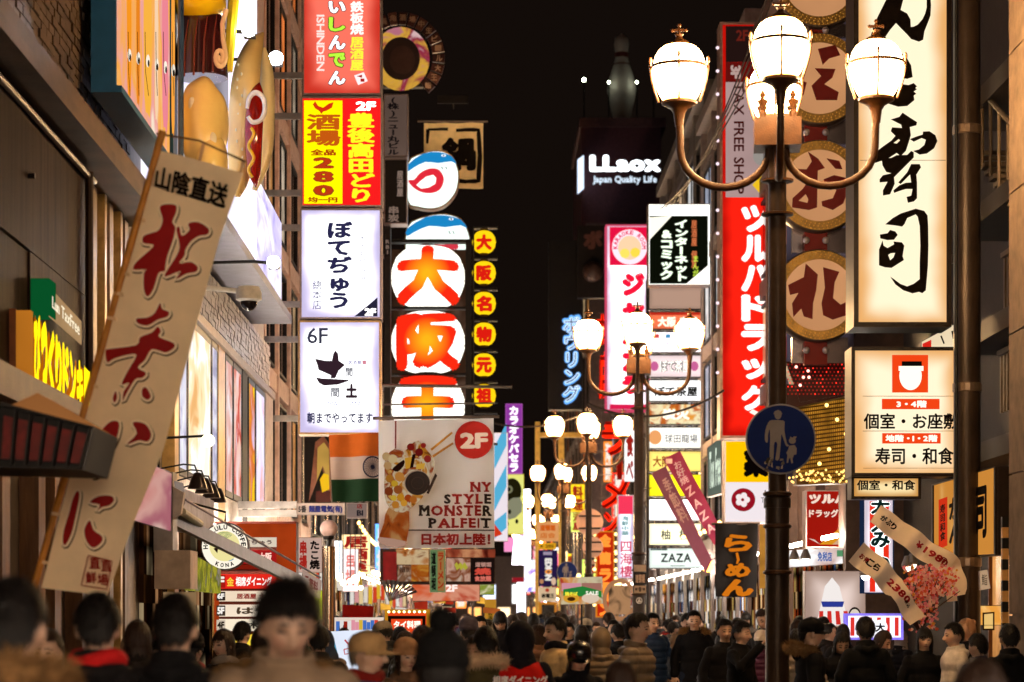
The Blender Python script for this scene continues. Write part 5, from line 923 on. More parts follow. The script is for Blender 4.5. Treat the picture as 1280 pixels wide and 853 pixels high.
for i, (u, v, r) in enumerate(((737, 653, 17), (741, 684, 13), (737, 703, 8))):
    p = front(61.0); t = thing('disc_sign', ['large pale back of a round road sign behind the third lamp pole', 'smaller pale round sign back just below the large one', 'little square-ish pale plate under the two round sign backs'][i], 'sign', p.at(u, v + r)); L = Layer(p); q_ = p.at(u, v)
    m = MB(); rad = r * 61 / F; m.lathe([(rad, -.02), (rad, .02)], (0, 0, 0), 30 if i < 2 else 4); m.v = [(q_.x + x, q_.y + z, q_.z + y) for x, y, z in m.v]; m.build('plate', df('d8a488', .5, var=.1), t)
    for dv in (-.45, .45): MB().box(q_.x - rad * .8, q_.x + rad * .8, q_.y - .05, q_.y - .03, q_.z + dv * rad - .02, q_.z + dv * rad + .02).build('clamp', DARKM, t)
# blue pedestrian signs
def pedsign(label, u, v, r, Y):
    p = front(Y); c = p.at(u, v); rad = r * Y / F; t = thing('pedestrian_sign', label, 'road sign', c - Vector((0, 0, rad)), 'blue pedestrians-only signs'); m = MB(); m.lathe([(rad, -.012), (rad, .012)], (0, 0, 0), 48); m.v = [(c.x + x, c.y + .012 + z, c.z + y) for x, y, z in m.v]; m.build('plate', df('8a8486', .5, var=.1), t)
    L = Layer(p); wm = df('8a8280', .6, var=.1, spec=.2); L.ell(u, v, r * .955, r * .955, df((.005, .018, .12), .7, var=.1, spec=.15), 48, name='blue_disc', off=.004); K = lambda pts: [(u + (x - 400) / 310 * r, v + (y - 424) / 310 * r) for x, y in pts]
    L.ell(*K([(374, 212)])[0], r * .10, r * .13, wm, 18, name='figure'); L.poly(K([(333, 205), (345, 180), (375, 168), (400, 180), (412, 208), (400, 205), (345, 206)]), wm, name='figure')
    L.poly(K([(320, 258), (420, 262), (432, 290), (430, 350), (452, 460), (470, 478), (462, 490), (440, 478), (408, 385), (400, 430), (385, 600), (355, 610), (352, 590), (368, 470), (350, 450), (338, 480), (333, 600), (300, 600), (304, 440), (300, 340), (286, 390), (284, 450), (270, 455), (258, 430), (262, 350), (288, 280)]), wm, 2, name='figure')
    L.ell(*K([(500, 440)])[0], r * .10, r * .09, wm, 18, name='figure'); L.poly(K([(478, 408), (486, 404), (500, 418), (512, 402), (538, 404), (524, 430), (480, 428)]), wm, name='figure')
    L.poly(K([(470, 485), (520, 478), (538, 510), (534, 560), (520, 565), (515, 560), (500, 600), (506, 635), (490, 640), (480, 590), (468, 600), (462, 635), (448, 635), (455, 565), (445, 545), (462, 520)]), wm, 1, name='figure')
    rr = random.Random(5)
    for k in range(16): a = rr.uniform(240, 430); b = rr.uniform(590, 690); L.poly(K([(a, b), (a + rr.uniform(10, 34), b + rr.uniform(-20, 6)), (a + rr.uniform(10, 30), b + rr.uniform(14, 34)), (a - 5, b + 20)]), df(rr.choice(['8a8078', 'a89c90', '3a3430', '6a6058']), .6), name='sticker')
    L.done(t); MB().box(c.x - .05, c.x + .05, c.y + .02, c.y + .12, c.z - .1, c.z - .05).build('clamp', BLACKM, t)
pedsign('large round blue sign with a white adult and child walking, on the nearest lamp pole', 976, 549, 44, 20.78)
pedsign('tiny distant round blue walking-figure sign above the noodle picture board', 709, 715, 13, 70)
# noodle picture board held over the crowd
def dN(L):
    L.rect((702, 729, 726, 739), em('e8a0b0', .75)); L.rect((727, 729, 752, 738), em('c88878', .6)); L.poly([(704, 737), (728, 733), (752, 739), (752, 747), (704, 745)], em('2c8a3c', .8), 1); L.ell(714, 748, 10, 6, em('e8a830', .8)); L.ell(738, 748, 11, 6, em('f0d8c0', .8)); L.ell(714, 749, 5, 2.6, em('5a3010', .5)); L.text('焼そば', (706, 740, 722, 745), em('f4f040', 1), 'h', .05); L.text('SALE', (732, 739, 748, 744), em('f4f0e0', 1), 'h', .05)
t = sign('picture_board', 'colourful noodle picture board on a pole held above the crowd', 'sign', 36, [(700, 722), (753, 721), (754, 755), (701, 756)], .03, .4, df('b0a090', .5), em_photo(['c84830', 'f0a050', 'e8d8b0', '8a2c20'], .7, 3.0, 5.0), dN); MB().tube([front(36).at(727, 756), front(36).at(727, 800)], .015, 8).build('stick', BLACKM, t)
# bowling neon
t = thing('neon_sign', 'vertical pale blue neon bowling sign on the dark tower', 'neon sign', front(100).at(712, 505)); L = Layer(front(100)); slab(front(100), (686, 300, 728, 512), .8, -.1).build('backing', df('140f10', .6), t)
L.text('ボウリング', (702, 393, 727, 506), em('6ab0ff', 1.3), 'v', .10, name='neon'); L.text('ボウリング', (704, 396, 725, 503), em('d8ecff', 1.6), 'v', .045, name='neon'); L.text('ボウリング', (705, 397, 724, 502), em('1c3c78', .8), 'v', 0, name='tube'); L.done(t)
t = thing('neon_sign', 'unlit dark kana and ball picture high on the tower left of the karaoke sign', 'neon sign', front(99).at(740, 360)); slab(front(99), (722, 282, 758, 372), .6, -.05).build('backing', df('1c1412', .6), t); L = Layer(front(99)); L.text('ボ', (729, 288, 754, 312), df('6a4038', .5), 'h', .08); L.done(t); MB().ball(front(98.6).at(741, 340), .42, 20, 14).build('ball', df('4a3630', .35), t, 80)
# karaoke sign (round emblem kept plain)
def dK(L):
    L.rect((762, 284, 811, 332), em('e01040', 1.1)); L.ell(787, 309, 22, 22, em('ffd8e4', 1.3)); L.ell(787, 310, 14.5, 15, em('f8c8a0', 1.2)); L.ell(781, 317, 6, 6, em('ffe060', 1.1)); L.ell(794, 316, 6, 6, em('ffd848', 1.1)); ringtext(L, 'KARAOKE ROOM', 787, 309, 18, -100, 100, 5.5, em('e01858', 1))
    for ch, a, b in (('ジ', 341, 371), ('ャ', 378, 404), ('ン', 408, 432), ('カ', 436, 466), ('ラ', 470, 494)): L.text(ch, (777, a, 806, b), em('e81438', 1.2), 'h', .09)
    L.rect((762, 506, 811, 512), em('e01c50', 1))
sign('sign_box', 'tall pink and white karaoke sign with red kana behind the second lamp', 'sign', 74, (757, 281, 813, 514), .6, 2.0, em('d84a6a', .9, sample=True), lb('fffaff', 'f0c8e4', 2.0, .45, .3), dK, bracket=5.5)
# red neon ramen letters
t = thing('neon_sign', 'large tilted red neon ramen letters stacked down a dark rack', 'neon sign', front(82).at(765, 700)); L = Layer(front(82))
for u in (752, 768, 784): slab(front(82.4), (u, 380, u + 1, 700), .1).build('rack_bar', df('3a3030', .5, .4), t)
for k in range(11): slab(front(82.3), (748, 390 + k * 29, 790, 391 + k * 29), .06).build('rack_bar', df('4a4040', .5, .4), t)
for ch, q_ in (('ラ', (752, 527, 788, 570)), ('ー', (771, 574, 778, 600)), ('メ', (752, 598, 790, 636)), ('ン', (754, 640, 774, 668)), ('本', (744, 392, 762, 432)), ('店', (748, 438, 764, 500))):
    L.text(ch, q_, em('ff2408', 1.6), 'v' if ch == 'ー' else 'h', .08, name='neon'); L.text(ch, q_, em('8a0c04', .8), 'v' if ch == 'ー' else 'h', .0, name='tube')
L.done(t)
for q_ in (): pass
def dG(L):
    for ch, a in (('金', 668), ('龍', 690), ('ラ', 711), ('ー', 728), ('メ', 740), ('ン', 754)): L.text(ch, (749, a, 764, a + 16), em('ff8a30', 1.4), 'v' if ch == 'ー' else 'h', .06)
t = sign('sign_box', 'orange red ramen sign framed with yellow bulbs beside the white vertical sign', 'sign', 68, (745, 664, 768, 772), .3, 1.5, em('e08820', .9), em('c8280c', .9), dG)
for k in range(9):
    for u in (743, 770): MB().ball(front(67.9).at(u, 668 + k * 11), .05, 6, 5).build('bulb', em('ffe090', 3.5), t)
def dQ(L): L.rect((773, 620, 791, 643), em('f03858', 1.1)); L.text('海鮮中華', (777, 645, 786, 670), em('6aa0a0', .9), 'v'); L.text('四海樓', (775, 677, 790, 722), em('d83860', 1), 'v', .02)
sign('sign_box', 'narrow white vertical restaurant sign with a red head, left of the second pole', 'sign', 60, (772, 619, 792, 723), .3, .5, FR, lb('f8fcff', 'e0d0f0', 1.7, .5, .15), dQ)
p = front(66); t = thing('ring_ornament', 'large pale ring ornament near the foot of the ramen sign', 'ornament', p.at(775, 770)); c = p.at(775, 750); m = MB(); m.tube([(c.x + .42 * math.cos(a), c.y, c.z + .52 * math.sin(a)) for a in [k * math.pi / 12 for k in range(25)]], .06, 8); m.build('ring', em('d89868', .55), t, 60); MB().box(c.x - .3, c.x + .3, c.y + .2, c.y + .3, c.z - .4, c.z + .4).build('back', em_photo(['4a3828', 'd8a070', 'a88a50'], .6, 2), t)
# plates on the second pole
p2 = front(40.28)
for i, (a, b, c_, tx, tc_) in enumerate(((706, 715, 'c0a080', '宗右衛門', '3a2818'), (716, 731, '1c1410', '道頓堀', 'c8a080'), (732, 742, 'b89878', '中央', '3a2818'))):
    sign('pole_plate', ['top tan plate strapped to the second lamp pole', 'black plate with pale characters on the second lamp pole', 'lower tan plate strapped to the second lamp pole'][i], 'sign', p2, (792, a, 808, b), .02, .3, BLACKM, df(c_, .5), lambda L, tx=tx, a=a, b=b, tc_=tc_: L.text(tx, (794, a + 2, 806, b - 2), df(tc_, .6), 'h', .03))
L = Layer(p2); t = thing('sticker', 'round white sticker on the second lamp pole under the plates', 'sticker', p2.at(799, 752)); L.ell(799, 751, 4, 4, df('c8b8a8', .6), hole=.7); L.poly([(796.5, 753), (799, 747.5), (801.5, 753)], df('c8b8a8', .6)); L.done(t)
# internet cafe sign and the ladder of floor signs
def dI(L):
    L.rect((812, 270, 885, 355), em('14180c', .5)); L.poly([(812, 272), (840, 270), (812, 300)], em('f0ecd8', 1.4)); L.poly([(885, 332), (885, 355), (858, 355)], em('f4f0e8', 1.5))
    L.text('インターネット', (843, 275, 860, 352), em('f0ffe4', 1.4), 'v', .06); L.text('&コミック', (825, 288, 841, 350), em('f0ffe4', 1.4), 'v', .06); L.text('居酒屋 個室', (864, 276, 871, 335), em('e07848', .9), 'v', .03); L.text('まんが', (866, 320, 873, 346), em('c8e848', 1), 'v', .03)
sign('sign_box', 'black and white internet cafe sign at the top of the white sign ladder', 'sign', 60, (810, 255, 888, 357), .5, 1.0, FR, em('f8fcf4', 1.8, sample=True), dI, bracket=5.5)
lad = [(359, 387, 'b89480', .8, '', 'blank tan panel, first of the sign ladder'), (390, 412, 'e87048', 1.0, '大阪 串揚', 'orange and pink panel, second of the sign ladder'), (415, 441, 'fff0f4', 1.8, 'レインボー', 'white panel with pink thin kana, third of the sign ladder'), (444, 472, 'f0d8d8', 1.0, 'ぼて茶屋', 'white panel with outlined kana and pink flowers on the sign ladder'), (475, 502, 'ffffff', 1.3, 'ぼて茶屋', 'bright white panel with brushed black kana on the sign ladder'), (505, 531, 'e8a050', .9, '炭火', 'amber food picture panel of the sign ladder'), (534, 561, 'fffaf0', 1.2, '球田龍場', 'white panel with an orange mark at left on the sign ladder'), (564, 590, 'f4d870', 1.2, '大阪', 'pale yellow panel of the sign ladder, behind the purple flags'), (593, 621, 'fff020', 1.1, '', 'vivid yellow panel of the sign ladder, behind the purple flags'), (624, 651, 'ffffff', 2.2, '', 'blank white panel of the sign ladder, behind the purple flags'), (654, 682, 'fff4c8', 1.5, '柚 柚', 'cream panel with two separate characters on the sign ladder'), (685, 711, 'eef8f0', .98, 'ZAZA', 'white panel lettered ZAZA, lowest of the sign ladder')]
for i, (a, b, c_, k_, tx, lab) in enumerate(lad):
    def dd(L, i=i, a=a, b=b, tx=tx):
        k = em('201c18', .5)
        if i == 1: L.text(tx, (822, a + 6, 872, b - 3), em('fff0d8', 1.4), 'h', .06); L.rect((813, a + 1, 875, a + 4), em('c82818', .9))
        elif i == 2: L.text(tx, (820, a + 10, 872, b - 4), em('e88098', 1), 'h', 0); [L.rect((818 + j * 14, a + 3, 824 + j * 14, a + 8), em(['e05050', '50a0d0', '60b060', 'e0a040'][j], .9)) for j in range(4)]
        elif i == 3: L.ell(818, a + 14, 5, 6, em('d868a0', .9)); L.ell(868, a + 14, 5, 6, em('d868a0', .9)); L.text(tx, (825, a + 6, 862, b - 6), em('302020', .5), 'h', .10); L.text(tx, (825, a + 6, 862, b - 6), em('fff8f0', 1.3), 'h', .03)
        elif i == 5: L.text(tx, (828, a + 6, 862, b - 6), em('fff4e0', 1.4), 'h', .06)
        elif i == 6: L.ell(819, a + 13, 8, 9, em('f4a868', 1)); L.text(tx, (831, a + 9, 872, b - 7), em('3a4050', .6), 'h', .01)
        elif i == 11: L.text(tx, (826, a + 7, 864, b - 8), em('101814', .4), 'h', .03); L.rect((813, a + 1, 834, a + 3), em('304840', .6)); L.rect((838, b - 4, 856, b - 3), em('809088', .8))
        elif i == 10: L.text('柚', (826, a + 8, 838, b - 7), em('304038', .5), 'h', .02); L.text('柚', (849, a + 8, 861, b - 7), em('304038', .5), 'h', .02)
        elif i == 7: L.text('大阪', (816, a + 6, 838, b - 6), em('a05018', .9), 'h', .03)
        elif tx: L.text(tx, (818, a + 8, 872, b - 6), k, 'h', .04)
        if i < 11 and i != 0: L.rect((877, a + 1, 885, b - 1), em('ffffff', 1.9 if i < 9 else 1.2))
    face = em_photo(['f0a040', 'fff0c0', 'c8601c', 'f8c860'], .95, 2.2, 5.0) if i == 5 else lb(c_, c_, k_ * 1.25, .8, .12)
    sign('floor_sign', lab, 'sign', 62, (811, a, 887, b), .35, .8, BLACKM, face, dd, 'white ladder of floor signs on the right')
t = thing('sign_ladder_frame', 'dark steel uprights holding the white ladder of floor signs', 'frame', front(62.4).at(850, 780)); slab(front(62.2), (808, 350, 811, 780), .3).build('upright', df('1c1818', .5, .5), t); slab(front(62.2), (887, 350, 900, 780), .3).build('upright', df('5a504c', .5, .4), t)
for k in range(16): MB().ball(front(48).at(897, 60 + k * 29), .035, 6, 5).build('bulb', em('e0c8d0', 1.6), t)
sign('sign_board', 'dim green-white side sign with handwriting near the round blue road sign', 'sign', Plane((3.95, 50, 0), (-.8, -1, 0)), [(884, 560), (903, 545), (903, 617), (884, 622)], .15, .8, FR, em('8a9888', .5, .2), lambda L: L.text('Tax Free', [(887, 566), (901, 556), (901, 606), (887, 612)], em('f0ffe8', .9), 'h', .03))
# purple flags
def dz(L):
    for k, ch in enumerate('ZAZA'): L.text(ch, [(856 + k * 8.5, 612 + k * 15.5), (864 + k * 8.5, 606 + k * 15.5), (869 + k * 8.5, 616 + k * 15.5), (861 + k * 8.5, 622 + k * 15.5)], df('d8a8b0', .7), 'h', .02)
    L.text('お好焼', [(840, 580), (850, 575), (862, 602), (852, 608)], df('c898a0', .7), 'v', .02); L.rect((832, 574, 840, 580), df('d8b0a0', .7))
cloth('nobori_flag', 'slanted purple red flag with pale letters in front of the sign ladder', 'flag', 46, [(829, 574), (850, 564), (905, 668), (893, 682)], df('a03c5c', .8, var=.08, trans=.55), dz, .03, .1, .05)
cloth('nobori_flag', 'paler mauve flag crossing behind the purple one', 'flag', 46.8, [(814, 592), (832, 583), (890, 700), (882, 717)], df('a06880', .8, var=.1, trans=.6), lambda L: L.text('季節料', [(826, 600), (834, 596), (862, 650), (852, 655)], df('d8b0b0', .7), 'v', .02), .03, .1, .05)
# --- the tall red drugstore sign
def dD(L):
    L.rect((907, 78, 964, 103), em('8a1c18', .45)); L.rect((907, 103, 964, 247), em('d8b4b0', .62, .1)); L.rect((907, 33, 964, 78), em('3c2420', .35))
    L.text('3F', (913, 82, 926, 99), em('c8a8a0', .8), 'r', .05); L.text('TAX FREE SHOP', (917, 104, 930, 243), em('501410', .6), 'r', .02); L.text('免税', (945, 82, 960, 101), em('c89890', .6), 'h', .03); L.text('2F', (920, 38, 935, 52), em('8a2c20', .5), 'h', .03); L.ell(953, 196, 12, 12, em('b0a8a0', .7)); L.poly([(940, 232), (950, 220), (962, 224), (964, 240), (950, 243)], em('f0c020', 1), 1)
    for k, ch in enumerate('ツルハドラッグ'): a = 257 + k * 37.2; L.text(ch, (926, a + (6 if ch == 'ッ' else 0), 963, a + (34 if ch != 'ッ' else 32)), em('fff4ee', 1.5), 'h', .06)
    L.poly([(940, 512), (961, 523), (964, 530), (957, 528), (936, 516)], em('fff0e0', 1.2)); L.poly([(944, 545), (964, 524), (964, 545)], em('f0a028', 1), 1)
t = sign('sign_box', 'very tall red drugstore sign with white kana running down it', 'sign', 48, (900, 28, 966, 548), .6, 3.2, df('9a7870', .4, .5), lb('f42010', 'c01008', 1.15, .8, .3), dD, bracket=5.5)
def dJ(L):
    L.rect((907, 552, 966, 603), em('ffc400', 1.05)); k = em('140c08', .4); L.text('薬', (929, 561, 961, 597), k, 'h', .08)
    L.ell(929, 625, 15, 14.5, em('a01424', .85)); [L.ell(929 + 5.4 * math.cos(a) - 1, 625 + 5.4 * math.sin(a), 4, 4, em('f8e8e8', 1.0), 12) for a in [j * 2 * math.pi / 5 for j in range(5)]]; L.ell(928, 625, 2, 2, em('a01424', .8), 10)
    L.text('Japan.', (954, 613, 977, 621), em('2a2020', .5), 'h', .01); L.text('Tax-free', (951, 622, 978, 629), em('2a2020', .5), 'h', 0)
sign('sign_box', 'yellow over white tax-free sign with a red blossom disc below the red sign', 'sign', 44, (905, 550, 968, 654), .4, 1.4, df('b0a098', .4, .5), em('f4e8ec', 1.0, sample=True), dJ, bracket=5.5)
def dr(L):
    o = em('e88018', .8); L.text('ら', (905, 668, 940, 690), o, 'h', .05); L.stroke([(921, 691), (923, 700), (921, 705)], [3, 3.4, 2], o); L.text('め', (906, 704, 938, 722), o, 'h', .06); L.text('ん', (902, 724, 942, 746), o, 'h', .07); L.text('とろ', (910, 658, 935, 667), df('c8b8a0', .7), 'h', .05)
cloth('noren_banner', 'black cloth banner with fiery orange ramen kana', 'banner', 41, [(894, 655), (947, 655), (946, 747), (894, 746)], df('120c0a', .8), dr, .03, .15, .03, hang=[(890, 655), (950, 655)])
sign('sign_box', 'tan paper lantern strip right of the black ramen banner', 'sign', 43, (949, 656, 961, 736), .1, .5, df('7a4c20', .5), em('d8963c', .7, .3, 3), None)
# --- round characters signs on a pole
P33 = front(33); PINK = em('eaa670', .74, .2, 1.0, sample=True); DR = df((.17, .006, .004), .5, var=.1); GO = df((.36, .20, .05), .35, .5, var=.3)
discs = [(-24, '', 'topmost round sign, only its bulb-studded lower rim in view'), (98, 'こ', 'round sign with two red bars of kana, behind the top lamp globe'), (232, 'お', 'round cream sign with a dark red looping kana'), (369, '札', 'lowest round cream sign with a two-part dark red character')]
for i, (vc, ch, lab) in enumerate(discs):
    u = 1024.5; r = 57; c = P33.at(u, vc); rad = r * 33 / F; t = thing('round_sign', lab, 'sign', c - Vector((0, 0, rad)), 'bulb rimmed round signs on a dark red pole')
    m = MB(); m.lathe([(rad, -.17), (rad * 1.02, -.1), (rad * 1.02, .12), (rad * .99, .15)], (0, 0, 0), 56); m.v = [(c.x + x, c.y + .17 - z + .02, c.z + y) for x, y, z in m.v]; m.build('housing', df('6a5a50', .3, .8), t, 60)
    L = Layer(P33); L.ell(u, vc, r * .98, r * .98, GO, 56, name='rim', off=.0, hole=.80); L.ell(u, vc, r * .81, r * .81, PINK, 48, name='face_panel', off=-.01)
    if ch == 'お':
        T = lambda p: ZZ(970, 150, 3.046, p)
        L.poly(T([(70, 188), (115, 190), (135, 160), (120, 122), (160, 150), (185, 185), (158, 195), (155, 335), (125, 345), (60, 335), (62, 300), (100, 265), (118, 240), (112, 215), (78, 222)]), DR, 1, 'lettering', off=.03); L.poly(T([(180, 228), (220, 212), (265, 222), (275, 265), (255, 320), (215, 345), (175, 330), (172, 312), (215, 300), (228, 270), (215, 250), (185, 262)]), DR, 1, 'lettering', off=.031); L.poly(T([(190, 148), (240, 158), (252, 190), (225, 188)]), DR, 1, 'lettering', off=.032)
        L.poly(T([(85, 310), (112, 285), (122, 305), (118, 318)]), PINK, 0, 'counter', off=.034)
    elif ch == '札':
        T = lambda p: ZZ(970, 150, 3.046, p)
        L.poly(T([(45, 630), (105, 600), (112, 548), (158, 590), (152, 650), (140, 700), (138, 760), (105, 750), (95, 720), (65, 752), (60, 700), (85, 660), (52, 668)]), DR, 1, 'lettering', off=.03); L.poly(T([(178, 562), (240, 580), (222, 620), (216, 680), (245, 705), (285, 685), (268, 745), (215, 762), (178, 745), (172, 700), (185, 640)]), DR, 1, 'lettering', off=.031)
    elif ch == 'こ':
        L.poly([(1022, 62), (1044, 57), (1050, 70), (1036, 74), (1028, 82)], DR, 1, 'lettering', off=.03); L.poly([(1018, 86), (1044, 87), (1040, 98), (1030, 106), (1048, 116), (1046, 126), (1020, 126), (1014, 108), (1026, 96)], DR, 1, 'lettering', off=.03); L.poly([(998, 100), (1008, 104), (1004, 120), (996, 116)], DR, 1, 'lettering', off=.032)
    L.done(t); bm = MB()
    for ring_, nn in ((.955, 64), (.895, 58), (.84, 54)):
        for k in range(nn):
            a = k * 2 * math.pi / nn + ring_ * 7; bm.ball(P33.at(u + r * ring_ * math.cos(a), vc + r * ring_ * math.sin(a), .012), .0095, 5, 4)
    o = bm.build('bulb', em('d89838', .62), t); o['kind'] = 'stuff'
t = thing('sign_pole', 'dark red pole and silver neck pieces joining the round signs', 'pole', P33.at(1020, 772)); m = MB(); 
for a, b in ((34, 42), (155, 176), (289, 312), (426, 450)): slab(front(33.15), (1006, a - 6, 1034, b + 6), .12).build('neck', DR, t); slab(front(33.3), (990, a - 4, 1060, b + 4), .1).build('cross_plate', df('7a6e74', .2, .9), t); [MB().ball(P33.at(uu, (a + b) / 2), .05, 10, 8).build('glass_knob', df('b8a8a8', .1, .6), t, 80) for uu in (1008, 1032)]
t = thing('rear_cladding', 'grey lilac wall panels glimpsed behind the round signs', 'wall', P33.at(1020, 772) + Vector((0, 2.5, 0))); 
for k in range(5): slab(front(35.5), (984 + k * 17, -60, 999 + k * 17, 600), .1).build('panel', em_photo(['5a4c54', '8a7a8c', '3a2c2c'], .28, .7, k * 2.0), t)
# red LED canopy and gold grid canopy
t = thing('led_canopy', 'dark red canopy dotted with glowing red and white LEDs under the round signs', 'canopy', P33.at(1015, 520)); p = front(34); slab(p, [(982, 452), (1064, 452), (1064, 492), (1000, 503), (982, 510)][:4], .4).build('canopy', df('3c0a0c', .4, var=.3), t); slab(p, [(982, 480), (1064, 488), (1064, 494), (982, 512)], .4, -.01).build('soffit', df('3c0a0c', .4), t); rr = random.Random(3)
m1, m2 = MB(), MB()
for k in range(17):
    for j in range(9): (m1 if rr.random() > .2 else m2).ball(p.at(985 + k * 4.8 + (j % 2) * 2.4, 456 + j * 4.6, .01), .012, 5, 4)
o = m1.build('led', em('b01c14', .8), t); o['kind'] = 'stuff'; o = m2.build('led', em('ff3020', 1.5), t); o['kind'] = 'stuff'
for u, v in ((995, 459), (1010, 464), (1004, 472), (1011, 472), (1000, 482)): MB().ball(p.at(u, v, .02), .022, 8, 6).build('bright_led', em('ffb0a0', 3), t)
t = thing('gold_canopy', 'curved gold grille canopy studded with warm bulbs behind the blue road sign', 'canopy', front(35).at(1030, 620)); p = front(35)
slab(p, [(996, 512), (1030, 494), (1065, 487), (1065, 600), (1010, 606), (996, 590)][:4], .5, -.04).build('backing', df('5a3c0c', .5), t); slab(p, [(996, 514), (1065, 489), (1065, 603), (996, 606)], .4, -.05).build('backing', df('5a3c0c', .5), t)
gb = MB()
for j in range(21):
    for k in range(26):
        u = 998 + k * 2.6; v = 498 + j * 5.1 + (1065 - u) * .13
        if v < 602: slab(p, (u, v, u + 1.7, v + 3.1), .02, .0, gb)
o = gb.build('cell', em('c8882a', .8, .5, 6), t); o['kind'] = 'stuff'
for u, v in ((1033, 507), (1046, 525), (1057, 543), (1036, 562), (1015, 540), (1024, 580)): MB().ball(p.at(u, v, .03), .028, 8, 6).build('bulb', em('ffd070', 4), t)
m = MB()
for k in range(60): m.ball(p.at(985 + rr.random() * 80, 588 + rr.random() * 16, .1), .018, 5, 4)
o = m.build('bulb_fringe', em('ffcc70', 2.2), t); o['kind'] = 'stuff'
# --- the big sushi sign
P28 = front(27.2)
def dG2(L):
    T1 = lambda p: ZZ(1060, 0, 6.093, p); T2 = lambda p: ZZ(1060, 130, 6.093, p); T3 = lambda p: ZZ(1060, 250, 6.093, p)
    for p in (T1([(330, -150), (450, -120), (420, 0), (400, 78), (450, 105), (475, 150), (478, 208), (500, 205), (530, 190), (565, 150), (585, 110), (598, 60), (598, 0), (590, -60), (625, -40), (632, 40), (628, 120), (610, 170), (582, 240), (572, 305), (540, 320), (480, 300), (450, 265), (400, 215), (365, 178), (320, 230), (280, 290), (250, 345), (150, 345), (165, 300), (195, 200), (225, 130), (255, 70), (290, 0)]),
              T1([(325, 380), (370, 385), (440, 430), (480, 500), (492, 590), (450, 603), (400, 595), (350, 540), (300, 470)]), T1([(300, 650), (385, 640), (460, 650), (500, 635), (525, 660), (512, 672), (524, 682), (500, 700), (520, 716), (500, 730), (505, 765), (450, 810), (380, 815), (300, 790), (200, 740)])): L.poly(p, INK, 1, 'lettering', off=.006 + L.k * .0004); L.k += 1
    for p in ([(325, 120), (390, 100), (415, 68), (470, 105), (525, 140), (520, 165), (470, 178), (478, 240), (460, 300), (440, 360), (400, 400), (370, 375), (300, 420), (210, 450), (165, 435), (190, 385), (260, 330), (330, 280), (360, 245), (325, 210), (335, 180), (410, 185), (404, 160)],
              [(470, 270), (520, 250), (568, 235), (570, 212), (620, 210), (665, 240), (680, 285), (655, 340), (600, 380), (545, 388), (495, 360), (540, 348), (580, 315), (592, 275), (560, 262), (500, 290)],
              [(255, 420), (330, 412), (370, 392), (450, 390), (480, 360), (500, 370), (500, 410), (440, 470), (400, 510), (350, 560), (355, 610), (320, 690), (265, 700), (265, 660), (300, 595), (240, 600), (240, 575), (265, 545), (330, 530), (290, 520), (262, 470)],
              [(480, 460), (545, 460), (555, 485), (520, 540), (525, 600), (525, 720), (500, 745), (455, 755), (445, 710), (480, 700), (490, 650), (440, 650), (400, 662), (350, 680), (345, 660), (390, 622), (440, 602), (480, 600), (472, 540), (400, 612), (382, 600), (450, 522)]): L.poly(T2(p), INK, 1, 'lettering', off=.006 + L.k * .0004); L.k += 1
    L.poly(T2([(345, 300), (385, 270), (395, 280), (370, 305)]), CREAMP, 0, 'paper_gap', off=.014)
    L.poly(T3([(282, 188), (340, 140), (400, 105), (515, 68), (580, 85), (605, 120), (610, 200), (612, 350), (608, 500), (600, 600), (592, 690), (565, 712), (540, 702), (490, 713), (420, 690), (360, 645), (320, 585), (350, 605), (400, 642), (450, 660), (500, 640), (545, 605), (545, 480), (550, 350), (545, 200), (530, 130), (515, 112), (450, 140), (430, 185), (412, 205), (350, 195)]), INK, 1, 'lettering', off=.007)
    L.poly(T3([(242, 265), (300, 255), (320, 230), (360, 242), (378, 268), (350, 305), (300, 308), (245, 295)]), INK, 1, 'lettering', off=.008)
    L.poly(T3([(262, 310), (235, 380), (235, 500), (280, 515), (330, 520), (425, 460), (415, 430), (428, 350), (410, 325), (345, 318), (350, 340), (300, 368), (270, 350)]), INK, 1, 'lettering', off=.009, holes=[T3([(305, 420), (325, 408), (358, 405), (345, 440), (320, 462)])])
    L.rect((1075, 200.3, 1182, 201), df('8a6a48', .6), 'seam', off=.005)
sign('sushi_sign', 'huge cream vertical lightbox with black brushed calligraphy', 'sign', P28, (1067, -190, 1189, 409), .6, 6, df('1c120c', .45, .2), CREAM, dG2, bracket=5.3)
m = MB(); 
def dF(L):
    o = em('f04414', 1.05); w = em('fff4e0', 1.3)
    L.rect((1115, 444, 1160, 491), o); L.ell(1138, 470, 14, 18, w, 30); L.rect((1127, 452, 1152, 458), em('1c120c', .4)); L.rect((1123, 458, 1154, 464), w)
    for a in (270, 292, 338, 0): pass
    L.rect((1078, 495.3, 1196, 496), df('b08a60', .6)); L.rect((1102, 499, 1174, 512), o); L.text('3・4階', (1120, 501, 1158, 510), w, 'h', .05); L.text('個室・お座敷', (1079, 517, 1198, 537), INK, 'h', .025); L.rect((1078, 539, 1196, 539.7), df('b08a60', .6)); L.rect((1102, 542, 1175, 555), o); L.text('地階・1・2階', (1106, 544, 1171, 553), w, 'h', .05); L.text('寿司・和食', (1093, 560, 1191, 581), INK, 'h', .025); L.rect((1078, 585.5, 1196, 586.1), df('b08a60', .6))
sign('sushi_sign', 'wide cream lightbox listing floors with an orange square emblem', 'sign', front(27.6), (1064, 434, 1200, 596), .5, 4.5, df('1c120c', .45, .2), CREAM, dF, bracket=5.3)
sign('sushi_sign', 'small cream lightbox with one line of black characters under the floor list', 'sign', front(27.7), (1064, 595, 1151, 624), .3, 3.4, df('1c120c', .45, .2), lb('ffe6ac', 'e8a450', 1.0, .75, .12), lambda L: L.text('個室・和食', (1071, 600, 1144, 613), INK, 'h', .03))
WR = wallR(5.32)
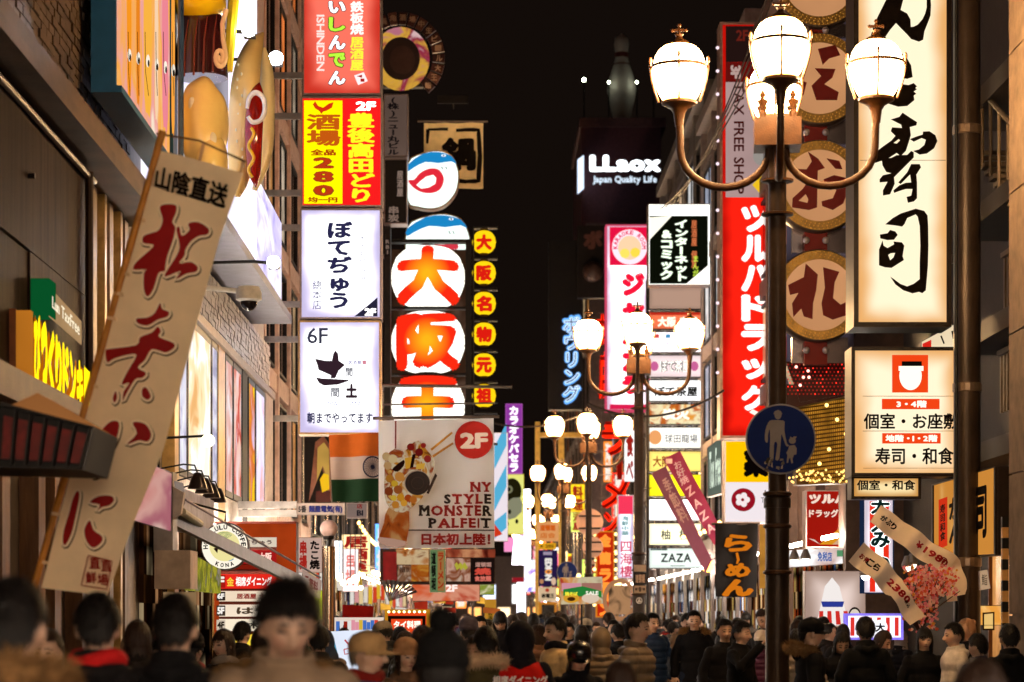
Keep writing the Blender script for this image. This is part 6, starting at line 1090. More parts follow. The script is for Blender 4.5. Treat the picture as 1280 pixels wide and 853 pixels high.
def dW(L):
    L.poly([(1174, 625), (1185, 621), (1185, 682), (1174, 687)], em('d83418', .9)); L.text('寿司和食', [(1176, 632), (1183, 629), (1183, 674), (1176, 678)], INK, 'v', .03); L.poly([(1178.5, 628), (1181, 628), (1183, 650), (1179, 676)], em('ffe8c0', .8), 1) if 0 else None
    L.text('がん', [(1188, 622), (1204, 616), (1204, 682), (1188, 680)], INK, 'v', .05); L.text('司', [(1222, 610), (1236, 606), (1236, 672), (1222, 676)], INK, 'h', .04); L.text('こ寿', [(1206, 614), (1220, 612), (1220, 680), (1206, 682)], INK, 'v', .04)
sign('sushi_sign', 'slanting yellow side wall sign with black calligraphy behind the utility pole', 'sign', WR, [(1166, 606), (1246, 583), (1246, 694), (1166, 698)], .3, 1.6, df('1c120c', .45, .2), lb('ffe8a0', 'e89a40', 1.05, .7, .2), dW)
sign('sushi_sign', 'tilted cream sign corner with a red mark between the two sushi signs', 'sign', front(29), [(1151, 428), (1206, 398), (1218, 434), (1151, 436)], .2, .8, df('3a2418', .5), em('ffe8c0', .9, .1), lambda L: (L.poly([(1153, 430), (1164, 425), (1164, 434), (1153, 434)], em('d82418', 1)), L.stroke([(1176, 420), (1180, 430)], 2, INK), L.stroke([(1190, 414), (1192, 424)], 2.4, INK)))
sign('sushi_sign', 'small pale card sign right of the utility pole near the shop lights', 'sign', front(25.6), [(1224, 714), (1234, 712), (1238, 736), (1225, 738)], .05, .3, FR, em('e0b890', .6), lambda L: L.text('鮨', (1227, 718, 1234, 732), INK, 'h', 0))
sign('shop_light_box', 'warm glowing shop picture with two framed dishes at the lower right', 'sign', front(28), [(1222, 757), (1254, 757), (1256, 782), (1222, 782)], .2, .6, df('2a1810', .5), em_photo(['ffd080', 'f0a040', 'ffe8b0'], .95, 2.0), lambda L: (L.poly([(1228, 766), (1243, 765), (1243, 788), (1228, 788)], em('3a1c08', .5)), L.poly([(1230, 768), (1241, 767), (1241, 786), (1230, 786)], em('f4c878', .9))))
t = thing('hazard_post', 'black and yellow striped thin post beside the pale corner pier', 'post', P(1256, 800, 22.8)); c = P(1256, 700, 22.8)
for k in range(26): MB().box(c.x - .03, c.x + .03, 22.77, 22.83, .1 * k, .1 * k + .098).build('stripe', (df('b88a50', .5), df('14100c', .5))[k % 2], t)
# drugstore small sign, cartoon-free white poster, striped signs
def ds(L):
    L.rect((1009, 615, 1061, 683), em('b81c10', .8, .15)); L.text('ツルハ', (1011, 618, 1059, 630), em('f8dcc8', 1.0), 'h', .07); L.text('ドラッグ', (1011, 637, 1048, 647), em('f8dcc8', 1.0), 'h', .05); L.poly([(1024, 681), (1050, 660), (1061, 654), (1061, 670), (1040, 681)], em('e89820', .9)); L.poly([(1040, 681), (1052, 671), (1061, 668), (1061, 681)], em('e8b898', .8), 1); L.poly([(1010, 673), (1018, 675), (1025, 681), (1016, 676)], em('f8dcc8', .9))
sign('sign_box', 'square dark red drugstore sign with an amber swoosh, right of the pole', 'sign', 38, (1007, 613, 1063, 685), .4, 1.4, FR, em('b81c10', .8, sample=True), ds)
sign('sign_box', 'lit white shop fascia strip below the square drugstore sign', 'sign', 37, [(984, 688), (1064, 684), (1064, 704), (984, 710)], .5, .5, FR, em_photo(['f0d8c8', 'ffffff', 'c8a8a0'], 1.1, 2, 3, sample=True), lambda L: (L.text('免税店', (1022, 690, 1040, 702), em('4a6ab0', .9), 'h', .04), L.rect((1046, 688, 1056, 696), em('60a070', .8))))
def dc(L):   # generic performer figure: plain striped drum shape, no known character
    L.poly([(1031, 733), (1040, 722), (1049, 733), (1056, 760), (1062, 782), (1020, 782), (1025, 760)], em('f4ece8', 1.0), 1)
    for k in range(4): L.poly([(1024 + k * 10, 764), (1029 + k * 10, 764), (1029 + k * 11, 781), (1023 + k * 11, 781)], em('d83028', .9))
    L.poly([(1026, 752), (1055, 752), (1053, 759), (1028, 759)], em('3040a0', .8), 1); L.ell(1068, 770, 8, 11, em('2a1c18', .5)); L.ell(1068, 771, 6.6, 9.4, em('e8dcc8', .9))
sign('poster', 'large pale lit poster with a red and white striped figure on the right', 'poster', 33, (1006, 714, 1082, 784), .2, .6, FR, lb('f4dcd2', 'c8a898', .95, .7, .3), dc)
def dst(L):
    for k in range(2): L.rect((1087 + k * 17, 627, 1094 + k * 17, 740), em('e83018', 1.05))
    for ch, a in (('大', 622), ('入', 645), ('み', 664), ('り', 694)): L.text(ch, (1087, a, 1113, a + 22), em('f8fffc', 1.6), 'h', .12, off=.02 ); L.text(ch, (1088, a + 1, 1112, a + 21), em('0c2c28', .5), 'h', .05, off=.03)
sign('sign_box', 'tall red and white striped sign with dark green kana behind the price streamers', 'sign', 31, (1079, 620, 1117, 742), .3, 1.2, em('203050', .6), lb('fff8fc', 'e8d8e4', 1.7, .5, .14), dst)
def dst2(L):
    for k in range(6): L.rect((1063 + k * 11, 772, 1068 + k * 11, 795), em('e83830', .95))
    L.ell(1100, 784, 9, 9, em('f8f8ff', 1.3)); L.text('大', (1094, 779, 1106, 790), em('1c1418', .5), 'h', .05)
sign('sign_box', 'violet framed low sign with red and white stripes above the crowd', 'sign', 30, (1057, 767, 1129, 800), .2, 3, em('8a78f0', 1.3, .3, 8), em('f8f0ff', 1.4, sample=True), dst2)
# price streamers and blossoms
def stream(label, Y, path, w, texts, amp):
    p = front(Y); p.rip = ripple(amp, .09, .12, Y); t = thing('price_streamer', label, 'streamer', p.at(*path[len(path) // 2]), 'white price streamers by the blossoms'); pts = []
    for i in range(len(path) - 1):
        for k in range(6): a = k / 6; pts.append((path[i][0] * (1 - a) + path[i + 1][0] * a, path[i][1] * (1 - a) + path[i + 1][1] * a))
    pts.append(path[-1]); L = Layer(p); L.stroke(pts, w, df('f0dcc4', .8, var=.08, trans=.2), 'cloth', 0.0)
    for tx, i, s, m_ in texts:
        a, b = pts[i], pts[min(i + 2, len(pts) - 1)]; d = Vector((b[0] - a[0], b[1] - a[1])).normalized(); n = Vector((-d.y, d.x))
        for j, ch in enumerate(tx):
            c = Vector(a) + d * (j * s * 1.05 + (s * .35 if ch == '1' else 0)); sw = s * (.35 if ch == '1' else 1); q_ = [c - n * s / 2, c + d * sw - n * s / 2, c + d * sw + n * s / 2, c + n * s / 2]; L.text(ch, [tuple(x) for x in q_], m_, 'h', .05)
    L.done(t, 80)
rd = df('8a0c18', .7, var=0)
stream('upper white price streamer slanting down to the right with red digits', 25.5, [(1094, 642), (1130, 668), (1160, 690), (1190, 708), (1197, 745)], [26] * 6 + [27] * 6 + [27] * 6 + [26] * 6 + [20], [('がぶり', 1, 8, INK), ('¥1980', 9, 9, rd), ('円', 15, 6, rd), ('牛', 21, 9, INK)], .05)
stream('lower white price streamer slanting across the blossoms with red digits', 24.5, [(1070, 690), (1098, 712), (1122, 738), (1146, 776)], [30] * 6 + [28] * 6 + [22] * 7, [('お得', 1, 7, rd), ('こら', 3, 9, INK), ('2380', 9, 9, rd), ('税込', 14, 5, INK)], .05)
stream('short white streamer tail hanging beside the utility pole', 25.9, [(1196, 712), (1188, 735), (1190, 752)], [14] * 6 + [14] * 7, [('口', 6, 8, rd)], .03)
t = thing('blossom_spray', 'spray of pink and orange artificial cherry blossoms among the price streamers', 'flowers', P(1160, 800, 24.8)); rr = random.Random(8); br = MB()
for k in range(9): a = P(1150, 790, 24.9); e = P(1128 + k * 9, 715 + abs(k - 4) * 6, 24.7); br.tube([a, (a + e) / 2 + Vector((rr.uniform(-.1, .1), rr.uniform(-.1, .1), 0)), e], [.012, .008, .004], 5)
o = br.build('branch', df('3a2014', .7), t)
ms = {}
for k in range(900):
    u = 1125 + 75 * rr.betavariate(2, 2); v = 706 + 88 * rr.betavariate(1.6, 2); 
    if v > 745 and not (1128 < u < 1172): continue
    c = P(u, v, 24.55 + rr.uniform(0, .5)); col = rr.choices(['f0889a', 'f4b0a8', 'e86848', 'f8c8b8', 'd84848', 'e8a040'], [5, 5, 4, 4, 2, 1])[0]; m = ms.setdefault(col, MB()); s = rr.uniform(.012, .024); ax = Vector((rr.gauss(0, .5), -1, rr.gauss(0, .5))).normalized(); a_ = ax.orthogonal().normalized(); b_ = ax.cross(a_); n = 5; vs = [c]
    for j in range(10): th = j * math.pi / 5; rr_ = s * (1 if j % 2 == 0 else .78); vs.append(c + (a_ * math.cos(th) + b_ * math.sin(th)) * rr_ + ax * (.3 * s if j % 2 == 0 else 0))
    m.add(vs, [(0, 1 + j, 1 + (j + 1) % 10) for j in range(10)])
for col, m in ms.items(): o = m.build('blossom', df(col, .7, var=.15, trans=.3), t); o['kind'] = 'stuff'
# small lights and cards around the lower right
for i, (u, v, Y, c_) in enumerate(((993, 700, 34, 'ffe0b0'), (1007, 699, 34, 'fff0e0'), (1134, 709, 30, 'fff0d8'), (1140, 706, 30, 'ffe8c8'), (1082, 720, 29, 'ffffff'))):
    c = P(u, v, Y); t = thing('spot_lamp', ['small warm spot lamp left of the square drugstore sign', 'second small spot lamp left of the square drugstore sign', 'bright little spot lamp above the blossoms', 'second spot lamp above the blossoms', 'little white lamp at the foot of the striped sign'][i], 'lamp', c); MB().ball(c, .055, 10, 8).build('bulb', em(c_, 9, sample=True), t); MB().lathe([(.03, .14), (.075, .03), (.07, .0)], c, 12).build('lamp_shade', df('8a8078', .4, .5), t)
# cables across the street
def cable(label, pts, r=.012):
    t = thing('overhead_cable', label, 'cable', pts[0]); P_ = []; a, b = pts[0], pts[-1]
    for k in range(17): s = k / 16; q_ = a.lerp(b, s); q_.z -= .35 * 4 * s * (1 - s); P_.append(q_)
    MB().tube(P_, r, 6).build('wire', df('1c1410', .5), t)
for i in range(4): cable('thin slanting cable %s of four climbing behind the nearest lamp' % ['lowest', 'second', 'third', 'highest'][i], [P(825 + i * 7, 262 - i * 3, 52), P(965, 5 - i * 22 + 40, 40)], .014)
cable('dark cable sagging across the right half in front of the sign ladder', [P(735, 505, 45), P(905, 488, 45)], .022)
cable('dark cable reaching left from the third lamp past the purple sign', [P(590, 520, 60), P(740, 512, 60)], .022)
t = thing('support_rod', 'pair of thin steel rods crossing in front of the lowest big lantern', 'rod', P(550, 490, 45)); MB().tube([P(478, 482, 45), P(640, 484, 45)], .03, 8).build('rod', STEEL, t); MB().tube([P(478, 506, 45), P(622, 504, 45)], .016, 8).build('rod', STEEL, t)
t = thing('yellow_gantry', 'yellow painted steel arm and bracket behind the third lamp', 'gantry', P(700, 770, 90)); YG = em('c89028', .35); YG = df((.55, .33, .06), .5); MB().box(P(670, 0, 90).x, P(732, 0, 90).x, 89.9, 90.1, P(0, 547, 90).z, P(0, 541, 90).z).build('beam', YG, t); MB().box(P(698, 0, 90).x, P(705, 0, 90).x, 89.85, 90.15, 0, P(0, 535, 90).z).box(P(669, 0, 90).x, P(675, 0, 90).x, 89.8, 90.2, 0, P(0, 528, 90).z).build('column', YG, t)
# crowd of small lit signs far down both sides
rr = random.Random(31); HX = [('ff8a30', 'orange'), ('ffe0a0', 'cream'), ('ffffff', 'white'), ('e83020', 'red'), ('ffd020', 'yellow'), ('f06090', 'pink'), ('60a0ff', 'blue'), ('c8e060', 'lime')]
TX = ['居酒屋', '鮨', '串揚', '中華', 'ラーメン', '焼肉' if '肉' in GL else '焼', 'ビール', '食べ', '炭火鶏', '海鮮', '中生', '料理']; k = 0
PL = ['just past the striped banner', 'beyond the yellow fish sign', 'left of the fifth lamp', 'under the far lamps', 'beside the violet blue sign', 'low near the crowd', 'high above the far shops', 'close to the street end', 'over the last left shop', 'behind the cream pillar', 'near the overexposed sign', 'deep in the street', 'between two far lamps', 'under the ramen neon', 'by the pale ring', 'below the blue neon', 'right of the third lamp', 'behind the second lamp', 'past the ladder of signs', 'under the ladder of signs', 'above the smiling man', 'above the tall man', 'left of the black ramen banner', 'behind the raised picture board', 'next to the far red strip', 'by the distant gantry']
for side in (-1, 1):
    for i in range(19):
        Y = (58 if side < 0 else 80) + i * (8.2 if side < 0 else 7.2) + rr.uniform(-2, 2); h, nm = rr.choice(HX); w = rr.uniform(.35, .75); hh = rr.uniform(.7, 2.2); z = rr.uniform(2.5, 6.2 if side < 0 else 7.5)
        X = -3.75 + rr.uniform(0, .4) if side < 0 else (4.45 if Y < 108 else 3.7) + rr.uniform(.0, .5); q_ = [(U0 + (X) * F / Y, V0 - (z + hh - 1.65) * F / Y), (U0 + (X + w) * F / Y, V0 - (z + hh - 1.65) * F / Y), (U0 + (X + w) * F / Y, V0 - (z - 1.65) * F / Y), (U0 + X * F / Y, V0 - (z - 1.65) * F / Y)]
        dark = h in ('ffe0a0', 'ffffff', 'ffd020', 'c8e060'); tx = TX[k % len(TX)]
        def dd(L, q_=q_, tx=tx, dark=dark): a = inset(q_, 2.0); L.text(tx, a, em('a02018' if dark else 'fff4e8', 1.0), 'v' if len(tx) > 1 else 'h', .05)
        sign('shop_sign', 'far %s lit shop sign on the %s, %s' % (nm, 'left' if side < 0 else 'right', PL[k % len(PL)]), 'sign', Y, q_, .15, .3, BLACKM, em(h, rr.uniform(1.1, 2.6), .2, 2, sample=(i % 3 == 0)), dd, 'small lit signs far down the street'); k += 1

# --- low clutter of stalls and awnings down the left, bulbs over the shops
rr = random.Random(52); AW = [('b02818', 'red'), ('d8b020', 'yellow'), ('e8e0d4', 'white'), ('2c5a3c', 'green'), ('d86a20', 'orange'), ('24406a', 'blue')]
WA = ['over the first stall past the steel post', 'left of the meat posters', 'below the narrow green sign', 'by the yellow shop pillar', 'past the striped banner', 'beyond the purple sign', 'far down the left side']
for i in range(7):
    Y = 41 + i * 7.5; h, nm = AW[i % 6]; x0 = -3.8; x1 = -2.7; z = 2.55 + .15 * (i % 3); t = thing('shop_awning', '%s sloping shop awning %s' % (nm, WA[i]), 'awning', (-3.2, Y + 1.5, z))
    m1, m2 = MB(), MB()
    for k in range(8): y = Y + k * .42; (m1 if k % 2 else m2).hexa([(x0, y, z + .45), (x0, y + .42, z + .45), (x1, y + .42, z), (x1, y, z)], [(x0, y, z + .42), (x0, y + .42, z + .42), (x1, y + .42, z - .03), (x1, y, z - .03)])
    o = m1.build('canvas_stripe', df(h, .8, trans=.3), t); o['kind'] = 'stuff'; o = m2.build('canvas_stripe', df('e0d4c4', .8, trans=.3), t); o['kind'] = 'stuff'
    for k in range(5):
        c = Vector((x1 + .05, Y + .3 + k * .7, z - .15)); MB().ball(c, .05, 8, 6).build('bulb', em('ffd890', 14, sample=(k == 2)), t)
    for k in range(6): MB().box(x0 + .2 + .12 * k, x0 + .3 + .12 * k, Y - .02, Y, z - .55 + .04 * (k % 2), z - .1).build('price_tag', em(['f4e8d8', 'f0c030', 'e04828', 'f8f0e8', 'e8a0a0', 'f4d8a0'][(k + i) % 6], .8), t)
for i in range(26):
    side = -1 if i % 2 else 1; Y = 50 + i * 5.2; X = rr.uniform(-3.3, -1.6) if side < 0 else rr.uniform(3.3, 4.6); z = rr.uniform(2.6, 4.6); c = Vector((X, Y, z)); col, nm = rr.choice([('ffd890', 'amber'), ('fff4e0', 'white'), ('ffb050', 'orange')])
    t = thing('shop_lantern', '%s glowing shop lamp on the %s, number of lamps deep beyond the %s' % (nm, 'left' if side < 0 else 'right', ['sundae banner', 'meat posters', 'striped banner', 'purple sign', 'third lamp', 'ramen neon', 'sign ladder', 'purple flags', 'violet banner', 'pale ring', 'noodle board', 'far white sign', 'yellow pillar'][i // 2]), 'lamp', c, 'small shop lamps down the street'); t['label'] = t['label'].replace(', number of lamps deep', '')
    MB().lathe([(.04, -.12), (.10, -.09), (.12, 0), (.10, .09), (.04, .12)], c, 12).build('shade', em(col, rr.uniform(4, 12), sample=(i % 3 == 0)), t, 60); MB().tube([c + Vector((0, 0, .12)), c + Vector((side * .6, 0, .3))], .012, 5).build('arm', BLACKM, t)

rr = random.Random(64); PC = ['under the fourth lamp', 'between the orange banner and the violet banner', 'left of the cream pillar sign', 'right of the dark shop window', 'beneath the pale ring', 'over the heads left of the red vest', 'by the street end', 'behind the fifth lamp', 'below the yellow gantry', 'beside the tiny blue road sign', 'past the ramen neon']
for i in range(24):
    side = -1 if i % 2 else 1; Y = 92 + i * 4.6; h, nm = HX[(i * 3 + 1) % 8]; w = rr.uniform(.4, .9); hh = rr.uniform(.5, 1.8); z = rr.uniform(2.3, 5.2); X = rr.uniform(-3.6, -2.0) if side < 0 else rr.uniform(2.6, 4.2)
    if side > 0 and Y > 108: X = rr.uniform(2.6, 3.6)
    q_ = [(U0 + X * F / Y, V0 - (z + hh - 1.65) * F / Y), (U0 + (X + w) * F / Y, V0 - (z + hh - 1.65) * F / Y), (U0 + (X + w) * F / Y, V0 - (z - 1.65) * F / Y), (U0 + X * F / Y, V0 - (z - 1.65) * F / Y)]
    def dd(L, q_=q_, i=i): L.text(TX[i % 12], inset(q_, 1.5), em(('a02018', 'fff4e8')[h in ('ff8a30', 'e83020', 'f06090', '60a0ff')], 1.0), 'v' if hh > w else 'h', .05)
    sign('shop_sign', 'tiny %s sign glowing %s, %s row' % (nm, PC[i % 11], 'left' if side < 0 else 'right'), 'sign', Y, q_, .15, .2, BLACKM, em(h, rr.uniform(1.3, 3.2), .2, 2, sample=(i % 4 == 0)), dd, 'small lit signs far down the street')
for i in range(5):
    side = -1 if i % 2 else 1; x0 = -3.4 if side < 0 else 5.0; Y = 46 + i * 17; a = Vector((x0, Y, 4.0 + .3 * i)); e = Vector((x0, Y + 24, 4.2 + .2 * i)); t = thing('bulb_string', 'string of small warm bulbs over the %s shops, %s' % ('left' if side < 0 else 'right', ['nearest the third lamp', 'past the sundae banner', 'beyond the ladder of signs', 'beyond the purple sign', 'deepest one'][i]), 'string lights', a)
    pts = [a.lerp(e, k / 20) - Vector((0, 0, .8 * 4 * (k / 20) * (1 - k / 20) * .5)) for k in range(21)]; MB().tube(pts, .012, 5).build('wire', BLACKM, t)
    for k in range(1, 20): MB().ball(pts[k] - Vector((0, 0, .07)), .05, 8, 6).build('bulb', em('ffc870', 10), t)
# ------------------------------------------------------------------ people
# body: head, neck, trunk, arms, hands with five fingers and legs grown together into one surface
HP = Vector((0, -.012, 1.565))      # middle of the head of a 1.70 m figure, facing -y
NP = Vector((0, .01, 1.46))         # neck pivot
def remesh(mb, vox, smooth=2):
    me = mb.mesh('tmp'); o = bpy.data.objects.new('tmp', me); COL.objects.link(o)
    m = o.modifiers.new('r', 'REMESH'); m.mode = 'VOXEL'; m.voxel_size = vox; m.use_smooth_shade = True
    s = o.modifiers.new('s', 'SMOOTH'); s.factor = .5; s.iterations = smooth
    dg = bpy.context.evaluated_depsgraph_get(); r = bpy.data.meshes.new_from_object(o.evaluated_get(dg))
    bpy.data.objects.remove(o); bpy.data.meshes.remove(me); r.materials.clear(); r.polygons.foreach_set('use_smooth', [True] * len(r.polygons)); return r
def capsule(mb, pts, rs, n=14): mb.tube(pts, rs, n); [mb.ball(p, r * .985, n, 8) for p, r in ((pts[0], rs[0]), (pts[-1], rs[-1]))]; [mb.ball(p, r * .98, n, 8) for p, r in list(zip(pts, rs))[1:-1]]
def headmb(mb, pitch, yaw=0):
    Rm = Matrix.Translation(NP) @ Matrix.Rotation(yaw, 4, 'Z') @ Matrix.Rotation(pitch, 4, 'X') @ Matrix.Translation(-NP)
    t = MB(); t.ball((0, 0, 0), 1.0, 40, 30)
    for i, p in enumerate(t.v):
        x, y, z = p; fr = max(0, -y)
        X = x * .076; Y = y * .094; Z = z * .118
        if z < -.1: k = (-.1 - z) / .9; X *= 1 - .30 * k; Y = Y * (1 - (.35 if y > 0 else -.02) * k)
        if fr > .3:
            e = math.exp(-((abs(x) - .42) ** 2 / .035 + (z + .02) ** 2 / .018)); Y += .009 * e            # eye sockets
            Y += -.004 * math.exp(-((z - .16) ** 2 / .008)) * (abs(x) < .75)                                   # brow
            Y += -.007 * math.exp(-((abs(x) - .5) ** 2 / .05 + (z + .32) ** 2 / .05))                          # cheeks
            Y += -.006 * math.exp(-(x * x / .08 + (z + .60) ** 2 / .006)) - .009 * math.exp(-(x * x / .1 + (z + .88) ** 2 / .02))
            Y += .005 * math.exp(-(x * x / .1 + (z + .72) ** 2 / .003))
        t.v[i] = (X, Y, Z)
    t.tube([(0, -.088, .012), (0, -.098, -.012), (0, -.110, -.036), (0, -.098, -.047)], [.007, .010, .014, .008], 8)
    for s in (-1, 1): t.ball((s * .010, -.098, -.041), .0085, 8, 6); t.ball((s * .078, .005, -.012), (.012, .020, .032), 10, 8)
    mb.add([Rm @ (Vector(p) + HP) for p in t.v], t.f); return Rm
def hand(mb, w, d, side, curl=.5):
    w = Vector(w); d = Vector(d).normalized(); sx = Vector((side, 0, 0)); sx = (sx - d * sx.dot(d)); sx = sx.normalized() if sx.length > .1 else Vector((0, 1, 0)); n = d.cross(sx)
    c = w + d * .045; M_ = Matrix((sx, n, d)).transposed(); mb.ball(c, (.040, .016, .05), 12, 8, 0, M_)
    for i, (o, l) in enumerate(((-.030, .062), (-.010, .072), (.011, .068), (.030, .052))):
        a = w + d * .085 + sx * o; b = a + d * l * .5 - n * .3 * curl * l * side; e = b + d * l * .35 * (1 - curl) - n * l * .6 * curl * side; mb.tube([a, b, e], [.0095, .009, .0075], 8); mb.ball(e, .0075, 8, 6)
    a = w + d * .03 - sx * .036; b = a + d * .03 - sx * .022; e = b + d * .028 - n * .01 * side; mb.tube([a, b, e], [.011, .0105, .008], 8); mb.ball(e, .008, 8, 6)
POSES = {'down': (((-.245, .02, 1.13), (-.25, -.05, .88)), ((.245, .02, 1.13), (.25, -.05, .88)), .05),
         'phone': (((-.235, .0, 1.12), (-.075, -.24, 1.13)), ((.235, .0, 1.12), (.075, -.26, 1.12)), .05),
         'raise': (((-.25, -.14, 1.22), (-.10, -.30, 1.44)), ((.245, .02, 1.13), (.24, -.08, .88)), .05),
         'walk': (((-.25, .09, 1.14), (-.25, .08, .89)), ((.25, -.07, 1.14), (.23, -.2, .93)), .22)}
def legs(mb, st, g=0.0, foot=True):
    for s in (-1, 1):
        y = st * s * .8; capsule(mb, [(s * .09, 0, .90), (s * .10, -y * .4 - .01, .50), (s * .10, -y + (.08 if -y > 0 and st > .1 else 0), .09)], [.092 + g, .062 + g, .045 + g * 1.2])
        if foot: mb.tube([(s * .10, -y + .06, .05), (s * .10, -y - .03, .05), (s * .11, -y - .15, .035)], [.04, .045, .035], 12); mb.ball((s * .11, -y - .15, .036), (.038, .05, .032), 10, 6)
def arms(mb, pose, rs, cut=1.0):
    for k in (0, 1):
        (e, w) = POSES[pose][k]; s = (-1, 1)[k]; e = Vector(e); w = Vector(w); sh = Vector((s * .160, .005, 1.335)); capsule(mb, [sh, e, e + (w - e) * cut], rs)
def bodymesh(pose, pitch):
    mb = MB(); headmb(mb, pitch)
    capsule(mb, [(0, .025, 1.34), NP + Vector((0, -.008, -.02)), NP + Vector((0, -.02 - .1 * math.sin(pitch), .06))], [.062, .054, .054])
    for c, r in (((0, 0, 1.27), (.165, .105, .17)), ((0, .0, 1.08), (.145, .10, .18)), ((0, .01, .93), (.165, .115, .13)), ((0, .01, 1.345), (.17, .07, .06)), ((0, .018, 1.385), (.10, .06, .055))): mb.ball(c, r, 20, 14)
    arms(mb, pose, [.052, .040, .027]); 
    for k in (0, 1): e, w = POSES[pose][k]; hand(mb, w, Vector(w) - Vector(e), (-1, 1)[k], .55 if pose == 'phone' else .35)
    legs(mb, POSES[pose][2]); me = remesh(mb, .0068, 1)
    Rm = Matrix.Translation(NP) @ Matrix.Rotation(pitch, 4, 'X') @ Matrix.Translation(-NP); inv = Rm.inverted()
    ca = me.color_attributes.new('tone', 'FLOAT_COLOR', 'POINT'); dat = []
    for v in me.vertices:
        p = inv @ v.co - HP; x, y, z = p.x / .076, p.y / .094, p.z / .118; c = (.62, .37, .25)
        if y < -.4 and v.co.z > 1.3:
            ax = abs(x)
            if ((ax - .42) / .22) ** 2 + ((z + .02) / .055) ** 2 < 1: c = (.035, .02, .015)
            elif ((ax - .42) / .30) ** 2 + ((z - .15 - .05 * (ax < .5)) / .045) ** 2 < 1: c = (.05, .03, .022)
            elif (x / .32) ** 2 + ((z + .60) / .055) ** 2 < 1: c = (.34, .12, .10)
            elif ((ax - .55) / .25) ** 2 + ((z + .35) / .2) ** 2 < 1: c = (.66, .35, .24)
            elif ax < .12 and abs(z + .42) < .04: c = (.3, .15, .1)
        dat += [*c, 1]
    ca.data.foreach_set('color', dat); return me
def jacketmesh(pose, kind):
    g = {'coat': .0, 'puffer': .016}[kind]; mb = MB(); hem = .62 if kind == 'coat' else .80
    for c, r in (((0, .0, 1.28), (.195 + g, .135 + g, .16)), ((0, .005, 1.12), (.185 + g, .135 + g, .2)), ((0, .01, .95), (.20 + g, .145 + g, .2)), ((0, .01, 1.35), (.185 + g, .095 + g, .062)), ((0, .02, 1.39), (.115 + g, .08 + g, .055))): mb.ball(c, r, 22, 14)
    mb.lathe([(.19 + g, hem), (.195 + g, .95)], (0, .01, 0), 24); mb.v = [(x, (y - .01) * .74 + .01 if z < .96 and i >= len(mb.v) - 48 else y, z) for i, (x, y, z) in enumerate(mb.v)]
    arms(mb, pose, [.070 + g, .060 + g, .050 + g], .94)
    for zc, rc in ((1.425, .082), (1.452, .078)): mb.tube([(rc * math.sin(q), -rc * math.cos(q) + .008, zc - .018 * math.cos(q)) for q in [k * math.pi / 10 for k in range(21)]], .017, 8)
    capsule(mb, [(-.09, .06, 1.405), (-.05, .105, 1.395), (0, .12, 1.375), (.05, .105, 1.395), (.09, .06, 1.405)], [.026, .034, .042, .034, .026])       # folded hood / collar roll
    me = remesh(mb, .0095, 2); r = random.Random(7)
    for v in me.vertices:
        p = v.co; n = Vector((p.x, p.y, 0)); n = n.normalized() if n.length > 1e-4 else n
        if kind == 'puffer': d = .020 * (abs(math.sin(p.z * math.pi / .075 + .6 * p.x)) ** .45 - .6); v.co = p + n * d
        else: v.co = p + n * (.007 * noise.noise(p * 9) + .005 * noise.noise(Vector((p.x * 5, p.y * 5, p.z * 22))))
    return me
def trousermesh(st): mb = MB(); mb.ball((0, .01, .90), (.175, .125, .12), 18, 12); legs(mb, st, .018, False); return remesh(mb, .013, 2)
def fin(me, mats): 
    for m in mats: me.materials.append(m)
    return me
# hair ------------------------------------------------------------
def lim(az, style):            # lowest polar angle of the hair at azimuth az (0 = face)
    a = abs((az + math.pi) % (2 * math.pi) - math.pi) / math.pi
    front_ = {'short': 56, 'messy': 63, 'bangs': 78, 'long': 58, 'bob': 72, 'bun': 50}[style] + 7 * noise.noise(Vector((math.sin(az) * 7, math.cos(az) * 7, 1.5))); side = {'short': 83, 'messy': 88, 'bangs': 125, 'long': 125, 'bob': 122, 'bun': 92}[style]; back = {'short': 117, 'messy': 122, 'bangs': 140, 'long': 140, 'bob': 132, 'bun': 118}[style]
    if a < .30: v = front_
    elif a < .42: k = (a - .30) / .12; k = k * k * (3 - 2 * k); v = front_ + (side - front_) * k
    elif a < .62: v = side + 3 * math.sin(a * 40)
    else: k = (a - .62) / .2; k = min(1, k); v = side + (back - side) * k * k * (3 - 2 * k) + 2 * math.sin(a * 55)
    return math.radians(v)
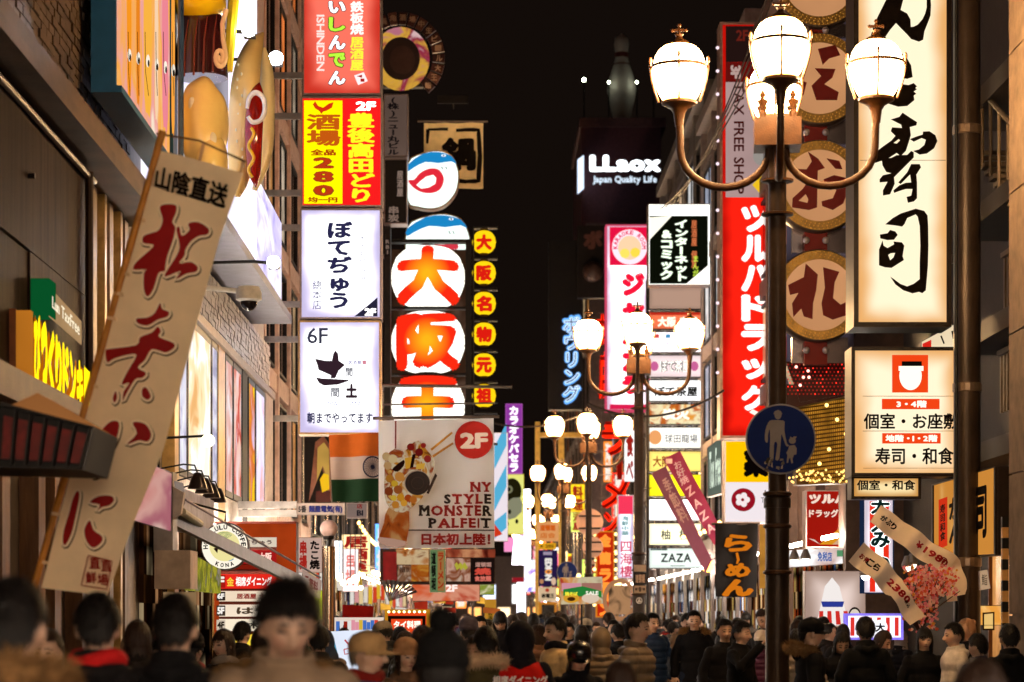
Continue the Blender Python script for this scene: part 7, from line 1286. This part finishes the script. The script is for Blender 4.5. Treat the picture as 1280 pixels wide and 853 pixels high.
def hairmesh(style, seed=0):
    r = random.Random(seed); mb = MB(); NA, NR = 40, 14; sc_ = 1.12 if style == 'messy' else 1.08; drop = {'long': .30, 'bangs': .22, 'bob': .09}.get(style, 0)
    def pt(az, po, k=1.0):
        d = Vector((math.sin(az) * math.sin(po), -math.cos(az) * math.sin(po), math.cos(po))); z = d.z; X = d.x * .084; Y = d.y * .101 + .004; Z = d.z * .124 + .006
        if po > 1.75: sh = min(1, (po - 1.75) / .8); X *= 1 - .18 * sh; Y *= 1 - .1 * sh
        return Vector((X, Y, Z)) * sc_ * k + HP
    rings = []
    for j in range(NR + 1):
        ring = []
        for i in range(NA):
            az = 2 * math.pi * i / NA; L_ = lim(az, style); po = L_ * j / NR; wob = 1 + .05 * noise.noise(Vector((math.sin(az) * 3, math.cos(az) * 3, po * 2 + seed))) + (.035 if style == 'messy' else .012) * noise.noise(Vector((math.sin(az) * 9, math.cos(az) * 9, po * 5 + seed)))
            ring.append(pt(az, po, wob))
        rings.append(ring)
    if drop:                                                   # curtain of long hair at sides and back
        for j in range(1, 7):
            ring = []
            for i in range(NA):
                az = 2 * math.pi * i / NA; a = abs((az + math.pi) % (2 * math.pi) - math.pi) / math.pi; b = rings[NR][i]; k = max(0, min(1, (a - .34) / .10)); fall = drop * j / 6 * k
                out = Vector((math.sin(az), -math.cos(az), 0)) * (.03 * math.sin(min(1, j / 4) * 1.5) * k); ring.append(b + out + Vector((0, 0, -fall)) + Vector((noise.noise(b * 40 + Vector((0, 0, j))) * .008, noise.noise(b * 37 + Vector((j, 0, 0))) * .008, 0)))
            rings.append(ring)
    vs = [p for g in rings for p in g]; fs = []
    for j in range(len(rings) - 1):
        for i in range(NA): fs.append((j * NA + i, j * NA + (i + 1) % NA, (j + 1) * NA + (i + 1) % NA, (j + 1) * NA + i))
    mb.add(vs, fs)
    inner = [HP + (p - HP) * .90 for p in vs]; n0 = len(mb.v); mb.add(inner, [f[::-1] for f in fs]); b = (len(rings) - 1) * NA
    mb.add([], [(b + i, b + (i + 1) % NA, n0 + b + (i + 1) % NA, n0 + b + i) for i in range(NA)] if False else []); mb.f += [(b + i, b + (i + 1) % NA, n0 + b + (i + 1) % NA, n0 + b + i) for i in range(NA)]; mb.m += [0] * NA
    for _ in range({'short': 2200, 'messy': 2400, 'long': 1500, 'bangs': 1500, 'bob': 1500, 'bun': 900}[style]):      # locks
        az = r.uniform(0, 2 * math.pi); L_ = lim(az, style); po = L_ * math.sqrt(r.uniform(.02, 1)); a = pt(az, po, 1.0); nrm = (a - HP).normalized(); dn_ = (pt(az + r.uniform(-.15, .15), po + .2) - a).normalized()
        l = r.uniform(.018, .04) * (1.3 if style == 'messy' else .9); lift = r.uniform(.15, .75) if style in ('messy',) else (r.uniform(.1, .5) if style == 'short' else r.uniform(.02, .22)); w = r.uniform(.0015, .0035); sd = nrm.cross(dn_).normalized(); m_ = a + dn_ * l * .55 + nrm * l * lift * .8; e = a + dn_ * l + nrm * l * lift
        mb.add([a - sd * w, a + sd * w, m_ + sd * w * .8, m_ - sd * w * .8, e], [(0, 1, 2, 3), (3, 2, 4)])
    if drop:
        for _ in range(420):
            i = r.randrange(NA); az = 2 * math.pi * i / NA; a_ = abs((az + math.pi) % (2 * math.pi) - math.pi) / math.pi
            if a_ < .36: continue
            j = r.randrange(NR - 2, NR + 4); a = rings[min(j, len(rings) - 1)][i]; out = Vector((math.sin(az), -math.cos(az), 0)); l = r.uniform(.06, .12); e = a + Vector((r.uniform(-.01, .01), r.uniform(-.01, .01), -l)) + out * .006; sd = Vector((-out.y, out.x, 0)) * r.uniform(.004, .008); m_ = (a + e) / 2 + out * .008
            mb.add([a - sd + out * .003, a + sd + out * .003, m_ + sd, m_ - sd, e], [(0, 1, 2, 3), (3, 2, 4)])
    if style == 'bun': mb.ball(HP + Vector((0, .085, .09)), .036, 14, 10)
    return mb.mesh('hair', (0, 0, 0), (), 60)
def beanie(pom=True, stripes=False):
    mb = MB(); prof = [(.094, .02), (.101, .03), (.104, .045), (.102, .065), (.097, .07), (.100, .085), (.093, .115), (.072, .145), (.038, .165), (.008, .17)]
    mb.lathe(prof, HP + Vector((0, .006, .0)), 28, cap=False)
    mb.v = [(x, (y - HP.y) * 1.12 + HP.y, z) for x, y, z in mb.v]; 
    if pom:
        n0 = len(mb.v); blob(mb, HP + Vector((0, .006, .195)), .046, 0, .012, 20, 14, 3); r = random.Random(1)
        for _ in range(260): d = Vector((r.gauss(0, 1), r.gauss(0, 1), r.gauss(0, 1))).normalized(); c = HP + Vector((0, .006, .195)) + d * .044; o_ = d.orthogonal() * .004; mb.add([c - o_, c + o_, c + d * .016], [(0, 1, 2)])
    return mb.mesh('hat', (0, 0, 0), (), 60)
def capmesh(brim=.09, wide=False):
    mb = MB(); mb.lathe([(.101, .015), (.104, .05), (.098, .085), (.078, .115), (.04, .132), (.005, .138)], HP + Vector((0, .006, 0)), 28, cap=False); mb.v = [(x, (y - HP.y) * 1.10 + HP.y, z) for x, y, z in mb.v]
    vs = []; 
    for k in range(13): a = math.pi * (k / 12) ; x, y = math.cos(a) * .098, -math.sin(a) * .098; vs.append(HP + Vector((x, y * 1.1, .022))); vs.append(HP + Vector((x * 1.02, y * 1.1 - math.sin(a) * brim, .008 - .008 * abs(math.cos(a)))))
    mb.add(vs, [(2 * k, 2 * k + 1, 2 * k + 3, 2 * k + 2) for k in range(12)]); mb.add([v + Vector((0, 0, -.004)) for v in vs], [(2 * k + 2, 2 * k + 3, 2 * k + 1, 2 * k) for k in range(12)]); mb.ball(HP + Vector((0, .006, .139)), .008, 8, 6); return mb.mesh('cap', (0, 0, 0), (), 50)
def hoodup():
    mb = MB(); mb.ball(HP + Vector((0, .03, .0)), (.112, .125, .145), 24, 18); mb.v = [p for p in mb.v]; capsule(mb, [HP + Vector((0, .05, -.12)), HP + Vector((0, .03, -.16))], [.10, .12]); me = remesh(mb, .009, 2)
    for v in me.vertices:
        p = v.co - HP
        if p.y < -.05: f = min(1, (-.05 - p.y) / .03); v.co.y = HP.y - .05 - (.01 * f); 
    return me
def furtrim(up=False):
    mb = MB(); r = random.Random(6); c0 = Vector((0, .075, 1.425)); path = []
    for k in range(25): a = math.pi * 2 * k / 24; path.append(c0 + Vector((math.sin(a) * .15, -math.cos(a) * .10, .025 * math.cos(a) * -1 - .0)))
    mb.tube(path, .034, 10)
    for _ in range(2600):
        a = r.uniform(0, 2 * math.pi); b = r.uniform(0, 2 * math.pi); c = c0 + Vector((math.sin(a) * .15, -math.cos(a) * .10, -.025 * math.cos(a))); o_ = Vector((math.sin(a), -math.cos(a), 0)); d = (o_ * math.cos(b) + Vector((0, 0, 1)) * math.sin(b)).normalized(); d2 = (d + Vector((r.uniform(-.5, .5), r.uniform(-.5, .5), r.uniform(-.6, .3)))).normalized(); s_ = d.orthogonal().normalized() * .004; p = c + d * .03; mb.add([p - s_, p + s_, p + d2 * r.uniform(.02, .06)], [(0, 1, 2)])
    return mb.mesh('fur_trim', (0, 0, 0), (), 60)
def scarfmesh():
    mb = MB(); mb.tube([(.085 * math.sin(a), -.085 * math.cos(a) + .01, 1.435 + .015 * math.sin(2 * a)) for a in [k * math.pi / 8 for k in range(17)]], .038, 10); return remesh(mb, .009, 2)
def packmesh():
    mb = MB(); mb.ball((0, .20, 1.20), (.135, .07, .20), 18, 12); mb.ball((0, .21, 1.10), (.14, .08, .12), 16, 10); return remesh(mb, .012, 2)
SKIN = newmat('skin'); o_ = nd(SKIN, 'ShaderNodeOutputMaterial'); b_ = nd(SKIN, 'ShaderNodeBsdfPrincipled', i_Roughness=.5); at_ = nd(SKIN, 'ShaderNodeVertexColor', layer_name='tone'); b_.inputs['Subsurface Weight'].default_value = .0; n_ = nd(SKIN, 'ShaderNodeTexNoise', i_Scale=60.0); mx_ = nd(SKIN, 'ShaderNodeMixRGB', blend_type='MULTIPLY', i_0=.25); lk(SKIN, at_.outputs[0], mx_.inputs[1]); lk(SKIN, n_.outputs[0], mx_.inputs[2]); lk(SKIN, mx_.outputs[0], b_.inputs[0]); lk(SKIN, b_.outputs[0], o_.inputs[0])
def cloth_m(h, rough=.75): return df(h, .85, 0, var=.25, scale=9, bump=.35, bscale=90, spec=.15)
def nyl(h): return df(h, .5, 0, var=.18, scale=7, bump=.25, bscale=26, spec=.3)
HB = df((.006, .004, .0035), .5, 0, var=.5, scale=26, bump=.6, bscale=70, stretch=(1, 1, .15), spec=.22); HBR = df((.026, .012, .007), .5, 0, var=.5, scale=26, bump=.6, bscale=70, stretch=(1, 1, .15), spec=.25); HGR = df((.30, .22, .15), .5, 0, var=.3)
BODY = {}
for ps, pi_ in (('down', 0), ('down', .30), ('phone', .42), ('raise', .02), ('walk', .05)): BODY[(ps, pi_)] = fin(bodymesh(ps, pi_), [SKIN])
JACK = {(ps, k): fin(jacketmesh(ps, k), [BLACKM]) for ps in POSES for k in ('coat', 'puffer')}
TRO = {.05: fin(trousermesh(.05), [BLACKM]), .22: fin(trousermesh(.22), [BLACKM])}
HAIR = {(s, k): fin(hairmesh(s, k), [HB]) for s, k in (('short', 1), ('short', 2), ('messy', 3), ('bangs', 4), ('long', 5), ('bob', 6), ('bun', 7))}
HATS = {'pom': beanie(True), 'beanie': beanie(False), 'cap': capmesh(.085), 'wide': capmesh(.05), 'hood': hoodup()}
for h in HATS.values(): fin(h, [BLACKM])
FUR = fin(furtrim(), [BLACKM]); SCARF = fin(scarfmesh(), [BLACKM]); PACK = fin(packmesh(), [BLACKM])
PHONE = MB().box(-.037, .037, -.335, -.327, 1.13, 1.27).mesh('phone', (0, 0, 0), (BLACKM,)); SCREEN = MB().box(-.033, .033, -.3265, -.3255, 1.14, 1.26).mesh('screen', (0, 0, 0), (em('c8d8f0', .8),))
LEG = {'down': .05, 'phone': .05, 'raise': .05, 'walk': .22}
def child(nm, me, par, mat=None, M=None):
    o = bpy.data.objects.new(nm, me); COL.objects.link(o); o.parent = par
    if mat: o.material_slots[0].link = 'OBJECT'; o.material_slots[0].material = mat
    if M is not None: o.matrix_local = M
    return o
DENIM = cloth_m('1c2434'); DK = cloth_m('141214'); DG = cloth_m('2a2826')
def person(u, top, w, yaw, label, pose='down', pitch=0, jk='coat', jc=None, hair=('short', 1), hm=None, hat=None, hatc=None, fur=None, scarf=None, pack=None, phone=False, Y=None, group=None):
    Y = Y or {'short': .185, 'messy': .20, 'bangs': .235, 'long': .24, 'bob': .215, 'bun': .185}[hair[0]] * F / w; head = 1.703 if not hat else {'pom': 1.80, 'beanie': 1.735, 'cap': 1.71, 'wide': 1.71, 'hood': 1.715}[hat]
    drop = (1 - math.cos(pitch)) * .24 + .02 * (pitch > .2); hgt = 1.65 + (V0 - top) * Y / F; s = hgt / (head - drop)
    t = thing('person', label, 'person', ((u - U0) * Y / F, Y, 0), group); t.rotation_euler.z = math.radians(yaw); t.scale = (s, s, s)
    M = Matrix.Translation(NP) @ Matrix.Rotation(pitch, 4, 'X') @ Matrix.Translation(-NP)
    child('body', BODY[(pose, pitch)], t); child('jacket', JACK[(pose, jk)], t, jc or DK); child('trousers', TRO[LEG[pose]], t, R.choice([DENIM, DK, DG]))
    if hat != 'hood': child('hair', HAIR[hair], t, hm or HB, M)
    if hat: child('hat' if hat != 'hood' else 'hood', HATS[hat], t, hatc or DK, M)
    if fur: child('fur_trim', FUR, t, fur)
    if scarf: child('scarf', SCARF, t, scarf)
    if pack: child('backpack', PACK, t, pack)
    if phone and pose == 'phone': p = child('phone', PHONE, t); child('screen', SCREEN, p)
    return t
FURM = df('7a5a38', .95, var=.6, scale=22, spec=.1); FURW = df('d8b894', .9, var=.2)
HAIRS = list(HAIR)
S1, S2, MS, BA, LO, BO, BU = HAIRS
DN = ('down', .30); PHN = dict(pose='phone', pitch=.42)
person(16, 722, 82, 178, 'person at the lower left corner, red jacket with a thick tan fur collar', jc=cloth_m('7a1210'), hair=S1, fur=FURM)
person(122, 741, 57, 186, 'person in black with a bright red collar under the crab banner', jk='puffer', jc=cloth_m('141011'), hair=S2, scarf=cloth_m('b01818'))
person(172, 775, 42, 182, 'short person with brown bobbed hair between the two dark haired men at left', jc=cloth_m('1c1614'), hair=BO, hm=HBR)
person(219, 742, 57, 176, 'broad person in plain black seen from behind left of the orange directory', jc=cloth_m('0e0c0e'), hair=S1)
fm = person(356, 733, 76, 16, 'blurred man close to the viewer with messy dark hair looking down, beige coat', pose='down', pitch=.30, jk='puffer', jc=cloth_m('7a6450'), hair=MS, fur=FURM)
SK2 = SKIN.copy(); SK2.name = 'tanned_skin'; [setattr(n.inputs[0], 'default_value', .8) for n in SK2.node_tree.nodes if n.type == 'MIX_RGB']  # skin copy darkened to stand for shade on the near man
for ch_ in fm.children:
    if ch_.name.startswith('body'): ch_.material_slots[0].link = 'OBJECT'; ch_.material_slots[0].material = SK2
    if ch_.name.startswith('fur'): ch_.location.z = -.055
person(398, 781, 30, 190, 'person in black behind the blurred man, only the dark head showing', jc=DK, hair=S2)
person(458, 787, 43, 82, 'person in side view with a beige peaked cap, red scarf and blue puffer jacket', jk='puffer', jc=nyl('24406c'), hat='cap', hatc=cloth_m('b08a5c'), hair=S1, hm=HGR, scarf=cloth_m('7a1a14'))
person(507, 796, 42, 30, 'smiling woman in a beige beret before the orange glowing panel', jc=cloth_m('6a4c38'), hat='beanie', hatc=cloth_m('b08058'), hair=LO, hm=HBR)
person(528, 783, 29, 188, 'person with tousled brown hair seen from behind under the bulb framed sign', jc=cloth_m('3a2c26'), hair=MS, hm=HBR)
person(553, 762, 88, 184, 'dark close figure from behind in a black knit hat with a big pom-pom', jk='puffer', jc=cloth_m('0c0a0c'), hat='pom', hatc=cloth_m('0c0a0a'), hair=LO)
person(596, 793, 42, -22, 'smiling young woman with long brown hair just right of the pom-pom hat', jc=cloth_m('2a1c18'), hair=LO, hm=HBR)
person(586, 770, 23, 184, 'person in a grey knitted cap left of the olive parka', jc=cloth_m('3a3440'), hat='beanie', hatc=cloth_m('4c4450'), hair=S1)
person(607, 783, 33, 188, 'person in an olive parka with a pale lined hood seen from behind', jc=cloth_m('4a4228'), jk='puffer', hair=S2, fur=FURW)
person(600, 770, 19, 5, 'man with short black hair peering over the olive parka', jc=DK, hair=S1)
person(626, 766, 23, -8, 'young man with a black fringe and black jacket looking down at his phone', pose='phone', pitch=.42, jc=cloth_m('121014'), hair=BA, phone=True)
person(667, 766, 18, 184, 'person with a round black head of hair right of the phone reading man', jc=cloth_m('8a7058'), hair=BO)
tv = person(650, 774, 33, 180, 'person in a black hooded coat wearing a red vest with a white printed back panel', jk='coat', jc=cloth_m('17141a'), hat='hood', hatc=cloth_m('17141a'))
YV = .172 * F / 33
vm = MB(); vm.ball((0, .005, 1.10), (.232, .182, .29), 26, 18); vm.lathe([(.232, .72), (.236, 1.0)], (0, .005, 0), 26, cap=False); vm.v = [(x, y * (.78 if z < 1.0 else 1), min(z, 1.34)) for x, y, z in vm.v]
v_ = child('vest', fin(vm.mesh('vest', (0, 0, 0), (), 60), [cloth_m('c8180e')]), tv); v_.location.z = .07
pm_ = MB(); pm_.box(-.155, .155, .190, .196, .78, 1.14); child('back_panel', fin(pm_.mesh('back_panel'), [df('d8c8bc', .7, var=.05)]), v_)
def backtext(txt, x0, x1, z0, z1, mat, y=.200, par=None, bold=.04):
    V, Fc = glyphs(txt, 'h', bold); child('lettering', fin(MB().add([(x1 - (x1 - x0) * x, y + k * .0005, z1 - (z1 - z0) * yy) for x, yy, k in V], Fc).mesh('lettering'), [mat]), par or v_)
backtext('相席ダイニング', -.20, .20, 1.17, 1.235, df('f4e4dc', .7, var=0), .212); backtext('相席ダイニング', -.11, .11, .87, .92, INK); backtext('EDIAONE', -.09, .09, .835, .85, INK, bold=0) if 0 else None
hm_ = MB(); hp = [(0, -1), (.5, -.5), (1, .1), (.9, .6), (.5, .8), (.15, .65), (0, .4)]; hp = hp + [(-x, y) for x, y in hp[::-1][1:-1]]; vs_, fs_ = poly_tri([hp]); hm_.add([(x * .04, .200, 1.03 + y * .045) for x, y in vs_], fs_)
for s_ in (-1, 1): hm_.box(s_ * .055 - .003, s_ * .055 + .003, .198, .201, .95, 1.09).box(s_ * .035 - .018, s_ * .035 + .018, .198, .2005, .985, .990).box(s_ * .018 - .002, s_ * .018 + .002, .198, .201, .95, .985)
child('emblem', fin(hm_.mesh('emblem'), [INK]), v_)
person(673, 782, 24, 186, 'person with curly brown hair half hidden by the red vest', jc=cloth_m('6a4a38'), hair=MS, hm=HBR)
person(695, 771, 26, -70, 'young man in side view facing left, cream jacket with black shoulders', jc=cloth_m('c8a878'), hair=S2, pose='phone', pitch=.42) if 0 else person(695, 771, 26, -62, 'young man turned left in a cream jacket with a black scarf', jc=cloth_m('c8a878'), hair=S2, scarf=cloth_m('141216'))
person(711, 778, 17, -20, 'small face of a man just right of the cream jacket', jc=DK, hair=S1)
person(727, 781, 24, 182, 'person with thick black hair and black coat seen from behind left of the raised hood', jc=DK, hair=BO)
person(751, 783, 24, 184, 'person with a raised olive grey quilted hood seen from behind', jk='puffer', jc=nyl('6a5844'), hat='hood', hatc=nyl('6a5844'))
person(722, 803, 41, 12, 'woman in a shiny black peaked cap over wavy dark hair, eyes lowered', pose='down', pitch=.30, jc=cloth_m('0e0c10'), hair=BA, hat='wide', hatc=df('14100f', .25, spec=.7))
person(776, 824, 54, 182, 'blurred crown of dark brown hair low in front of the grey puffer man', jc=cloth_m('1a1210'), hair=BO, hm=HBR)
person(796, 766, 28, 70, 'young man in side view facing right in a grey brown puffer jacket', jk='puffer', jc=nyl('7a6650'), hair=S1)
person(815, 766, 18, 28, 'man in a navy puffer jacket behind the grey puffer man', jk='puffer', jc=nyl('1c3050'), hair=S2)
person(868, 763, 18, -6, 'tall man facing us in a long black coat with a brown fur hood', jc=cloth_m('0e0d10'), hair=S1, fur=FURM)
person(906, 774, 22, 10, 'smiling man in a black jacket just above the mint backpack', jc=cloth_m('121114'), hair=S2)
person(903, 791, 25, 186, 'person seen from behind carrying a pale mint green backpack', jk='puffer', jc=nyl('1c1820'), hair=BO, pack=nyl('9ad8b0'))
person(926, 776, 23, 55, 'person with one hand raised to the face left of the striped beanie', pose='raise', pitch=.02, jc=cloth_m('0e0d0f'), hair=S1)
person(952, 787, 26, 150, 'person in a white ribbed beanie and plum coloured coat left of the lamp pole', jk='puffer', jc=nyl('4a1c38'), hat='beanie', hatc=df('c8b8a8', .8, var=.1, bump=.4, bscale=30), hair=LO, hm=HB)
person(1013, 771, 28, 95, 'person in a black cap facing right beside the lamp pole', jc=cloth_m('141214'), hair=S1, hat='wide', hatc=cloth_m('100e10'), fur=df('7a5c3c', .9))
person(996, 786, 33, 176, 'dark haired person in a cream hooded coat just right of the lamp pole', jk='puffer', jc=cloth_m('b8a894'), hair=BA)
person(1036, 779, 18, 80, 'woman with her hair in a bun, right of the black cap', jc=cloth_m('1c1614'), hair=BU)
person(1054, 780, 22, 182, 'person with black hair seen from behind above the woman reading her phone', jc=DK, hair=BO)
person(1051, 792, 31, 4, 'woman with long black hair in a black coat reading her phone', jc=cloth_m('0e0d11'), hair=LO, phone=True, **PHN)
person(1082, 771, 25, 184, 'man with neat black hair seen from behind by the striped low sign', jc=cloth_m('0c0c0e'), hair=S1)
person(1067, 790, 14, -10, 'small warmly lit face between the two women with phones', jc=cloth_m('6a3020'), hair=S2)
person(1098, 790, 28, 62, 'woman with long brown hair in side view holding a phone', jc=cloth_m('1a1312'), hair=LO, hm=HBR, phone=True, **PHN)
person(1126, 788, 21, 120, 'older person with greying fair hair and a padded black jacket', jk='puffer', jc=cloth_m('17130f'), hair=BO, hm=HGR)
person(1155, 784, 31, 0, 'woman in a hooded black coat with blunt fringe facing us', jc=cloth_m('0a090c'), hair=BA, phone=True, pose='phone', pitch=.42) if 0 else person(1155, 784, 30, 3, 'woman with a blunt black fringe facing us in a black coat', jc=cloth_m('0a090c'), hair=BA)
person(1162, 775, 18, 180, 'dark round head behind the woman with the blunt fringe', jc=DK, hair=BO)
person(1193, 778, 24, -78, 'man in a white shirt in side view facing left under the blossoms', jc=cloth_m('c8bcb0'), hair=S1)
person(1209, 773, 22, -66, 'bald older man with warm skin beside the utility pole', jc=DK, hair=BU, hm=df((.36, .20, .12), .45, var=.1))
person(1223, 792, 26, 215, 'person in a dark violet blue coat with short black hair, right of the white shirt', jc=cloth_m('1c1c3c'), hair=S2)
person(1246, 780, 19, 182, 'slim person with shoulder length dark hair before the glowing dish picture', jc=cloth_m('2a1e14'), hair=BO)
person(1262, 780, 27, 180, 'large dark figure from behind at the right edge of the crowd', jc=cloth_m('0c0b0d'), hair=S2)
person(1226, 822, 88, 188, 'very close blurred crown of brown black hair at the lower right', jc=cloth_m('1c120c'), hair=BO, hm=HBR)
# the rest of the crowd
rr = random.Random(77); COLS = [('141214', 'black'), ('1c1a20', 'charcoal'), ('20304a', 'navy'), ('4a3a2c', 'brown'), ('3a3430', 'grey'), ('4a1414', 'dark red'), ('6a5644', 'beige'), ('22281c', 'olive'), ('161416', 'black'), ('141214', 'black'), ('101012', 'black'), ('4a2040', 'plum')]
WH = ['under the orange directory', 'by the steel post', 'in front of the market stall', 'below the sundae banner', 'under the food posters', 'by the yellow shop pillar', 'left of the red vest', 'under the raised noodle board', 'by the cream pillar sign', 'below the ramen neon', 'at the second lamp', 'below the purple flags', 'under the sign ladder', 'below the black ramen banner', 'left of the nearest lamp pole', 'right of the nearest lamp pole', 'below the striped poster figure', 'under the striped low sign', 'under the blossoms', 'by the utility pole', 'at the recessed building']
HN = {'short': 'short hair', 'messy': 'tousled hair', 'bangs': 'fringed hair', 'long': 'long hair', 'bob': 'bobbed hair', 'bun': 'hair in a bun'}
taken = []; NAMED = [(U0 + o.location.x * F / o.location.y, o.location.y) for o in COL.objects if o.get('category') == 'person' and o.location.y < 40]
def free(x, y, d):
    return all((x - a) ** 2 + (y - b) ** 2 > d * d for a, b in taken)
for o in list(COL.objects):
    if o.get('category') == 'person': taken.append((o.location.x, o.location.y))
    if o.get('category') == 'street lamp': taken.append((o.location.x, o.location.y))
n = 0
DEP = ['near', 'midway', 'farther back', 'deep in the crowd', 'far off', 'at the far end']
spots = []; SEEN = set()
for band, (y0, y1, cnt) in enumerate(((11.5, 19, 5), (19, 30, 24), (30, 44, 58), (44, 62, 46), (62, 90, 42), (90, 130, 32))):
    k = 0; tries = 0
    while k < cnt and tries < 4000:
        tries += 1; y = rr.uniform(y0, y1); x = rr.uniform(-3.0, 5.0)
        u = U0 + x * F / y
        if not (-30 < u < 1310) or not free(x, y, .5): continue
        if any(y < yn and abs(u - un) < .30 * F / y for un, yn in NAMED): continue
        if y < 19 and (585 < u < 1180 and rr.random() < .35): continue
        taken.append((x, y)); k += 1; st = rr.choice([S1, S1, S2, S2, MS, BA, LO, BO, BO, BU]); c_, cn = rr.choice(COLS); back = rr.random() < .48; yaw = (180 if back else 0) + rr.uniform(-45, 45)
        hgt = rr.gauss(1.65, .065) if y > 30 else rr.uniform(1.50, 1.63); hgt = min(hgt, 1.80); top = V0 - (hgt - 1.65) * F / y; jk = rr.choice(['coat', 'puffer']); ps, pi_ = rr.choice([('down', 0), ('down', 0), ('down', .30), ('phone', .42), ('walk', .05)]); hat = rr.choice([None] * 15 + ['beanie', 'cap', 'hood']); dn = min(5, int(band))
        w_ = min(len(WH) - 1, max(0, int((u - 270) / 48)))
        hm_ = rr.choice([HB, HB, HBR]); lab = '%s %s, %s%s, %s, %s, %s' % (cn, {'coat': 'coat', 'puffer': 'padded jacket'}[jk], {'beanie': 'knit hat', 'cap': 'peaked cap', 'hood': 'raised hood'}.get(hat, ''), ('brown ' if hm_ is HBR else '') + HN[st[0]] if not hat else '', {True: 'back-turned', False: 'facing'}[back], DEP[dn], WH[w_])
        if lab in SEEN:
            for c_, cn in COLS:
                l2 = cn + lab[lab.index(' coat' if ' coat' in lab else ' padded'):]
                if l2 not in SEEN: lab = l2; break
            else: c_, cn = COLS[0]
        SEEN.add(lab)
        if len(lab.split()) > 16: lab = lab.replace(', ' + DEP[dn], '', 1)
        if y < 62: person(u, top, 1, yaw, lab, ps, pi_, jk, (cloth_m if jk == 'coat' else nyl)(c_), st, hm_, hat, cloth_m(rr.choice(['141214', '4a3c3a', '3a1814', '28344a', '8a7c68'])), Y=y, group='people in the crowd', scarf=cloth_m(rr.choice(['7a1a18', '8a8078', '2c3c5a'])) if rr.random() < .2 else None)
        else:
            t = person(u, top, 1, yaw, lab, ps, pi_, jk, cloth_m(c_), st, hm_, None, Y=y, group='people in the crowd')
